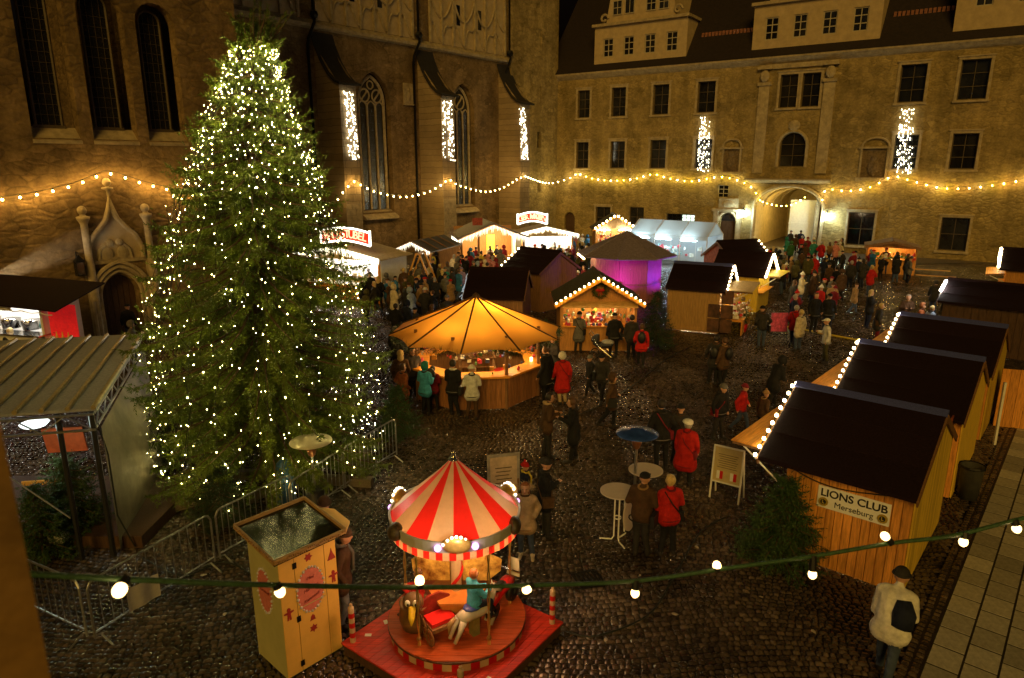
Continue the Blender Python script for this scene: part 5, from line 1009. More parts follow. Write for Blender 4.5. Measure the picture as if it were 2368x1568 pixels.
for i in range(NC):
    a0 = 2 * math.pi * i / NC + .06; a1 = a0 + 2 * math.pi / NC; vs = []; J = 5
    for j in range(J + 1):
        f = j / J; r = .04 + .93 * f; z = 3.06 - .84 * (f ** .92)
        for k in range(4): a = a0 + (a1 - a0) * k / 3; dp = .015 * math.sin(math.pi * k / 3) * f; vs.append((r * math.cos(a) * (1 - dp), r * math.sin(a) * (1 - dp), z - dp))
    MB().add(vs, [(j * 4 + k, j * 4 + k + 1, (j + 1) * 4 + k + 1, (j + 1) * 4 + k) for j in range(J) for k in range(3)]).build('canopy_panel', (M_redc, M_cream)[i % 2], cr, True)
m = MB(); m.lathe([(.05, 3.02), (.09, 3.06), (.02, 3.1), (.035, 3.14), (0, 3.19)], 10); m.build('finial', M_chrome, cr, True)
m = MB(); m.lathe([(.98, 2.08), (1.0, 2.25), (.97, 2.25), (.95, 2.08)], NS); m.build('rim_board', mk('rim_grey', (.5, .48, .42), .4, var=.1), cr)
sk = MB(); sk.lathe([(.98, 1.96), (.98, 2.08)], 64, mif=lambda i, j: j % 2); sk.build('striped_valance', [M_redc, M_cream], cr)
for k in range(6):                                                 # round medallions and lit cartouches on the rim
    a = R(-84 + k * 60); c, s = math.cos(a), math.sin(a)
    if k % 2 == 0:
        m = MB(); m.sph((1.0 * c, 1.0 * s, 2.22), (.17 * abs(s) + .05, .17 * abs(c) + .05, .13), 12, 8); m.build('cartouche', mk('gold_cartouche', (.55, .33, .1), .35, .3, var=.3), cr, True)
        for i in range(7): b = a + (i - 3) * .06; MB().sph((1.03 * math.cos(b), 1.03 * math.sin(b), 2.36 - .022 * (i - 3) ** 2 * .6), .02, 8, 6).build('rim_bulb', emat('rim_bulb', (1, .85, .6), 7), cr)
        for sg_ in (-1, 1): b = a + sg_ * .26; MB().sph((1.01 * math.cos(b), 1.01 * math.sin(b), 2.17), .05, 10, 8).build('side_lamp', emat('side_lamp', (.75, .35, 1), 3), cr)
        plight((1.35 * c, 1.35 * s, 2.42), 8, (1, .8, .55), .05, cr)
    else:
        m = MB(); m.sph((1.0 * c, 1.0 * s, 2.19), (.15 * abs(s) + .03, .15 * abs(c) + .03, .13), 12, 8); m.build('medallion', mk('dark_medallion', (.07, .05, .02), .5, .3, var=.5, scale=25, bump=.5), cr, True)
m = MB(); m.lathe([(.12, .39), (.12, .5), (.085, .52), (.085, 2.6)], 24, mif=lambda i, j: 0); m.build('centre_pole', M_cream, cr)
m = MB(); P = [(.088 * math.cos(t), .088 * math.sin(t), .5 + t * .115) for t in [i * .3 for i in range(60)]]; m.tube(P, .028, 5); m.build('pole_stripe', M_redc, cr)
m = MB(); m.lathe([(.38, .39), (.4, .5), (.4, .8), (.46, .82), (.46, .86), (0, .86)], 6); m.build('centre_box', mk('orange_box', (.5, .18, .04), .35, var=.25), cr)
for k in range(6):                                                 # painted swirl boards round the pole
    a = R(10 + k * 32); m = MB(); m.prism([(.1, 1.0), (.5, .95), (.7, 1.1), (.72, 1.3), (.55, 1.4), (.5, 1.55), (.66, 1.65), (.7, 1.85), (.4, 1.98), (.1, 1.98)], lambda p, t: (p[0] * math.cos(a) - t * math.sin(a), p[0] * math.sin(a) + t * math.cos(a), p[1]), -.012, .012); m.build('swirl_board', mk('swirl_gold', (.55, .16, .03), .35, var=.8, scale=5, col2=(.75, .5, .12)), cr)
for k in range(5):                                                 # twisted brass poles
    a = R(-125 + k * 72); c, s = .88 * math.cos(a), .88 * math.sin(a); m = MB(); M_brass = mk('brass', (.6, .42, .15), .3, .9, var=.2)
    for ph in (0, math.pi): m.tube([(c + .014 * math.cos(t * 14 + ph), s + .014 * math.sin(t * 14 + ph), .39 + t * 1.67) for t in [i / 60 for i in range(61)]], .014, 4)
    p = m.build('twisted_pole', M_brass, cr); MB().sph((c, s, .5), .04, 8, 6).build('pole_foot', M_brass, p)
# carousel seats: they are bolted on, so parts of it
def horse(x, y, rz, z=.39):
    h = bpy.data.objects.new('carousel_horse', None); COL.objects.link(h); h.parent = cr; h.location = (x, y, z); h.rotation_euler = (0, 0, rz)
    m = MB(); m.tube([(0, .27, .36), (0, .1, .4), (0, -.1, .38), (0, -.24, .42), (0, -.33, .56), (0, -.36, .66)], [.09, .115, .11, .1, .07, .05], 10); m.tube([(0, -.34, .68), (0, -.45, .6), (0, -.5, .55)], [.06, .045, .035], 8)
    for sx in (-.07, .07):
        m.tube([(sx, -.2, .36), (sx, -.32, .22), (sx, -.26, .08)], [.05, .035, .03], 7); m.tube([(sx, .24, .36), (sx * 1.1, .32, .2), (sx, .4, .06)], [.06, .038, .03], 7); m.tube([(sx * .4, -.36, .7), (sx * .5, -.36, .76)], [.02, .004], 5)
    m.build('body', mk('horse_white', (.5, .46, .4), .3, var=.08), h, True); m = MB(); m.sph((0, .02, .49), (.12, .17, .05), 10, 6); m.build('saddle', mk('horse_blue', (.05, .08, .4), .3), h, True)
    m = MB(); m.tube([(0, .34, .42), (0, .44, .36), (0, .46, .2)], [.03, .045, .01], 6); m.build('tail', mk('mane', (.35, .22, .1), .6), h, True); m = MB(); m.tube([(0, -.3, .7), (0, -.22, .58), (0, -.18, .48)], [.03, .04, .02], 6); m.build('mane', mk('mane', (.35, .22, .1), .6), h, True)
    MB().bx(-.06, .06, -.06, .06, 0, .3).build('stand', mk('olive_stand', (.2, .17, .06), .5, var=.3), h)
horse(.3, -.46, R(128)); horse(-.1, .75, R(250))
m = MB(); m.lathe([(0, 0), (.2, .02), (.25, .2), (.22, .4), (.24, .44), (.2, .44), (.18, .1), (0, .08)], 14, (-.62, -.3, .39)); tb = m.build('barrel_seat', mk('barrel_brown', (.14, .08, .03), .45, var=.4, scale=6), cr, True)
m = MB(); m.sph((-.6, -.55, 1.0), (.16, .14, .16), 12, 9); m.build('bird_head', mk('bird_brown', (.1, .06, .025), .5, var=.3), tb, True); m = MB(); m.tube([(-.6, -.66, .98), (-.59, -.8, .9), (-.59, -.86, .82)], [.06, .05, .008], 8); m.build('beak', mk('beak_yellow', (.75, .5, .03), .35), tb, True)
for sx in (-.065, .05): MB().sph((-.6 + sx, -.665, 1.06), (.042, .03, .055), 8, 6).build('eye', M_white, tb, True); MB().sph((-.6 + sx + .008, -.693, 1.05), (.018, .012, .026), 7, 5).build('pupil', M_black, tb, True)
ca = bpy.data.objects.new('carriage_seat', None); COL.objects.link(ca); ca.parent = cr; ca.location = (-.22, -.48, .39); ca.rotation_euler = (0, 0, R(35))
MB().bx(-.22, .22, -.18, .18, .2, .26).build('floor', M_woodB, ca); MB().bx(-.2, .2, -.14, .14, .27, .33).build('cushion', mk('red_cushion', (.65, .02, .02), .3), ca); m = MB(); m.prism([(-.24, .26), (.24, .26), (.27, .5), (.1, .6), (-.1, .6), (-.27, .5)], lambda p, t: (p[0], t, p[1]), .16, .2); m.build('backrest', mk('dark_red_pad', (.2, .02, .015), .4, var=.4, scale=14), ca)
for sx in (-.25, .25):
    for y, r in ((-.14, .12), (.14, .17)):
        m = MB(); m.tube([(sx, y + r * math.cos(t), r + .02 + r * math.sin(t)) for t in [i * math.pi / 8 for i in range(16)]], .016, 5, closed=True)
        for i in range(4): t = i * math.pi / 4; m.tube([(sx, y - r * math.cos(t), r + .02 - r * math.sin(t)), (sx, y + r * math.cos(t), r + .02 + r * math.sin(t))], .009, 4)
        m.build('wheel', mk('wheel_brown', (.18, .08, .03), .4), ca)
mo = bpy.data.objects.new('toy_motorbike', None); COL.objects.link(mo); mo.parent = cr; mo.location = (.72, .1, .39); mo.rotation_euler = (0, 0, R(150))
m = MB(); m.tube([(0, .32, .3), (0, .1, .42), (0, -.15, .44), (0, -.3, .4)], [.06, .1, .11, .06], 9); m.build('body', M_red, mo, True); m = MB(); m.sph((0, .1, .5), (.09, .18, .05), 9, 6); m.build('seat', M_black, mo, True); MB().tube([(-.2, -.22, .62), (0, -.26, .58), (.2, -.22, .62)], .016, 6).build('handlebar', M_chrome, mo)
for y in (-.3, .3): MB().lathe([(.05, -.04), (.15, -.04), (.16, 0), (.15, .04), (.05, .04)], 14).build('wheel', M_black, mo, True, (0, y, .17)).rotation_euler = (0, R(90), 0)
m = MB(); m.prism([(-.12, .45), (.12, .45), (.09, .75), (-.09, .75)], lambda p, t: (p[0], t - p[1] * .1, p[1]), -.3, -.285); m.build('windscreen', M_white, mo)
plight((0.2, -.2, 1.85), 24, (1, .55, .22), .12, cr); plight((-.35, -.55, 1.88), 24, (1, .52, .22), .1, cr); plight((.5, -.5, 1.88), 18, (1, .52, .22), .1, cr)
for k, (x, y) in enumerate(((-1.1, 1.1), (1.1, -1.1), (-1.1, -1.1))):   # striped corner posts
    X, Y = pr(x, y); m = MB(); zz = [.21 + i * .085 for i in range(8)]
    for i in range(7): m.lathe([(.045, zz[i]), (.045, zz[i + 1])], 12, (X, Y, 0), i % 2)
    m.lathe([(.045, zz[-1]), (.02, zz[-1] + .03), (.025, zz[-1] + .06), (0, zz[-1] + .08)], 12, (X, Y, 0), 0); m.build('striped_post', [M_cream, M_redc], cr)
for k in range(7):
    X, Y = pr(rnd.uniform(-1.15, 1.15), (-1.12 if k % 2 else 1.12) * rnd.uniform(.9, 1)); X, Y = (Y + .2, X - .2) if k > 4 else (X, Y)
    tag(MB().bx(-.05, .05, -.03, .03, 0, .004).build('paper_ticket', M_white, None, loc=(CC[0] + X, CC[1] + Y, .214)), 'small white paper ticket lying on the red carousel platform', 'ticket', 'tickets on the carousel platform').rotation_euler = (0, 0, k)

# ------------------------------------------------------------------ ticket booth
a = G(576, 1522); b = G(667, 1572); c = G(792, 1497); e1 = (c - b).to_2d(); Wb = e1.length; bz = math.atan2(e1.y, e1.x)
bt = thing('ticket_booth', 'small yellow ticket booth with pink ornaments and flat tray roof', 'booth', (b.x, b.y, 0), bz); Db = .86; Hb = 1.98
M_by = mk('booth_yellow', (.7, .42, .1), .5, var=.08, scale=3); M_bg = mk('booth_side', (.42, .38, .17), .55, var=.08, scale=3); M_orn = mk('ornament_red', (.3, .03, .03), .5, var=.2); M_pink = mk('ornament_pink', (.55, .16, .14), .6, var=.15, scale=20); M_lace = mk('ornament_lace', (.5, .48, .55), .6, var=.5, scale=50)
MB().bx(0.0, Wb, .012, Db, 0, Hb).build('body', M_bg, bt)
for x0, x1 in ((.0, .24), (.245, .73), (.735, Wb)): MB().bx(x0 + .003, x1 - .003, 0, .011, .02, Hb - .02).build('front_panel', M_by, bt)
MB().bx(.28, .7, -.012, -.001, 1.05, 1.06).build('hatch_edge', M_bg, bt)
for z in (1.72, .85, .1): MB().bx(.215, .275, -.012, -.001, z, z + .09).build('hinge', M_dark, bt)
def oval(parent, c3, rx, rz_, out, mat, ring, nm):
    n = 28; m = MB(); o = Vector(out)
    ax = Vector((1, 0, 0)) if abs(o.y) > .5 else Vector((0, 1, 0))
    P = [Vector(c3) + ax * rx * math.cos(t) + Vector((0, 0, 1)) * rz_ * math.sin(t) for t in [2 * math.pi * i / n for i in range(n)]]
    m.add([p + o * .006 for p in P], [tuple(range(n))]); f = m.build(nm, mat, parent)
    m = MB()
    for i, p in enumerate(P): m.sph(p + o * .008, (.016 + .008 * (i % 2),) * 3, 6, 4)
    m.build('lace_edge', ring, f)['kind'] = 'stuff'; return f
f = oval(bt, (.47, 0, 1.28), .22, .36, (0, -1, 0), M_pink, M_lace, 'front_oval'); M_script = mk('script_ink', (.25, .05, .05), .6)
text('lettering', 'Mini', .07, M_script, f, (.47, -.012, 1.47), (R(90), 0, 0), .002, shear=.3); text('lettering', 'Märchen', .07, M_script, f, (.47, -.012, 1.3), (R(90), R(-12), 0), .002, shear=.3); text('lettering', 'Karussell', .07, M_script, f, (.47, -.012, 1.14), (R(90), R(-12), 0), .002, shear=.3)
f = oval(bt, (0, .45, 1.28), .2, .36, (-1, 0, 0), M_pink, M_lace, 'side_oval'); text('lettering', 'Karussell', .07, M_script, f, (-.012, .45, 1.28), (R(90), 0, R(-90)), .002, shear=.3)
def flat(poly, x, z, s, nm):
    m = MB(); m.prism([(x + px * s, z + pz * s) for px, pz in poly], lambda p, t: (p[0], t, p[1]), -.007, -.001); m.build(nm, M_orn, bt)
flat([(math.cos(R(90 + i * 30)) * (1 if i % 2 == 0 else .55), math.sin(R(90 + i * 30)) * (1 if i % 2 == 0 else .55)) for i in range(12)], .47, .62, .07, 'star_ornament')
flat([(-.9, -.7), (-.6, -.4), (-.5, .4), (0, .9), (.5, .4), (.6, -.4), (.9, -.7)], .47, .8, .06, 'bell_ornament'); flat([(-.8, -1), (-.1, -1), (0, -1.1), (.1, -1), (.8, -1), (.25, .2), (0, 1.1), (-.25, .2)], .85, 1.68, .09, 'tree_ornament')
flat([(math.cos(R(i * 30)) * (1 if i % 2 == 0 else .6), math.sin(R(i * 30)) * (1 if i % 2 == 0 else .6)) for i in range(12)], .47, 1.8, .07, 'flower_ornament')
GB = [(-.3, -1), (-.1, -1), (0, -.3), (.1, -1), (.35, -1), (.25, 0), (.8, .2), (.75, .4), (.2, .4), (.3, .75), (.1, 1), (-.15, 1), (-.3, .75), (-.2, .4), (-.75, .35), (-.8, .15), (-.25, 0)]
flat(GB, .1, 1.05, .1, 'gingerbread_ornament'); flat(GB, .86, 1.3, .1, 'gingerbread_ornament')
m = MB(); m.hexa([(-.12, -.14, Hb), (Wb + .1, -.14, Hb), (Wb + .1, Db + .1, Hb + .14), (-.12, Db + .1, Hb + .14)], [(-.12, -.14, Hb + .05), (Wb + .1, -.14, Hb + .05), (Wb + .1, Db + .1, Hb + .19), (-.12, Db + .1, Hb + .19)]); rf = m.build('roof', mk('roof_pan', (.016, .015, .006), .07, var=.3, bump=.06, bscale=14), bt)
for P in (((-.12, -.14, Hb + .06), (Wb + .1, -.14, Hb + .06)), ((Wb + .1, -.14, Hb + .06), (Wb + .1, Db + .1, Hb + .2)), ((Wb + .1, Db + .1, Hb + .2), (-.12, Db + .1, Hb + .2)), ((-.12, Db + .1, Hb + .2), (-.12, -.14, Hb + .06))): MB().beam(*P, .035, .07).build('roof_edge', mk('roof_edge_wood', (.36, .22, .08), .5, var=.2), rf)
MB().hexa([(Wb + .1, -.14, Hb + .0), (Wb + .34, .1, Hb + .0), (Wb + .34, .5, Hb + .06), (Wb + .1, .75, Hb + .1)], [(Wb + .1, -.14, Hb + .03), (Wb + .34, .1, Hb + .03), (Wb + .34, .5, Hb + .09), (Wb + .1, .75, Hb + .13)]).build('side_shelf', M_by, bt)
m = MB(); q = random.Random(4)
for i in range(34): t = i / 34; m.sph((-.1 + t * (Wb + .2), -.17, Hb + .06 + q.uniform(-.02, .02)), .016, 6, 4)
for i in range(24): t = i / 24; m.sph((-.15, -.14 + t * (Db + .2), Hb + .1 + t * .13 + q.uniform(-.02, .02)), .016, 6, 4)
stuff(m.build('bead_garland', mk('bead_red', (.35, .05, .03), .3, var=.8, scale=60, col2=(.5, .3, .1)), bt))
# ------------------------------------------------------------------ stage at the left
so_ = Vector((-7.66, 11.7, 0)); sd_ = Vector((-.35, .937, 0)).normalized(); fd_ = Vector((-.975, -.22, 0)).normalized(); HS = 3.0
st = thing('stage_canopy', 'low stage canopy with grey ribbed roof and tan side tarpaulin', 'stage', so_)
def sq(a, b, z): return fd_ * a + sd_ * b + Vector((0, 0, z))       # a metres left along the front, b metres back
M_memb = mk('grey_membrane', (.25, .27, .35), .6, var=.25, scale=20, bump=.3); M_rib = mk('brass_rib', (.33, .27, .14), .35, .3, var=.3, scale=10)
MB().hexa([sq(-.12, -.1, HS), sq(9, -.1, HS), sq(9, 6.1, HS - .05), sq(-.12, 6.1, HS - .05)], [sq(-.12, -.1, HS + .05), sq(9, -.1, HS + .05), sq(9, 6.1, HS), sq(-.12, 6.1, HS)]).build('roof', M_memb, st)
for i in range(20): MB().tube([sq(-.08 + i * .42, -.12, HS + .07), sq(-.08 + i * .42, 6.1, HS + .02)], .045, 6).build('roof_rib', M_rib, st)
m = MB(); m.tube([sq(-.05, -.05, HS - .08), sq(6, -.05, HS - .08)], .025, 5); m.tube([sq(-.05, -.05, HS - .38), sq(6, -.05, HS - .38)], .025, 5)
for i in range(14): m.tube([sq(i * .42, -.05, HS - .38 + (.3 if i % 2 else 0)), sq((i + 1) * .42, -.05, HS - .08 - (.3 if i % 2 else 0))], .014, 4)
m.build('front_truss', M_steel, st)
m = MB(); m.tube([sq(-.05, 0, HS - .08), sq(-.05, 6, HS - .12)], .025, 5); m.tube([sq(-.05, 0, HS - .35), sq(-.05, 6, HS - .4)], .025, 5)
for i in range(16): m.tube([sq(-.05, i * .37, HS - .36 + (.27 if i % 2 else 0)), sq(-.05, (i + 1) * .37, HS - .09 - (.27 if i % 2 else 0))], .014, 4)
m.build('side_truss', M_steel, st)
M_tarp = mk('tan_tarpaulin', (.18, .155, .1), .6, var=.25, scale=2, bump=.3, bscale=6); vs = []; K = 12; J = 8
for j in range(J + 1):
    for k in range(K + 1): f = k / K; g_ = j / J; vs.append(sq(-.1 - .35 * math.sin(math.pi * g_) * math.sin(math.pi * f) - .5 * (1 - g_) ** 2 * f, .15 + f * (5.8 - 1.6 * (1 - g_) ** 2), g_ * (HS - .42) + .02))
m = MB(); m.add(vs, [(j * (K + 1) + k, j * (K + 1) + k + 1, (j + 1) * (K + 1) + k + 1, (j + 1) * (K + 1) + k) for j in range(J) for k in range(K)]); m.build('side_tarpaulin', M_tarp, st, True)
for a, b in ((0, 0), (.55, 0), (0, 5.9), (4.5, 0)): MB().tube([sq(a, b, 0), sq(a, b, HS - .05)], .05, 7).build('post', M_black, st)
m = MB(); m.tube([sq(-.06, .1, HS - .3), sq(-.12, .25, 2.0), sq(-.15, .1, .8), sq(-.35, .2, .05)], .015, 5); m.build('rope', M_cable, st)
MB().tube([sq(.62, -.02, .9), sq(2.2, -.02, HS - .4)], .014, 5).build('diagonal_bar', M_steel, st)
MB().bx(-4, .4, .3, 3, 0, .25).build('stage_floor', M_woodD, st); p = sq(1.3, 1.2, 2.35); MB().lathe([(0, 0), (.2, 0), (.26, .06), (0, .1)], 12, p).build('stage_lamp', emat('stage_lamp_glow', (.9, 1, .95), 1.6), st); plight(p - Vector((0, 0, .15)), 26, (.85, 1, .8), .12, st)
for k, (a, b, z, lab, col) in enumerate(((1.2, 2.6, 1.5, 'orange-red cloth banner hanging inside the stage', (.5, .1, .03)), (1.55, 1.9, .85, 'orange board lying across the stage back', (.6, .3, .05)))):
    P = so_ + sq(a, b, z); tag(MB().bx(-.4, .4, -.02, .02, -.3 if k == 0 else -.05, .3 if k == 0 else .05).build('stage_banner' if k == 0 else 'board', mk('stage_cloth%d' % k, col, .6, var=.2), None, loc=P), lab, 'banner' if k == 0 else 'board').rotation_euler = (.2, 0, R(10))
tag(MB().bx(-.14, .14, -.1, .1, 0, .14).build('white_box', M_white, None, loc=so_ + sq(1.0, .4, .25)), 'small white box with red mark under the stage lamp', 'box')
# ------------------------------------------------------------------ snack stall behind the stage
t = thing('snack_stall', 'bright white snack counter under a dark scalloped awning behind the stage', 'stall', (-17.2, 23.6, .62), R(-14))
MB().bx(-3, 1.35, -.6, -.5, 0, 1.0).build('counter_front', M_white, t); MB().bx(-3, 1.4, -.85, -.3, 1.0, 1.05).build('counter', M_chrome, t); MB().bx(-3, 1.4, .9, .95, 0, 2.4).build('back_wall', M_white, t); MB().bx(1.3, 1.4, -.6, .9, 0, 2.3).build('side_post', M_white, t)
m = MB(); m.hexa([(-3.2, -1.5, 2.35), (3.0, -1.5, 2.1), (2.6, 1.0, 2.6), (-3.2, 1.0, 2.75)], [(-3.2, -1.5, 2.4), (3.0, -1.5, 2.15), (2.6, 1.0, 2.65), (-3.2, 1.0, 2.8)]); m.build('awning', M_felt, t)
m = MB(); m.tube([(-3.2 + i * .1, -1.53, 2.3 - i * .004 - .06 * abs(math.sin(i * .45))) for i in range(62)], .018, 5); m.build('scalloped_edge', M_white, t)
MB().bx(-2.0, .6, -1.0, -.96, 1.92, 2.22).build('menu_board', mk('menu', (.6, .52, .4), .5, var=.4, scale=14), t); MB().bx(1.45, 2.6, -.4, -.36, .6, 2.1).build('red_drink_panel', mk('drink_red', (.55, .02, .02), .35, emit=(1, .02, .02), estr=.25), t)
for k in range(3):
    m = MB(); m.lathe([(0, 0), (.05, 0), (.06, .1), (.045, .2), (.02, .28), (.02, .36), (0, .36)], 8, (1.7 + k * .25, -.42, .78)); m.build('painted_bottle', mk('bottle_orange', (.8, .45, .1), .4), t)
for x, z in ((-1.6, 1.05), (-.7, 1.05), (.2, 1.05)): MB().lathe([(.0, 0), (.28, 0), (.3, .3), (.32, .32), (0, .34)], 14, (x, 0, z)).build('cooking_pot', M_chrome, t, True)
for x in (-2.2, -.6, .8): plight((x, -.1, 2.1), 55, (1, .97, .92), .12, t); MB().bx(x - .5, x + .5, .2, .26, 2.22, 2.27).build('light_tube', E_tube, t)
MB().bx(-3, 1.35, -.5, .9, -.62, -.02).build('trailer_skirt', M_steel, t)
for x in (-1.6, .3): MB().bx(x - .3, x + .3, -.56, -.5, -.62, -.1).build('wheel_cover', M_black, t)
# ------------------------------------------------------------------ barriers
def barrier(a, b, lab, n=15):
    a = Vector((*a, 0)); b = Vector((*b, 0)); d = b - a; L = d.length; t = thing('crowd_barrier', lab, 'barrier', a, math.atan2(d.y, d.x), 'steel crowd barriers')
    MB().tube([(0, 0, .12), (0, 0, .98), (.05, 0, 1.07), (.12, 0, 1.1), (L - .12, 0, 1.1), (L - .05, 0, 1.07), (L, 0, .98), (L, 0, .12)], .02, 6).build('outer_frame', M_steel, t); MB().tube([(0, 0, .22), (L, 0, .22)], .016, 5).build('lower_rail', M_steel, t)
    for i in range(1, n): MB().tube([(L * i / n, 0, .22), (L * i / n, 0, 1.1)], .008, 4).build('bar', M_steel, t)
    for x in (.1, L - .1): MB().tube([(x, -.25, .0), (x, 0, .14), (x, .25, .0)], .016, 5).build('foot', M_steel, t)
barrier((-8.9, 10.35), (-6.68, 9.25), 'crowd barrier nearest the window frame at the lower corner', 14)
barrier((-6.52, 9.2), (-5.55, 11.35), 'crowd barrier carrying the white plastic sheet', 14)
barrier((-5.5, 11.45), (-4.6, 13.0), 'crowd barrier behind the ticket booth', 14)
barrier((-4.5, 12.6), (-3.85, 14.3), 'crowd barrier beside the patio heater under the spruce', 13); barrier((-3.82, 14.35), (-2.95, 16.2), 'crowd barrier end piece reaching toward the bar tent', 14)
p = G(300, 1475); m = MB(); vs = [(-.28 + .56 * i / 6, .02 * math.sin(i * 1.7), .08 + .42 * j / 4) for j in range(5) for i in range(7)]; m.add(vs, [(j * 7 + i, j * 7 + i + 1, (j + 1) * 7 + i + 1, (j + 1) * 7 + i) for j in range(4) for i in range(6)]); o = tag(m.build('plastic_sheet', mk('grey_sheet', (.45, .43, .42), .4, var=.15, scale=5), None, True, (-6.12, 9.95, .12)), 'white plastic sheet tied to the barrier at lower corner', 'sheet'); o.rotation_euler = (0, 0, R(62))
# timber baulks and blue cover at the foot of the tree
for k, (a, b, lab) in enumerate((((385, 1175), (545, 1130), 'long squared timber lying beside the stage tarp'), ((420, 1100), (650, 1095), 'timber baulk behind the spruce trunk'), ((700, 1105), (860, 1115), 'timber baulk right of the trunk behind the barrier'), ((780, 1075), (850, 1050), 'short slanting timber end by the barrier'), ((560, 1160), (640, 1120), 'rough plank leaning to the spruce trunk'))):
    A_ = G(*a, .14); B_ = G(*b, .14); tag(MB().beam(A_, B_, .2, .2).build('timber_baulk', mk('grey_timber', (.15, .12, .08), .7, var=.3, scale=5, stretch=(6, 6, 6), bump=.2)), lab, 'timber', 'timber baulks under the spruce')
for k, (a, b, lab) in enumerate((((375, 1175), (385, 1165), ''), )): pass
p = G(665, 1175); m = MB(); m.lathe([(.16, 0), (.21, .15), (.2, .5), (.21, .8), (.17, 1.05), (.06, 1.16), (0, 1.17)], 12); m.v = [(x + .03 * math.sin(z * 9 + x * 20), y + .03 * math.sin(z * 7), z) for x, y, z in m.v]; tag(m.build('covered_heater', mk('blue_cover', (.03, .09, .2), .45, var=.5, scale=8, bump=.6, bscale=10), None, True, p), 'folded patio heater wrapped in crumpled blue plastic by the spruce', 'heater')
# ------------------------------------------------------------------ patio heaters, tables, boards
M_refl = mk('heater_reflector', (.75, .68, .5), .3, .55, var=.1)
def heater(px, py, lab, H=2.2, mat=M_refl, dome=None, flame=False, pole=M_steel):
    t = thing('patio_heater', lab, 'heater', G(px, py), 0, 'patio heaters')
    MB().lathe([(0, 0), (.22, 0), (.22, .06), (.2, .08), (.2, .6), (.16, .66), (.03, .68)], 14).build('gas_housing', M_black, t, True); MB().lathe([(.03, .66), (.03, H - .3)], 10).build('pole', pole, t)
    MB().lathe([(.03, H - .36), (.07, H - .32), (.1, H - .22), (.1, H - .06), (.05, H - .04)], 14).build('burner', mk('copper', (.45, .2, .1), .35, .8), t, True)
    MB().lathe([(0, H + .1), (.12, H + .1), (.15, H + .065), (.3, H + .035), (.43, H - .005), (.435, H - .02), (.28, H + .01), (.1, H + .02)], 28).build('reflector', dome or mat, t, True)
    return t
ht = heater(732, 1195, 'chrome patio heater with mushroom reflector under the tall spruce', 1.75)
ht2 = heater(1463, 1205, 'patio heater with blue-topped reflector between the standing tables', 2.0, dome=mk('blue_reflector', (.05, .12, .45), .25, .6, var=.3), pole=M_steel)
plight((0, 0, 1.9), 3, (.5, .7, 1), .1, ht2)
def table(px, py, lab, r=.36, h=1.1, tilt=None):
    t = thing('standing_table', lab, 'table', G(px, py), R(20), 'white standing tables'); M_tt = mk('table_top', (.55, .46, .4), .45, var=.06)
    MB().lathe([(0, h - .03), (r - .015, h - .03), (r, h - .02), (r, h - .005), (r - .012, h), (0, h)], 32).build('table_top', M_tt, t)
    for k in range(3):
        a = k * 2 * math.pi / 3 + .5; c, s = math.cos(a), math.sin(a); MB().tube([(.06 * c, .06 * s, h - .03), (.06 * c, .06 * s, .1), (.1 * c, .1 * s, .03), (.34 * c, .34 * s, .02)], .015, 6).build('leg', M_white, t)
    MB().lathe([(.075, .5), (.075, .53)], 10).build('ring', M_white, t); return t
table(1425, 1250, 'white standing table with splayed tube legs by the red-jacketed couple'); table(1487, 1195, 'white standing table behind the blue-topped heater'); 
t = thing('folded_table', 'folded white table top leaning behind the standing table', 'table', G(1452, 1225), R(60)); m = MB(); m.lathe([(0, 0), (.34, 0), (.34, .025), (0, .025)], 28); o = m.build('table_top', MATS['table_top'], t, loc=(0, 0, .36)); o.rotation_euler = (R(84), 0, 0); MB().beam((-.1, .05, 0), (.0, .1, .7), .03, .03).build('leg', M_white, t)
table(888, 700, 'white standing table among the bakery queue', .38, 1.12); table(1985, 640, 'far standing table near the low far stall', .4, 1.1)
for k, (px, py) in enumerate(((1530, 1070),)): pass
# sign stand (A-board) with posters
a = G(1640, 1150); b = G(1706, 1168); d = (b - a).to_2d(); t = thing('sign_stand', 'white framed sign stand with ochre poster in front of the club-sign hut', 'sign', a, math.atan2(d.y, d.x)); L = d.length
for x in (0, L): MB().beam((x, 0, 0), (x, .12, 1.25), .035, .03).build('leg', M_white, t); MB().beam((x, .42, 0), (x, .12, 1.22), .03, .03).build('rear_leg', M_white, t)
for z in (.42, 1.24): MB().beam((0, .04 + (z - .42) * .095, z), (L, .04 + (z - .42) * .095, z), .03, .03).build('cross_rail', M_white, t)
m = MB(); m.hexa([(.02, .035, .44), (L - .02, .035, .44), (L - .02, .05, .44), (.02, .05, .44)], [(.02, .112, 1.22), (L - .02, .112, 1.22), (L - .02, .127, 1.22), (.02, .127, 1.22)]); pb_ = m.build('poster', mk('ochre_poster', (.5, .4, .2), .4, var=.1, scale=8), t)
def tp(x, z): return (x, .03 + (z - .44) * .099, z)
for i in range(7): z = 1.06 - i * .05; w0 = .1 + .02 * (i % 3); MB().hexa([tp(w0, z), tp(L - w0, z), (L - w0, tp(0, z)[1] + .005, z), (w0, tp(0, z)[1] + .005, z)], [tp(w0, z + .012), tp(L - w0, z + .012), (L - w0, tp(0, z)[1] + .006, z + .012), (w0, tp(0, z)[1] + .006, z + .012)]).build('text_line', mk('poster_ink', (.12, .08, .03), .6), pb_)
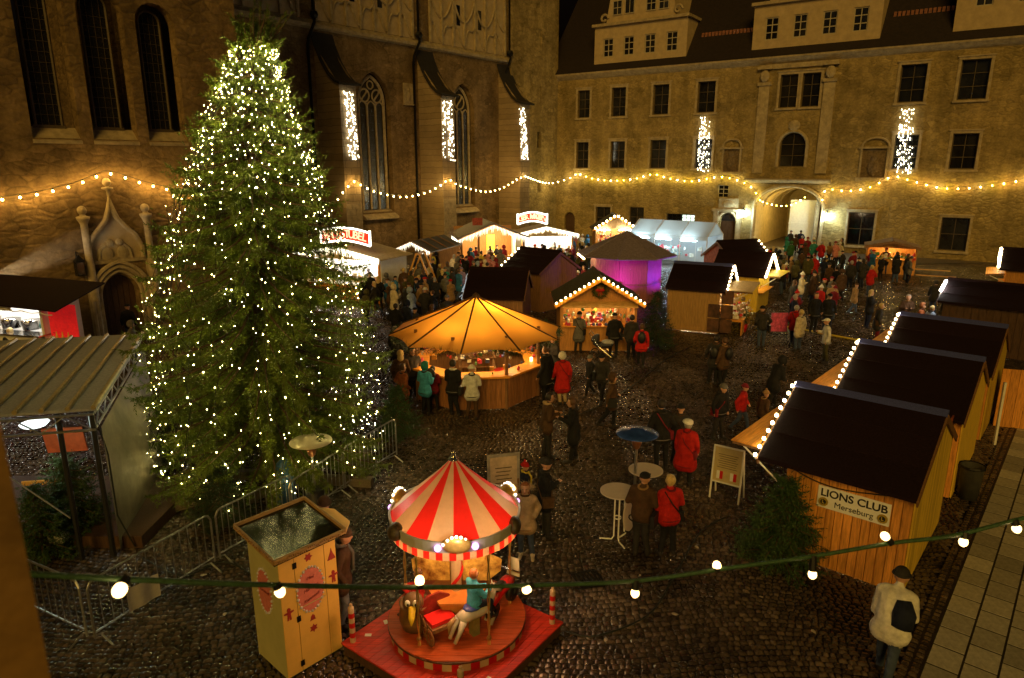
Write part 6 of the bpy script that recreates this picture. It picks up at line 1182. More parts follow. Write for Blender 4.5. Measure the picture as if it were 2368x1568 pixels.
for x in (.1, L - .24):
    for k, c_ in enumerate((M_white, M_red)): MB().hexa([tp(x + k * .07, .5), tp(x + k * .07 + .07, .5), (x + k * .07 + .07, tp(0, .5)[1] + .004, .5), (x + k * .07, tp(0, .5)[1] + .004, .5)], [tp(x + k * .07, .68), tp(x + k * .07 + .07, .68), (x + k * .07 + .07, tp(0, .68)[1] + .004, .68), (x + k * .07, tp(0, .68)[1] + .004, .68)]).build('poster_flag', c_, pb_)
# framed notice on an easel behind the carousel
t = thing('notice_easel', 'framed cream notice standing behind the carousel canopy', 'sign', tuple(G(1166, 1142, .75).xy) + (0,), R(14))
for x in (-.3, .3): MB().beam((x, 0, 0), (x, .1, 1.55), .04, .04).build('leg', M_woodB, t)
MB().beam((0, .5, 0), (0, .1, 1.5), .04, .04).build('rear_leg', M_woodB, t); m = MB(); m.hexa([(-.34, .03, .75), (.34, .03, .75), (.34, .06, .75), (-.34, .06, .75)], [(-.34, .08, 1.6), (.34, .08, 1.6), (.34, .11, 1.6), (-.34, .11, 1.6)]); f = m.build('frame', mk('silver_frame', (.4, .37, .32), .4, .3), t)
m = MB(); m.hexa([(-.28, .02, .81), (.28, .02, .81), (.28, .04, .81), (-.28, .04, .81)], [(-.28, .068, 1.54), (.28, .068, 1.54), (.28, .09, 1.54), (-.28, .09, 1.54)]); m.build('paper', mk('notice_paper', (.6, .45, .3), .6, var=.2, scale=6), f)
for i in range(5): z = 1.3 - i * .08; MB().bx(-.18 + .02 * (i % 2), .17 - .03 * (i % 3), .03 + (z - .81) * .066 - .018, .03 + (z - .81) * .066 - .012, z, z + .018).build('text_line', MATS['poster_ink'], f)
# bin at the back of the huts, yellow hose on the paving, benches by the far stall
p = G(2235, 1150); t = thing('litter_bin', 'dark cylindrical bin behind the black-roofed huts', 'bin', p); MB().lathe([(0, 0), (.2, 0), (.24, .75), (.25, .78), (.22, .78), (.2, .2), (0, .2)], 16).build('drum', mk('bin_grey', (.05, .05, .045), .5), t, True); MB().lathe([(.255, .74), (.265, .76), (.255, .8)], 16).build('rim', M_black, t)
P = [G(x, y, .03) for x, y in ((1795, 752), (1850, 760), (1905, 772), (1960, 782), (2010, 792))]; tag(MB().tube(P, .045, 5).build('cable_ramp', mk('yellow_ramp', (.6, .45, .05), .5)), 'yellow cable ramp running across the cobbles behind the standing men', 'cable ramp')
for k, (px, py) in enumerate(((2150, 640), (2160, 655))):
    t = thing('bench', ('narrow wooden bench against the castle wall', 'narrow wooden bench in front of the other by the castle')[k], 'bench', G(px, py), R(-30), 'benches by the castle wall'); MB().bx(-1.1, 1.1, -.13, .13, .44, .48).build('seat', M_orange, t)
    for x in (-.8, .8): MB().bx(x - .02, x + .02, -.12, .12, 0, .44).build('leg', M_dark, t)
# stroller by the wreath stall
p = G(1392, 828); t = thing('stroller', 'dark pushchair with silver frame in front of the wreath stall', 'stroller', p, R(75)); M_fab = mk('stroller_fabric', (.03, .03, .035), .7, var=.3)
for x in (-.26, .26):
    for y, r in ((-.38, .1), (.32, .15)):
        w__ = MB(); w__.tube([(x, y + r * math.cos(a), r + r * math.sin(a)) for a in [i * math.pi / 7 for i in range(14)]], .022, 5, closed=True); w__.build('wheel', M_black, t)
    MB().tube([(x, -.38, .12), (x, .1, .5), (x, .5, 1.02)], .016, 5).build('frame_tube', M_chrome, t); MB().tube([(x, .32, .15), (x, .0, .55), (x, -.35, .6)], .016, 5).build('frame_tube', M_chrome, t)
MB().tube([(-.26, .5, 1.02), (.26, .5, 1.02)], .02, 5).build('handle', M_chrome, t); m = MB(); m.sph((0, -.02, .58), (.24, .42, .18), 12, 8, fn=lambda v: (v[0], v[1], min(v[2], .2))); m.build('seat_tub', M_fab, t, True); m = MB(); m.sph((0, .2, .68), (.25, .26, .28), 12, 8, fn=lambda v: (v[0], max(v[1], -.2), max(v[2], -.1))); m.build('hood', M_fab, t, True); m = MB(); m.sph((0, -.2, .66), (.2, .25, .1), 10, 6); m.build('blanket', mk('grey_blanket', (.35, .35, .36), .9, var=.4, scale=20), t, True)

# ------------------------------------------------------------------ strings of bulbs
def onwall(pts, o, d, off): return [HIT(x, y, o, d, off) for x, y in pts]
def smooth(pts, k=4):
    out = []; n = len(pts)
    for i in range(n - 1):
        p0 = pts[max(0, i - 1)]; p1 = pts[i]; p2 = pts[i + 1]; p3 = pts[min(n - 1, i + 2)]
        for j in range(k): t = j / k; out.append(.5 * ((2 * p1) + (p2 - p0) * t + (2 * p0 - 5 * p1 + 4 * p2 - p3) * t * t + (3 * p1 - p0 - 3 * p2 + p3) * t ** 3))
    return out + [pts[-1]]
string('garland_lights', 'garland of amber bulbs draped over the ogee church portal', smooth(onwall([(-60, 462), (0, 455), (80, 444), (165, 424), (215, 405), (245, 395), (280, 402), (335, 420), (400, 435), (450, 446)], TR, DT, .35)), .56, [E_warm], .042, .012, group='bulb garlands along the walls', drop=.08)
string('garland_lights', 'garland of clear bulbs strung between the church buttresses', smooth(onwall([(775, 465), (800, 432), (820, 415), (836, 425), (870, 440), (930, 452), (985, 442), (1020, 424), (1038, 412), (1060, 425), (1120, 440), (1160, 432), (1195, 412), (1212, 404)], CORN, DN, 2.9)), .66, [E_warm, E_cool, E_warm, E_warm], .05, .015, group='bulb garlands along the walls', drop=.1)
string('garland_lights', 'garland of small clear bulbs from tower corner to castle wall', smooth([HIT(1212, 404, CORN, DN, 2.9), HIT(1265, 421, CORN, DN, 1.2), HIT(1310, 412, CORN, DR, .6), HIT(1335, 398, CORN, DR, .4)]), .7, [E_cool], .045, .015, group='bulb garlands along the walls', drop=.1)
string('garland_lights', 'garland of yellow and clear bulbs under the castle windows up to the gate', smooth(onwall([(1335, 398), (1370, 410), (1420, 415), (1470, 410), (1510, 400), (1550, 410), (1600, 416), (1660, 406), (1700, 412), (1735, 428), (1752, 450), (1758, 462)], CORN, DR, .4)), .72, [E_cool, E_yel, E_yel, E_cool, E_yel], .05, .015, group='bulb garlands along the walls', drop=.1)
string('garland_lights', 'short garland of bulbs hanging across the gateway arch', smooth(onwall([(1758, 462), (1785, 470), (1815, 473), (1840, 466), (1868, 448)], CORN, DR, .3)), .42, [E_cool, E_yel], .045, .015, group='bulb garlands along the walls', drop=.1)
string('garland_lights', 'garland of yellow and white bulbs on the castle wall after the gate', smooth(onwall([(1898, 468), (1906, 446), (1912, 434), (1960, 438), (2010, 430), (2050, 410), (2070, 404), (2110, 415), (2170, 430), (2230, 432), (2300, 424), (2380, 410)], CORN, DR, .4)), .72, [E_warm, E_cool, E_yel, E_warm], .05, .015, group='bulb garlands along the walls', drop=.1)
# curtains of tiny lights
def curtain(lab, c4, o, d, off, n, seed, skip=None):
    """c4 = pixel corners top-left, top-right, bottom-right, bottom-left seen on that wall"""
    P = [HIT(x, y, o, d, off) for x, y in c4]; t = thing('light_curtain', lab, 'light curtain', P[0], 0, 'curtains of tiny lights on the walls'); q = random.Random(seed); m = MB(); cb = MB(); cols = 7
    for k in range(cols):
        u = (k + .5) / cols
        A_ = P[0].lerp(P[1], u) - P[0]; B_ = P[3].lerp(P[2], u) - P[0]; cb.tube([A_, B_], .008, 4)
    for i in range(n):
        u = (q.randrange(cols) + .5 + q.uniform(-.22, .22)) / cols; v = q.random()
        if skip and skip(u, v): continue
        p = P[0].lerp(P[1], u).lerp(P[3].lerp(P[2], u), v) - P[0]; m.sph(p, (.028, .028, .06), 5, 4)
    cb.build('wire', M_cable, t); stuff(m.build('tiny_bulbs', emat('curtain_bulb', (1, .9, .62), 9), t, fix=False)); return t
z2 = lambda x, y: ((700 + x / 2.959) / 1.0408, y / 2.959 / 1.0408)
z3 = lambda x, y: ((1300 + x / 2.034) / 1.0408, y / 2.034 / 1.0408)
curtain('curtain of tiny white lights on the buttress nearest the spruce', [z2(372, 650), z2(442, 655), z2(490, 1150), z2(412, 1140)], CORN, DN, 2.75, 130, 1)
curtain('curtain of tiny white lights on the buttress between the gothic windows', [z2(1078, 715), z2(1145, 720), z2(1172, 1145), z2(1078, 1140)], CORN, DN, 2.75, 150, 2, lambda u, v: .28 < u < .5 and v > .3)
curtain('curtain of tiny white lights on the buttress beside the corner tower', [z2(1622, 765), z2(1668, 768), z2(1690, 1140), z2(1640, 1130)], CORN, DN, 2.75, 120, 3)
curtain('curtain of tiny lights over the castle window left of the gate', [z3(780, 575), z3(832, 575), z3(825, 840), z3(765, 840)], CORN, DR, .25, 120, 4)
curtain('curtain of tiny lights over the castle window right of the gate', [z3(1762, 535), z3(1832, 535), z3(1820, 850), z3(1728, 850)], CORN, DR, .25, 140, 5)

# ------------------------------------------------------------------ at the window: frame post and the near cable of bulbs
tag(MB().hexa([(-.76, .62, 5.2), (-.559, .7, 5.2), (-.63, .78, 5.2), (-.8, .78, 5.2)], [(-.76, .62, 9.2), (-.559, .7, 9.2), (-.63, .78, 9.2), (-.8, .78, 9.2)]).build('window_post', mk('ochre_post', (.2, .11, .03), .7, var=.45, scale=5, bump=.5, bscale=12)), 'blurred ochre wooden window post at the near edge of the view', 'window post')
def dep(x, y, d): r = Vector(ray(x, y)); return Vector((0, 0, CAMH)) + r * d
DP = lambda x: 1.72 + (min(x, 1500) / 1500) * 1.05
CBL = [(60, 1326), (85, 1328), (290, 1339), (640, 1353), (970, 1358), (1230, 1353), (1470, 1343), (1700, 1311), (1880, 1286), (2060, 1256), (2200, 1239), (2345, 1203), (2420, 1185)]
FG = [(292, 1338, 0, 0), (647, 1368, 0, 16), (970, 1343, 0, -14), (1218, 1362, 0, 9), (1468, 1371, 0, 22), (1657, 1308, 0, -8), (1878, 1328, 0, 38), (2046, 1240, 0, -14), (2227, 1253, 0, 16), (2350, 1222, 0, 18)]
p0 = dep(*CBL[0], DP(CBL[0][0])); nl = thing('cable_of_bulbs', 'green cable with large round bulbs hanging close across the view', 'string lights', p0)
P = smooth([dep(x, y, DP(x)) - p0 for x, y in CBL], 5); MB().tube(P, .0085, 7).build('cable', M_gcable, nl, True)
E_big = emat('big_bulb', (1.0, .64, .24), 6)
for x, y, _, off in FG:
    c = dep(x, y, DP(x)) - p0; k = min(P, key=lambda v: (v - c).length); dr = (c - k); dr = dr.normalized() if dr.length > .008 else Vector((0, -.5, -.2)).normalized(); r = .0165 if x > 400 else .019
    if off == 0: c = k + dr * .035
    b_ = MB().sph((0, 0, 0), (r, r, r * 1.15), 14, 10).build('bulb', E_big, nl, True, c); b_.rotation_euler = dr.to_track_quat('Z', 'Y').to_euler(); MB().tube([k - dr * .004, k + dr * max(.012, (c - k).length - r * .8)], [.014, .016], 8).build('socket', M_black, nl)

# ------------------------------------------------------------------ small things on the ground
q = random.Random(77)
SC = [(1610, 1265), (1480, 1330), (905, 1140), (1330, 1190), (1680, 1090), (1760, 1380), (1560, 1420), (980, 1040), (470, 1330), (520, 1420), (1400, 1480), (1880, 1460), (1290, 1020), (1735, 905)]
for k, (x, y) in enumerate(SC):
    r = q.uniform(.03, .09); m = MB(); P = [(r * math.cos(a) * q.uniform(.5, 1), r * .7 * math.sin(a) * q.uniform(.5, 1), q.uniform(.0, .012)) for a in [i * math.pi / 3 for i in range(6)]]; m.add(P + [(0, 0, .012)], [(i, (i + 1) % 6, 6) for i in range(6)])
    tag(m.build('paper_scrap', mk('scrap', (.4, .34, .26), .7, var=.3), None, loc=G(x, y, .012)), 'small crumpled paper scrap lying on the wet cobbles', 'litter', 'paper scraps on the cobbles').rotation_euler = (0, 0, q.uniform(0, 6))
for k, (pts, lab) in enumerate(((((1690, 1190), (1620, 1230), (1560, 1330), (1500, 1420), (1380, 1470), (1310, 1460)), 'black cable snaking from the club-sign hut to the carousel'), (((1245, 940), (1330, 960), (1450, 900), (1540, 830), (1600, 800)), 'black cable lying between bar tent and craft stall'), (((330, 1290), (420, 1330), (520, 1300), (600, 1340)), 'black cable on the ground behind the crowd barriers'))):
    tag(MB().tube(smooth([G(x, y, .03) for x, y in pts], 6), .016, 6).build('ground_cable', M_cable, None, True), lab, 'cable', 'cables on the ground')
for k, (x, y, lab) in enumerate(((1360, 1340, 'iron drain grate in the cobbles right of the carousel'), (1800, 850, 'iron drain grate in the cobbles near the cream coat'))):
    t = thing('drain_grate', lab, 'drain', G(x, y, .012), R(20 + 40 * k)); MB().bx(-.25, .25, -.25, -.21, 0, .02).build('frame_bar', M_dark, t); MB().bx(-.25, .25, .21, .25, 0, .02).build('frame_bar', M_dark, t)
    for i in range(7): MB().bx(-.25 + i * .077, -.21 + i * .077, -.21, .21, 0, .018).build('grate_bar', M_dark, t)
# ------------------------------------------------------------------ people
PALC = dict(black=(.012, .012, .013), char=(.03, .028, .027), grey=(.12, .115, .11), brown=(.07, .038, .02), tan=(.3, .18, .08), beige=(.42, .3, .17), cream=(.55, .47, .34), white=(.68, .66, .6), red=(.42, .015, .012), wine=(.16, .012, .02), pink=(.5, .2, .2), blue=(.03, .13, .3), cyan=(.05, .28, .45), navy=(.014, .018, .04), teal=(.03, .2, .17), olive=(.07, .065, .025), ochre=(.38, .25, .06), lblue=(.28, .36, .52), green=(.04, .12, .04), rust=(.3, .09, .03), jeans=(.05, .07, .12), yellow=(.6, .45, .05), silver=(.5, .5, .48), ljeans=(.17, .19, .22), purple=(.2, .15, .3))
HAIR = dict(blond=(.5, .36, .14), brown=(.08, .04, .018), dark=(.018, .013, .01), grey=(.3, .28, .26), red=(.25, .08, .02), white=(.6, .57, .5))
def cm(c): return mk('cloth_' + c, PALC[c], .85, var=.3, scale=7, bump=.9, bscale=11, spec=.2, rand=.12)
def hm(c): return mk('hair_' + c, HAIR[c], .55, var=.35, scale=30, bump=.4, bscale=60)
M_skin = mk('skin', (.5, .27, .17), .55, var=.08); M_shoe = mk('shoe', (.02, .017, .015), .5, var=.2); M_lip = mk('lip', (.3, .08, .06), .5)
PEOPLE = []; _SK = []
def skeleton(pose, long, fat=1.0, q=None):
    q = q or random.Random(len(PEOPLE) * 7 + len(_SK)); _SK.append(1); jx = lambda a: q.uniform(-a, a)
    """tapered bones (a, b, ra, rb, material): 0 coat 1 trousers 2 skin 3 shoe"""
    B = []; kl, kr = (.10, -.01, .5), (-.10, -.01, .5); al, ar = (.11, .0, .09), (-.11, .0, .09); lean = 0.0
    if pose == 'walk': kl, al, kr, ar = (.09, -.16, .52), (.09, -.24, .1), (-.09, .05, .5), (-.09, .33, .14)
    if pose == 'stride': kl, al, kr, ar = (.08, -.1, .52), (.08, -.08, .09), (-.08, .14, .52), (-.08, .42, .2)
    if pose == 'bend': lean = .4; kl, al, kr, ar = (.09, -.14, .52), (.09, -.2, .1), (-.09, .08, .5), (-.09, .3, .16)
    if pose == 'sit': kl, al, kr, ar = (.14, -.36, .86), (.15, -.36, .5), (-.14, -.36, .86), (-.15, -.36, .5)
    if pose in ('stand', 'pocket', 'hold', 'one'): sw = jx(.035); kl, al, kr, ar = (.10 + jx(.03), -.02 + jx(.05), .5), (.12 + jx(.05), jx(.07), .09), (-.10 + jx(.03), -.02 + jx(.05), .5), (-.12 + jx(.05), jx(.07), .09)
    lean += q.choice([0, 0, .06, .12]) if pose not in ('bend', 'sit') else 0
    for s, k, a in ((1, kl, al), (-1, kr, ar)):
        B.append(((s * .09, 0, .9), k, .105, .075, 1)); B.append((k, a, .075, .055, 1)); B.append((a, (a[0], a[1] - .02, a[2]), .06, .058, 3)); B.append(((a[0], a[1] + .02, a[2] - .04), (a[0] * 1.12, a[1] - .16, a[2] - .045), .045, .042, 3))
    def T(x, y, z): return (x, y - lean * max(0, z - .95) ** 1.1, z - lean * .25 * max(0, z - .95))
    f = fat
    B += [(T(.05 * f, 0, 1.0), T(.06 * f, 0, 1.32), .128 * f, .14 * f, 0), (T(-.05 * f, 0, 1.0), T(-.06 * f, 0, 1.32), .128 * f, .14 * f, 0), (T(-.135, .01, 1.4), T(.135, .01, 1.4), .088 * f, .088 * f, 0), (T(0, .0, 1.4), T(0, -.01, 1.5), .1, .062, 0), (T(.04, 0, .98), T(.045, 0, .88), .15 * f, .15 * f, 0), (T(-.04, 0, .98), T(-.045, 0, .88), .15 * f, .15 * f, 0)]
    if long > 0 and pose != 'sit':
        zb = .86 - .5 * long; w_ = .05 + .03 * long
        for s in (-1, 1): B.append(((s * .05, 0, .95), (s * (w_ + .04), 0, zb), .15 * f, .155 * f + .03 * long, 0))
        B.append(((0, 0, .95), (0, .0, zb), .16 * f, .16 * f + .03 * long, 0))
    arms = {'stand': (((.275, .03, 1.13), (.28, -.06, .9)),) * 2, 'pocket': (((.31, .08, 1.14), (.21, -.1, .98)),) * 2, 'hold': (((.25, .0, 1.14), (.12, -.26, 1.2)),) * 2, 'one': (((.25, .03, 1.13), (.25, -.05, .9)), ((.25, -.02, 1.14), (.1, -.28, 1.26))), 'walk': (((.25, -.08, 1.14), (.24, -.22, .97)), ((.25, .12, 1.14), (.25, .1, .9))), 'stride': (((.25, -.1, 1.14), (.22, -.24, 1.0)), ((.25, .14, 1.14), (.25, .16, .92))), 'bend': (((.26, -.12, 1.05), (.2, -.35, .95)),) * 2, 'sit': (((.24, -.12, 1.15), (.12, -.34, 1.18)),) * 2}[pose]
    hands = []
    for s, (e, h) in zip((1, -1), arms):
        sh = T(s * .185, .01, 1.39); e = T(s * (e[0] + jx(.035)), e[1] + jx(.05), e[2] + jx(.02)); h = T(s * (h[0] + jx(.05)), h[1] + jx(.06), h[2] + jx(.05)); B += [(sh, e, .078 * f, .062, 0), (e, h, .062, .05, 0)]; hv = Vector(h) - Vector(e); hv.normalize(); h2 = Vector(h) + hv * .06
        if pose != 'pocket': B.append((h, tuple(h2), .036, .034, 2)); hands.append((h2, hv, s))
    hc = Vector(T(0, -.015, 1.635)); B += [(T(0, 0, 1.46), tuple(hc - Vector((0, 0, .08))), .058, .056, 2), (tuple(hc + Vector((0, .012, .025))), tuple(hc + Vector((0, -.012, -.035))), .098, .08, 2), (tuple(hc + Vector((0, -.045, -.075))), tuple(hc + Vector((0, -.05, -.08))), .048, .045, 2), (tuple(hc + Vector((0, -.085, .0))), tuple(hc + Vector((0, -.112, -.032))), .012, .02, 2)]
    for s in (-1, 1): B.append((tuple(hc + Vector((s * .088, .01, .005))), tuple(hc + Vector((s * .092, .012, -.03))), .022, .018, 2))
    return B, hc, hands
def body_shell(B):
    m = MB()
    for a, b, ra, rb, _ in B:
        a = Vector(a); b = Vector(b); d = b - a; L = max(d.length, 1e-4); d.normalize(); pts = [a - d * ra * .95, a - d * ra * .7, a - d * ra * .3, a, b, b + d * rb * .3, b + d * rb * .7, b + d * rb * .95]
        m.tube(pts, [ra * .3, ra * .71, ra * .95, ra, rb, rb * .95, rb * .71, rb * .3], 10)
    return m.mesh('body_tmp', [M_skin])
HEADGEAR = {}
def headgear(kind, mat):
    key = (kind, mat.name)
    if key in HEADGEAR: return HEADGEAR[key]
    m = MB()
    def cap(v):
        x, y, z = v
        if y < -.15 and z < .42: return (x * .72, y * .6, z)
        return (x, y, max(z, -.75 if y > 0 else -.5))
    if kind in ('short', 'long', 'fur', 'hood', 'curly'):
        r = {'short': .112, 'long': .116, 'fur': .15, 'hood': .145, 'curly': .135}[kind]; q = random.Random(3); am = .0 if kind in ('short', 'long', 'hood') else .1
        m.sph((0, .012, .02), (r * .95, r * 1.05, r * 1.08), 14, 11, fn=lambda v: tuple(c * (1 + q.uniform(-am, am)) for c in cap(v)))
        if kind == 'long': m.sph((0, .062, -.13), (.1, .055, .19), 10, 8)
        if kind == 'hood': m.tube([(.11 * math.cos(t), -.05, .0 + .13 * math.sin(t)) for t in [i * math.pi / 7 for i in range(14)]], .03, 5, closed=True)
    elif kind in ('beanie', 'pompom'):
        m.sph((0, .008, .04), (.108, .118, .115), 14, 10, fn=lambda v: (v[0], v[1], max(v[2], -.1))); m.tube([(.108 * math.cos(t), .008 + .118 * math.sin(t), .04 + .02 * math.sin(t)) for t in [i * math.pi / 8 for i in range(16)]], .02, 5, closed=True)
        if kind == 'pompom': m.sph((0, .01, .18), .04, 8, 6)
    elif kind == 'beret': m.sph((.015, .02, .085), (.135, .14, .06), 14, 8); m.tube([(.1 * math.cos(t), .008 + .11 * math.sin(t), .05) for t in [i * math.pi / 7 for i in range(14)]], .022, 5, closed=True)
    elif kind == 'cap': m.sph((0, .008, .045), (.108, .118, .09), 14, 8, fn=lambda v: (v[0], v[1], max(v[2], -.1))); m.hexa([(-.08, -.1, .04), (.08, -.1, .04), (.05, -.19, .025), (-.05, -.19, .025)], [(-.08, -.1, .055), (.08, -.1, .055), (.05, -.19, .035), (-.05, -.19, .035)])
    me = m.mesh(kind, [mat], True); HEADGEAR[key] = me; return me
def person(loc, face, h, coat, pants, head, hcol, long, pose, label, group=None, vox=.03, fat=1.0, under=None, shoes=None, scarf=None, z=0, extra=None, tilt=0):
    PEOPLE.append(dict(loc=loc, face=face, h=h, coat=coat, pants=pants, head=head, hcol=hcol, long=long, pose=pose, label=label, group=group, vox=vox, fat=fat, under=under, shoes=shoes, scarf=scarf, z=z, extra=extra, tilt=tilt))
def build_people():
    tmp = []
    for p in PEOPLE:
        p['B'], p['hc'], p['hands'] = skeleton(p['pose'], p['long'], p['fat']); o = bpy.data.objects.new('tmp', body_shell(p['B'])); COL.objects.link(o)
        r = o.modifiers.new('r', 'REMESH'); r.mode = 'VOXEL'; r.voxel_size = p['vox']; r.use_smooth_shade = True; s = o.modifiers.new('s', 'SMOOTH'); s.iterations = 1; s.factor = .5; tmp.append(o)
    dg = bpy.context.evaluated_depsgraph_get(); dg.update()
    for p, o in zip(PEOPLE, tmp):
        me = bpy.data.meshes.new_from_object(o.evaluated_get(dg)); me.name = 'body'; n = len(me.polygons); C = np.empty(n * 3, np.float32); me.polygons.foreach_get('center', C); C = C.reshape(-1, 3); best = np.full(n, 9.0); mi = np.zeros(n, np.int32)
        for a, b, ra, rb, k in p['B']:
            a = np.array(a); b = np.array(b); d = b - a; L2 = max(d @ d, 1e-8); t = np.clip(((C - a) @ d) / L2, 0, 1); D = np.linalg.norm(C - a - t[:, None] * d, axis=1) - (ra + (rb - ra) * t); u = D < best; best[u] = D[u]; mi[u] = k
        me.materials.clear()
        for m_ in (cm(p['coat']), cm(p['pants']), M_skin, cm(p['shoes']) if p['shoes'] else M_shoe): me.materials.append(m_)
        me.polygons.foreach_set('material_index', mi); me.polygons.foreach_set('use_smooth', np.ones(n, bool))
        if p['vox'] < .028:                                           # close figures: eyes, mouth, fingers joined into the body mesh
            x = MB(); hc = p['hc']
            for s in (-1, 1): x.sph(hc + Vector((s * .036, -.088, .012)), (.013, .01, .009), 6, 4, 5)
            x.sph(hc + Vector((0, -.096, -.062)), (.022, .008, .007), 6, 4, 4)
            for h2, hv, s in p['hands']:
                sd = hv.cross(Vector((0, 0, 1))); sd = sd.normalized() if sd.length > .1 else Vector((0, 1, 0)); up = sd.cross(hv)
                for k, ln in enumerate((.062, .072, .068, .052)): b0 = h2 + sd * (k - 1.5) * .018; x.tube([b0, b0 + hv * ln * .55, b0 + hv * ln * .8 - up * .02], [.0095, .009, .007], 5, 2)
                b0 = h2 + sd * .03 * s - hv * .02; x.tube([b0, b0 + hv * .03 + sd * .02 * s, b0 + hv * .055 + sd * .015 * s], [.011, .0095, .007], 5, 2)
            xm = x.mesh('x', [M_skin]); bm = bmesh.new(); bm.from_mesh(me); k0 = len(bm.faces); bm.from_mesh(xm); bm.to_mesh(me); bm.free(); bpy.data.meshes.remove(xm); me.materials.append(M_lip); me.materials.append(M_shoe)
        s = p['h'] / 1.75; l = p['loc']; t = thing('person', p['label'], 'person', (l[0], l[1], p['z']), R(p['face'] + 90), p['group']); t.rotation_euler = (R(p['tilt']), 0, R(p['face'] + 90))
        link('body', me, t, scale=(s, s, s)); hg = headgear(p['head'], cm(p['hcol']) if p['hcol'] in PALC and p['head'] in ('beanie', 'pompom', 'beret', 'cap', 'hood', 'fur') else hm(p['hcol'] if p['hcol'] in HAIR else 'brown')); link('hair' if p['head'] in ('short', 'long', 'curly') else ('hood' if p['head'] in ('hood', 'fur') else 'hat'), hg, t, p['hc'] * s, scale=(s, s, s))
        if p['under']: link('hair', headgear(p['under'][0], hm(p['under'][1])), t, (p['hc'] + Vector((0, .003, -.015))) * s, scale=(s * .97, s * .97, s * .97))
        if p['scarf']: MB().tube([(.085 * math.cos(a), -.01 + .09 * math.sin(a), 1.475 + .02 * math.sin(a)) for a in [i * math.pi / 6 for i in range(12)]], .035, 6, closed=True).tube([(.03, -.1, 1.46), (.05, -.19, 1.3), (.05, -.18, 1.0)], .03, 6).build('scarf', cm(p['scarf']), t, True).scale = (s, s, s)
        qa = random.Random(p['label']); far_ = p['vox'] > .035
        zh = .86 - .5 * p['long'] if p['long'] > 0 else .8
        if p['pose'] not in ('sit', 'bend') and not far_:
            rr = .2 * p['fat'] + .035 * p['long']; MB().tube([(rr * 1.12 * math.cos(a), rr * .86 * math.sin(a), zh + .0 * a) for a in [i * math.pi / 8 for i in range(16)]], .014, 5, closed=True).build('coat_hem', cm({'black': 'grey', 'char': 'black', 'red': 'wine', 'white': 'silver', 'beige': 'tan'}.get(p['coat'], 'char')), t, True).scale = (s, s, s)
            MB().tube([(.088 * math.cos(a), -.005 + .085 * math.sin(a), 1.478 - .02 * math.sin(a)) for a in [i * math.pi / 6 for i in range(12)]], .022, 5, closed=True).build('collar', cm({'black': 'char', 'char': 'brown', 'red': 'wine', 'brown': 'tan', 'beige': 'brown'}.get(p['coat'], 'char')), t, True).scale = (s, s, s)
        if not p['extra'] and not far_ and p['pose'] not in ('sit', 'bend') and qa.random() < .45: p['extra'] = qa.choice(['bag', 'backpack', 'strap'])
        if p['extra'] == 'strap': m = MB(); m.tube([(.14, -.05, 1.44), (0, -.165, 1.2), (-.19, -.1, .95), (-.2, .1, .95), (0, .165, 1.2), (.14, .06, 1.44)], .014, 5, closed=True); m.bx(-.27, -.19, -.14, .1, .78, 1.0); m.build('crossbody_bag', cm(qa.choice(['brown', 'black', 'wine'])), t).scale = (s, s, s)
        if p['extra'] == 'bag': MB().bx(-.3, -.22, -.15, .12, .62, .88).build('shoulder_bag', M_black, t, loc=(0, .05, .1))
        if p['extra'] == 'backpack': m = MB(); m.sph((0, .22, 1.2), (.15, .1, .22), 10, 8); m.build('backpack', M_black, t, True)
        if p['extra'] == 'navyback': m = MB(); m.tube([(-.13, .06, 1.02), (-.14, .02, 1.2), (-.1, -.06, 1.36)], [.15, .155, .1], 10); m.build('navy_panel', cm('navy'), t, True)
        if p['extra'] == 'fluff': m = MB(); fuzzy_ring(m, [(.12 * math.cos(a), .02 + .1 * math.sin(a), 1.47) for a in [i * math.pi / 8 for i in range(17)]], .05, 160, .05, .006); m.build('fur_collar', cm('beige'), t, fix=False)
        if p['extra'] == 'cup': m = MB(); m.lathe([(0, 0), (.032, 0), (.042, .1), (.036, .1), (0, .02)], 10, (0, 0, 0)); tag(m.build('cup', cm('white'), None, True, W2(t, (-.1 * s, -.36 * s, 1.24 * s))), 'cup held by the ' + p['label'].replace('person', 'figure')[:60].rsplit(' ', 1)[0], 'cup', 'hand-held cups')
    for o in tmp: d = o.data; bpy.data.objects.remove(o); bpy.data.meshes.remove(d)
def F(px, py): g_ = G(px, py); return (g_.x, g_.y)
def HD(px, py, z=1.62): g_ = G(px, py, z); return (g_.x, g_.y)
gm = 'visitors standing about the open square'
# near figures
person(F(1213, 1288), -98, 1.55, 'beige', 'jeans', 'long', 'red', .25, 'pocket', 'person in beige parka, jeans and cream boots beside the carousel', gm, .022, 1.05, shoes='cream', extra='fluff')
person(HD(1213, 1080, 1.15), -20, 1.25, 'navy', 'char', 'pompom', 'red', 0, 'stand', 'child in a bright red hat behind the beige parka', gm, .025, scarf='yellow')
person(F(1258, 1240), 10, 1.7, 'black', 'char', 'beanie', 'char', .2, 'one', 'person in black with grey beanie eating behind the beige parka', gm, .024)
person(F(1478, 1285), 60, 1.72, 'brown', 'char', 'cap', 'black', .0, 'hold', 'person in brown jacket and black cap leaning at the standing table', gm, .024, 1.1)
person(F(1541, 1283), 100, 1.66, 'red', 'black', 'short', 'blond', .05, 'one', 'person in red jacket with short blond hair seen from behind', gm, .024, 1.02)
person(F(1580, 1122), 60, 1.62, 'red', 'black', 'beret', 'white', .55, 'stand', 'person in long red cape coat and white beret', gm, .024, 1.2, under=('short', 'grey'))
person(F(1524, 1085), 100, 1.8, 'black', 'black', 'short', 'dark', .1, 'stand', 'tall person all in black just left of the white beret', gm, .026)
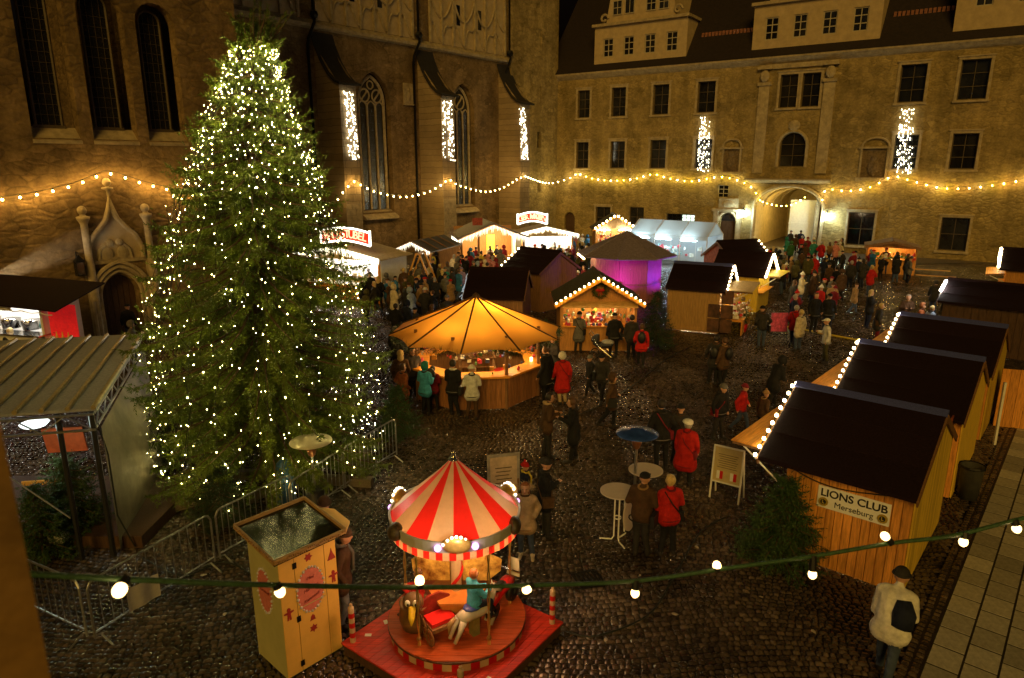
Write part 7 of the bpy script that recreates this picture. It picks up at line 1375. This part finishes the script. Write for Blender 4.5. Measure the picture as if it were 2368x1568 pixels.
person(F(1566, 1075), 80, 1.6, 'char', 'black', 'beanie', 'black', .1, 'stand', 'dark figure half hidden behind the red cape coat', gm, .03)
person(F(1262, 1058), 15, 1.76, 'brown', 'char', 'short', 'dark', .1, 'hold', 'person in brown leather jacket facing a long-haired companion', gm, .024, scarf='beige')
person(F(1325, 1068), 165, 1.72, 'black', 'black', 'long', 'brown', .45, 'hold', 'person in long black coat with long brown hair holding food', gm, .024)
person(F(1412, 990), 0, 1.62, 'brown', 'black', 'fur', 'brown', .2, 'stride', 'person in brown fur hood striding across the wet cobbles', gm, .024)
person(F(1362, 918), -150, 1.4, 'black', 'black', 'beanie', 'grey', .05, 'walk', 'child in black with a pale striped cap on the cobbles', gm, .028)
person(F(1390, 930), -120, 1.62, 'char', 'black', 'beanie', 'black', .05, 'walk', 'dark figure walking right beside the black-clad child', gm, .028)
person(F(1299, 935), 100, 1.68, 'red', 'beige', 'curly', 'white', .6, 'stand', 'person in long red quilted coat with white hair at the bar tent', gm, .026)
person(F(1262, 930), 140, 1.84, 'black', 'black', 'short', 'brown', .45, 'stand', 'tall person in black coat beside the red quilted coat', gm, .026)
person(F(1284, 890), 200, 1.74, 'char', 'black', 'short', 'dark', .1, 'hold', 'dark-haired person in charcoal jacket under the edge of the bar roof', gm, .028)
person(F(1049, 962), 75, 1.74, 'black', 'black', 'short', 'dark', .1, 'hold', 'person in black jacket with white hood lining leaning on the bar', gm, .025, scarf='white')
person(F(1092, 970), 95, 1.66, 'silver', 'brown', 'beanie', 'white', .15, 'hold', 'person in silver-white jacket and white woolly hat at the bar', gm, .025)
person(F(984, 958), 60, 1.62, 'cyan', 'black', 'fur', 'teal', .2, 'hold', 'person in bright blue jacket with dark fur hood at the bar', gm, .025)
person(F(935, 965), 40, 1.66, 'rust', 'wine', 'short', 'brown', .1, 'pocket', 'person in rust-orange jacket left of the bar', gm, .026)
person(F(955, 925), -60, 1.78, 'char', 'black', 'short', 'dark', .1, 'stand', 'dark-haired person facing the viewer between blond and rust figures', gm, .028)
person(F(930, 930), 100, 1.7, 'brown', 'black', 'long', 'blond', .1, 'stand', 'person with long blond hair under the left bar roof edge', gm, .028)
person(F(1003, 948), 80, 1.4, 'wine', 'black', 'short', 'dark', .1, 'hold', 'small figure in wine red behind the bright blue jacket', gm, .028)
person(F(1337, 815), 70, 1.66, 'grey', 'char', 'beanie', 'black', .5, 'hold', 'person in long grey coat pushing the pushchair', gm, .028)
person(F(1418, 826), 95, 1.76, 'black', 'black', 'cap', 'black', .1, 'stand', 'person in black with shoulder bag at the wreath stall counter', gm, .028, extra='bag')
person(F(1457, 832), 100, 1.76, 'char', 'black', 'short', 'dark', .05, 'stand', 'dark-jacketed person right of the shoulder bag at the wreath stall', gm, .028)
person(F(1480, 850), 80, 1.66, 'red', 'black', 'short', 'brown', .15, 'walk', 'person in red jacket walking off from the wreath stall', gm, .028)
person(F(1345, 770), -60, 1.7, 'char', 'black', 'cap', 'black', .1, 'stand', 'vendor in dark cap at the corner of the wreath stall', gm, .03)
person(F(1757, 805), 95, 1.76, 'char', 'jeans', 'beanie', 'black', .0, 'pocket', 'person in dark jacket and jeans standing alone before the craft stall', gm, .028)
person(F(1843, 812), 120, 1.7, 'cream', 'jeans', 'short', 'blond', .25, 'stand', 'person in cream coat and jeans with short blond hair', gm, .028)
person(F(1832, 800), 60, 1.72, 'red', 'navy', 'short', 'grey', .1, 'walk', 'person in red jacket just behind the cream coat', gm, .03)
person(F(1878, 770), -80, 1.82, 'black', 'black', 'short', 'brown', .15, 'stand', 'tall person in black coat facing the viewer, left of a similar one', gm, .03)
person(F(1909, 768), -100, 1.76, 'black', 'navy', 'cap', 'black', .1, 'stand', 'person in black jacket facing the viewer above the white jacket', gm, .03)
person(F(1830, 770), 0, 1.74, 'navy', 'black', 'short', 'grey', .3, 'stand', 'person in dark blue coat beside the crimson poster', gm, .03)
person(F(1904, 838), 170, 1.72, 'white', 'olive', 'cap', 'white', .0, 'one', 'person in white jacket and white cap on the open cobbles', gm, .026)
person(F(2022, 790), -20, 1.68, 'char', 'wine', 'short', 'blond', .4, 'stand', 'blond person in dark coat and wine trousers near the third hut', gm, .03)
person(HD(2100, 690), -110, 1.78, 'brown', 'black', 'short', 'grey', .1, 'hold', 'grey-haired person in brown behind the third hut roof', gm, .03)
person(HD(2131, 703), -40, 1.66, 'rust', 'black', 'curly', 'red', .1, 'stand', 'red-haired person behind the third hut roof', gm, .03)
person(HD(2152, 712, 1.5), 10, 1.6, 'lblue', 'black', 'short', 'blond', .1, 'stand', 'person in light blue jacket behind the third hut roof', gm, .03)
person(HD(2165, 655), 60, 1.76, 'char', 'jeans', 'short', 'dark', .1, 'walk', 'person in dark jacket and jeans before the dark hut', gm, .03)
person(HD(2192, 650), 90, 1.78, 'olive', 'black', 'short', 'brown', .2, 'stand', 'person in olive coat before the dark hut', gm, .03)
person(F(1648, 890), 60, 1.74, 'char', 'black', 'short', 'dark', .2, 'stand', 'dark figure left of a close pair on the cobbles', gm, .028)
person(F(1668, 893), 120, 1.7, 'brown', 'black', 'short', 'brown', .2, 'stand', 'brown-coated figure right of a close pair on the cobbles', gm, .028)
person(F(1658, 1015), -60, 1.62, 'black', 'char', 'beanie', 'grey', .05, 'stand', 'person in black with grey beanie and reddish gloves', gm, .026)
person(F(1710, 998), -30, 1.42, 'red', 'jeans', 'beanie', 'wine', .0, 'walk', 'child in red and white jacket and wine hat', gm, .026)
person(F(1782, 945), 20, 1.7, 'black', 'black', 'hood', 'black', .35, 'bend', 'hooded person in black stooping near the first hut awning', gm, .026)
person(F(1757, 1010), 20, 1.35, 'brown', 'black', 'pompom', 'tan', .0, 'stand', 'child in tan woolly hat at the first hut awning', gm, .028)
person(F(797, 1447), 5, 1.78, 'brown', 'ljeans', 'beanie', 'brown', .15, 'pocket', 'bearded person in brown jacket and grey scarf beside the booth', gm, .022, scarf='grey')
person(HD(750, 1168, 1.6), -60, 1.74, 'char', 'black', 'beanie', 'brown', .1, 'stand', 'person in brown beanie looking round behind the ticket booth', gm, .025)
person((5.4, 8.42), 50, 1.78, 'white', 'jeans', 'beanie', 'char', .05, 'bend', 'person in white jacket with navy back bending by the slab pavement', gm, .022, 1.15, extra='navyback')
# children on the carousel
person((CC[0] - .58, CC[1] - .1), 170, 1.05, 'red', 'wine', 'short', 'brown', 0, 'sit', 'child in pink-red jacket sitting on the carousel barrel seat', 'children riding the carousel', .024, z=.22)
person((CC[0] + .30, CC[1] - .45), 38, 1.15, 'cyan', 'navy', 'short', 'red', 0, 'sit', 'ginger child in blue jacket riding the white carousel horse', 'children riding the carousel', .022, z=.33)
# ---- crowds, each figure placed by its head
ORD = 'first second third fourth fifth sixth seventh eighth ninth tenth eleventh twelfth thirteenth fourteenth fifteenth sixteenth seventeenth eighteenth nineteenth twentieth twenty-first twenty-second twenty-third twenty-fourth twenty-fifth twenty-sixth twenty-seventh twenty-eighth twenty-ninth thirtieth thirty-first thirty-second'.split()
CN = dict(char='charcoal', lblue='light blue', cyan='bright blue', ljeans='pale')
def crowd(where, origin, sc, L, base, face, vox=.045, z=1.62, grp=None):
    q = random.Random(base); D = []
    for s in L.split():
        a = s.split(','); px = (origin[0] + float(a[0]) / sc) / 1.0408; py = (origin[1] + float(a[1]) / sc) / 1.0408; D.append((px, py, a[2:]))
    D.sort()
    for i, (px, py, a) in enumerate(D):
        coat = a[0] if a and a[0] else q.choice(['black', 'char', 'brown', 'navy', 'grey', 'olive', 'tan', 'blue', 'wine', 'cream']); hd = a[1] if len(a) > 1 and a[1] else q.choice(['short', 'short', 'beanie', 'long', 'hood', 'cap'])
        hc_ = a[2] if len(a) > 2 else (q.choice(['black', 'char', 'wine', 'grey', 'brown']) if hd in ('beanie', 'cap', 'pompom') else (coat if hd in ('hood', 'fur') else q.choice(['brown', 'dark', 'blond', 'grey', 'dark'])))
        h = q.uniform(1.62, 1.82); l = HD(px, py, h * .93)
        ordn = f'{ORD[i]} from the left in' if i < len(D) - 1 else 'rightmost of'
        person(l, face + q.uniform(-70, 70), h, coat, q.choice(['black', 'char', 'jeans', 'navy']), hd, hc_, q.choice([0, .1, .2, .4]), q.choice(['stand', 'pocket', 'hold', 'stand', 'pocket']), f'person in {CN.get(coat, coat)} coat, {ordn} {where}', grp or 'crowd ' + where, vox)
crowd('the crowd before the timbered hut', (1000, 520), 7.84, '780,840,grey,hood 800,720 960,800,black 900,770,red 1040,640 1130,610 1160,760 1240,700,yellow 1310,770,wine 1370,770,pink,hood 1450,790 1510,840,wine,hood 1440,900,pink,hood 1350,920,red 1300,860 1230,850 1170,900,lblue,hood 1090,890,olive,beanie,grey 1600,670,grey,hood 1660,590,wine 1530,580,black,cap 1410,640,brown 880,860 720,760,cream 1000,700 1400,590,white 560,1010,teal,beanie,grey 860,1010,purple,beanie,purple', 1, 80)
crowd('the queue at the bakery stall', (780, 520), 7.84, '1500,770,black 1760,750,black,hood 1960,720 2030,720,yellow 2110,720,char 2050,850,black,beanie,grey 1790,950,grey,hood 1350,960,white,short 1410,1030,brown,fur,beige 1150,1120,grey,hood 1200,1060,wine 840,1030,char 700,1200,black 860,1110,black 1010,1190,black 1530,1190,brown 1740,1220,blue,beanie,navy 1640,1400,lblue,hood 1890,1400,char,beanie,white 2040,1450,black 2230,1060,black,long,blond', 2, 110)
crowd('the group between spruce and bar tent', (760, 470), 3.92, '745,1050,black 850,1020,navy,hood 945,1085,char 1095,1060,brown,long,brown 1235,970,char,pompom,grey 745,1270,char', 3, 100, .04)
crowd('the queue at the almond stall', (1130, 480), 7.84, '940,810,black 1000,800,char 1210,760,olive,cap 1280,760,brown 1330,790,grey 1230,880,char,beanie,red 1370,880 1440,890,rust 1520,730,white 1590,760,red 1600,840 1690,890,brown,long,blond 1730,740,cream,hood 1810,760,white,hood 1870,790 1950,750,blue 1980,680,pink 2060,750,ochre 2120,690,white,beanie,white 2220,700,blue,hood 2080,850,tan 1960,890,wine 1870,900,lblue 1830,970,lblue 2210,900,rust 2140,1130,black,fur,white 2150,1290,wine 2050,1390,brown,beanie,white', 4, 150)
crowd('the throng at the gateway', (1880, 520), 7.84, '180,300,char 270,380 370,300,navy 390,400,red,short 550,250,red,short,grey 690,160,char,short,grey 500,430,wine 610,440,white,beanie,white 120,430,teal,hood 190,510,green,hood 380,560,black 470,540,brown 620,490,teal,beanie,teal 770,510,red,short 920,520,tan,long 1040,510,pink,beanie,wine 1110,520,cream,short,white 1160,450,olive 640,730,tan,short 840,780,ochre,short 950,790,black 910,930,brown 1050,990,black 1330,880,char,short,grey 1550,850,char 1710,970,red,short,blond 1980,640,black,beanie 2200,780,black 210,810,tan,short,blond 1690,660,wine', 5, 90)
crowd('the heads behind the stage roof', (0, 690), 4.073, '100,440,navy,short,blond 270,430,char,beanie,black 605,365,teal,short,dark 550,460,black,beanie,black 725,415,brown,short,red 1270,370,grey,hood 1240,200,black', 6, 60, .04)
def fill(where, poly, n, seed, face):
    q = random.Random(seed); P = []; k = 0
    while len(P) < n and k < 4000:
        k += 1; u, v = q.random(), q.random(); a = Vector(poly[0]).lerp(Vector(poly[1]), u); b = Vector(poly[3]).lerp(Vector(poly[2]), u); p = a.lerp(b, v)
        if all((p - o).length > .5 for o in P) and all((p - Vector(o['loc'])).length > .45 for o in PEOPLE): P.append(p)
    P.sort(key=lambda p: p.x / p.y)
    for i, p in enumerate(P):
        coat = q.choice(['black', 'char', 'brown', 'navy', 'grey', 'olive', 'wine', 'char', 'red', 'tan', 'blue', 'cream']); hd = q.choice(['short', 'beanie', 'long', 'hood', 'cap', 'pompom']); hc_ = q.choice(['black', 'char', 'wine', 'grey', 'brown', 'red', 'white']) if hd in ('beanie', 'cap', 'pompom') else (coat if hd == 'hood' else q.choice(['brown', 'dark', 'blond', 'grey']))
        person((p.x, p.y), face + q.uniform(-80, 80), q.uniform(1.6, 1.84), coat, q.choice(['black', 'char', 'jeans', 'navy']), hd, hc_, q.choice([0, .1, .2, .4]), q.choice(['stand', 'pocket', 'hold', 'one', 'walk']), f'person in {CN.get(coat, coat)} coat, {ORD[i]} from the left {where}', 'people ' + where, .045, q.uniform(.95, 1.12))
fill('in the press between spruce and timbered hut', [(-7.2, 31), (-2.8, 33), (-2.6, 45), (-6.8, 37)], 31, 61, 100)
fill('in the lane before the almond stall', [(.2, 45.5), (3.0, 42), (7.5, 46), (5, 52)], 31, 62, 110)
fill('on the slope toward the gateway', [(13.8, 44), (16.5, 40), (21, 44), (18.6, 50.5)], 30, 63, 90)
fill('between craft stall and dark hut', [(12.8, 30), (16.5, 30), (19.5, 38), (14.5, 40)], 14, 65, 60)
fill('in front of the low far stall', [(22, 43), (25.5, 42), (26.5, 44.5), (22.5, 46.5)], 9, 64, 60)
build_people()
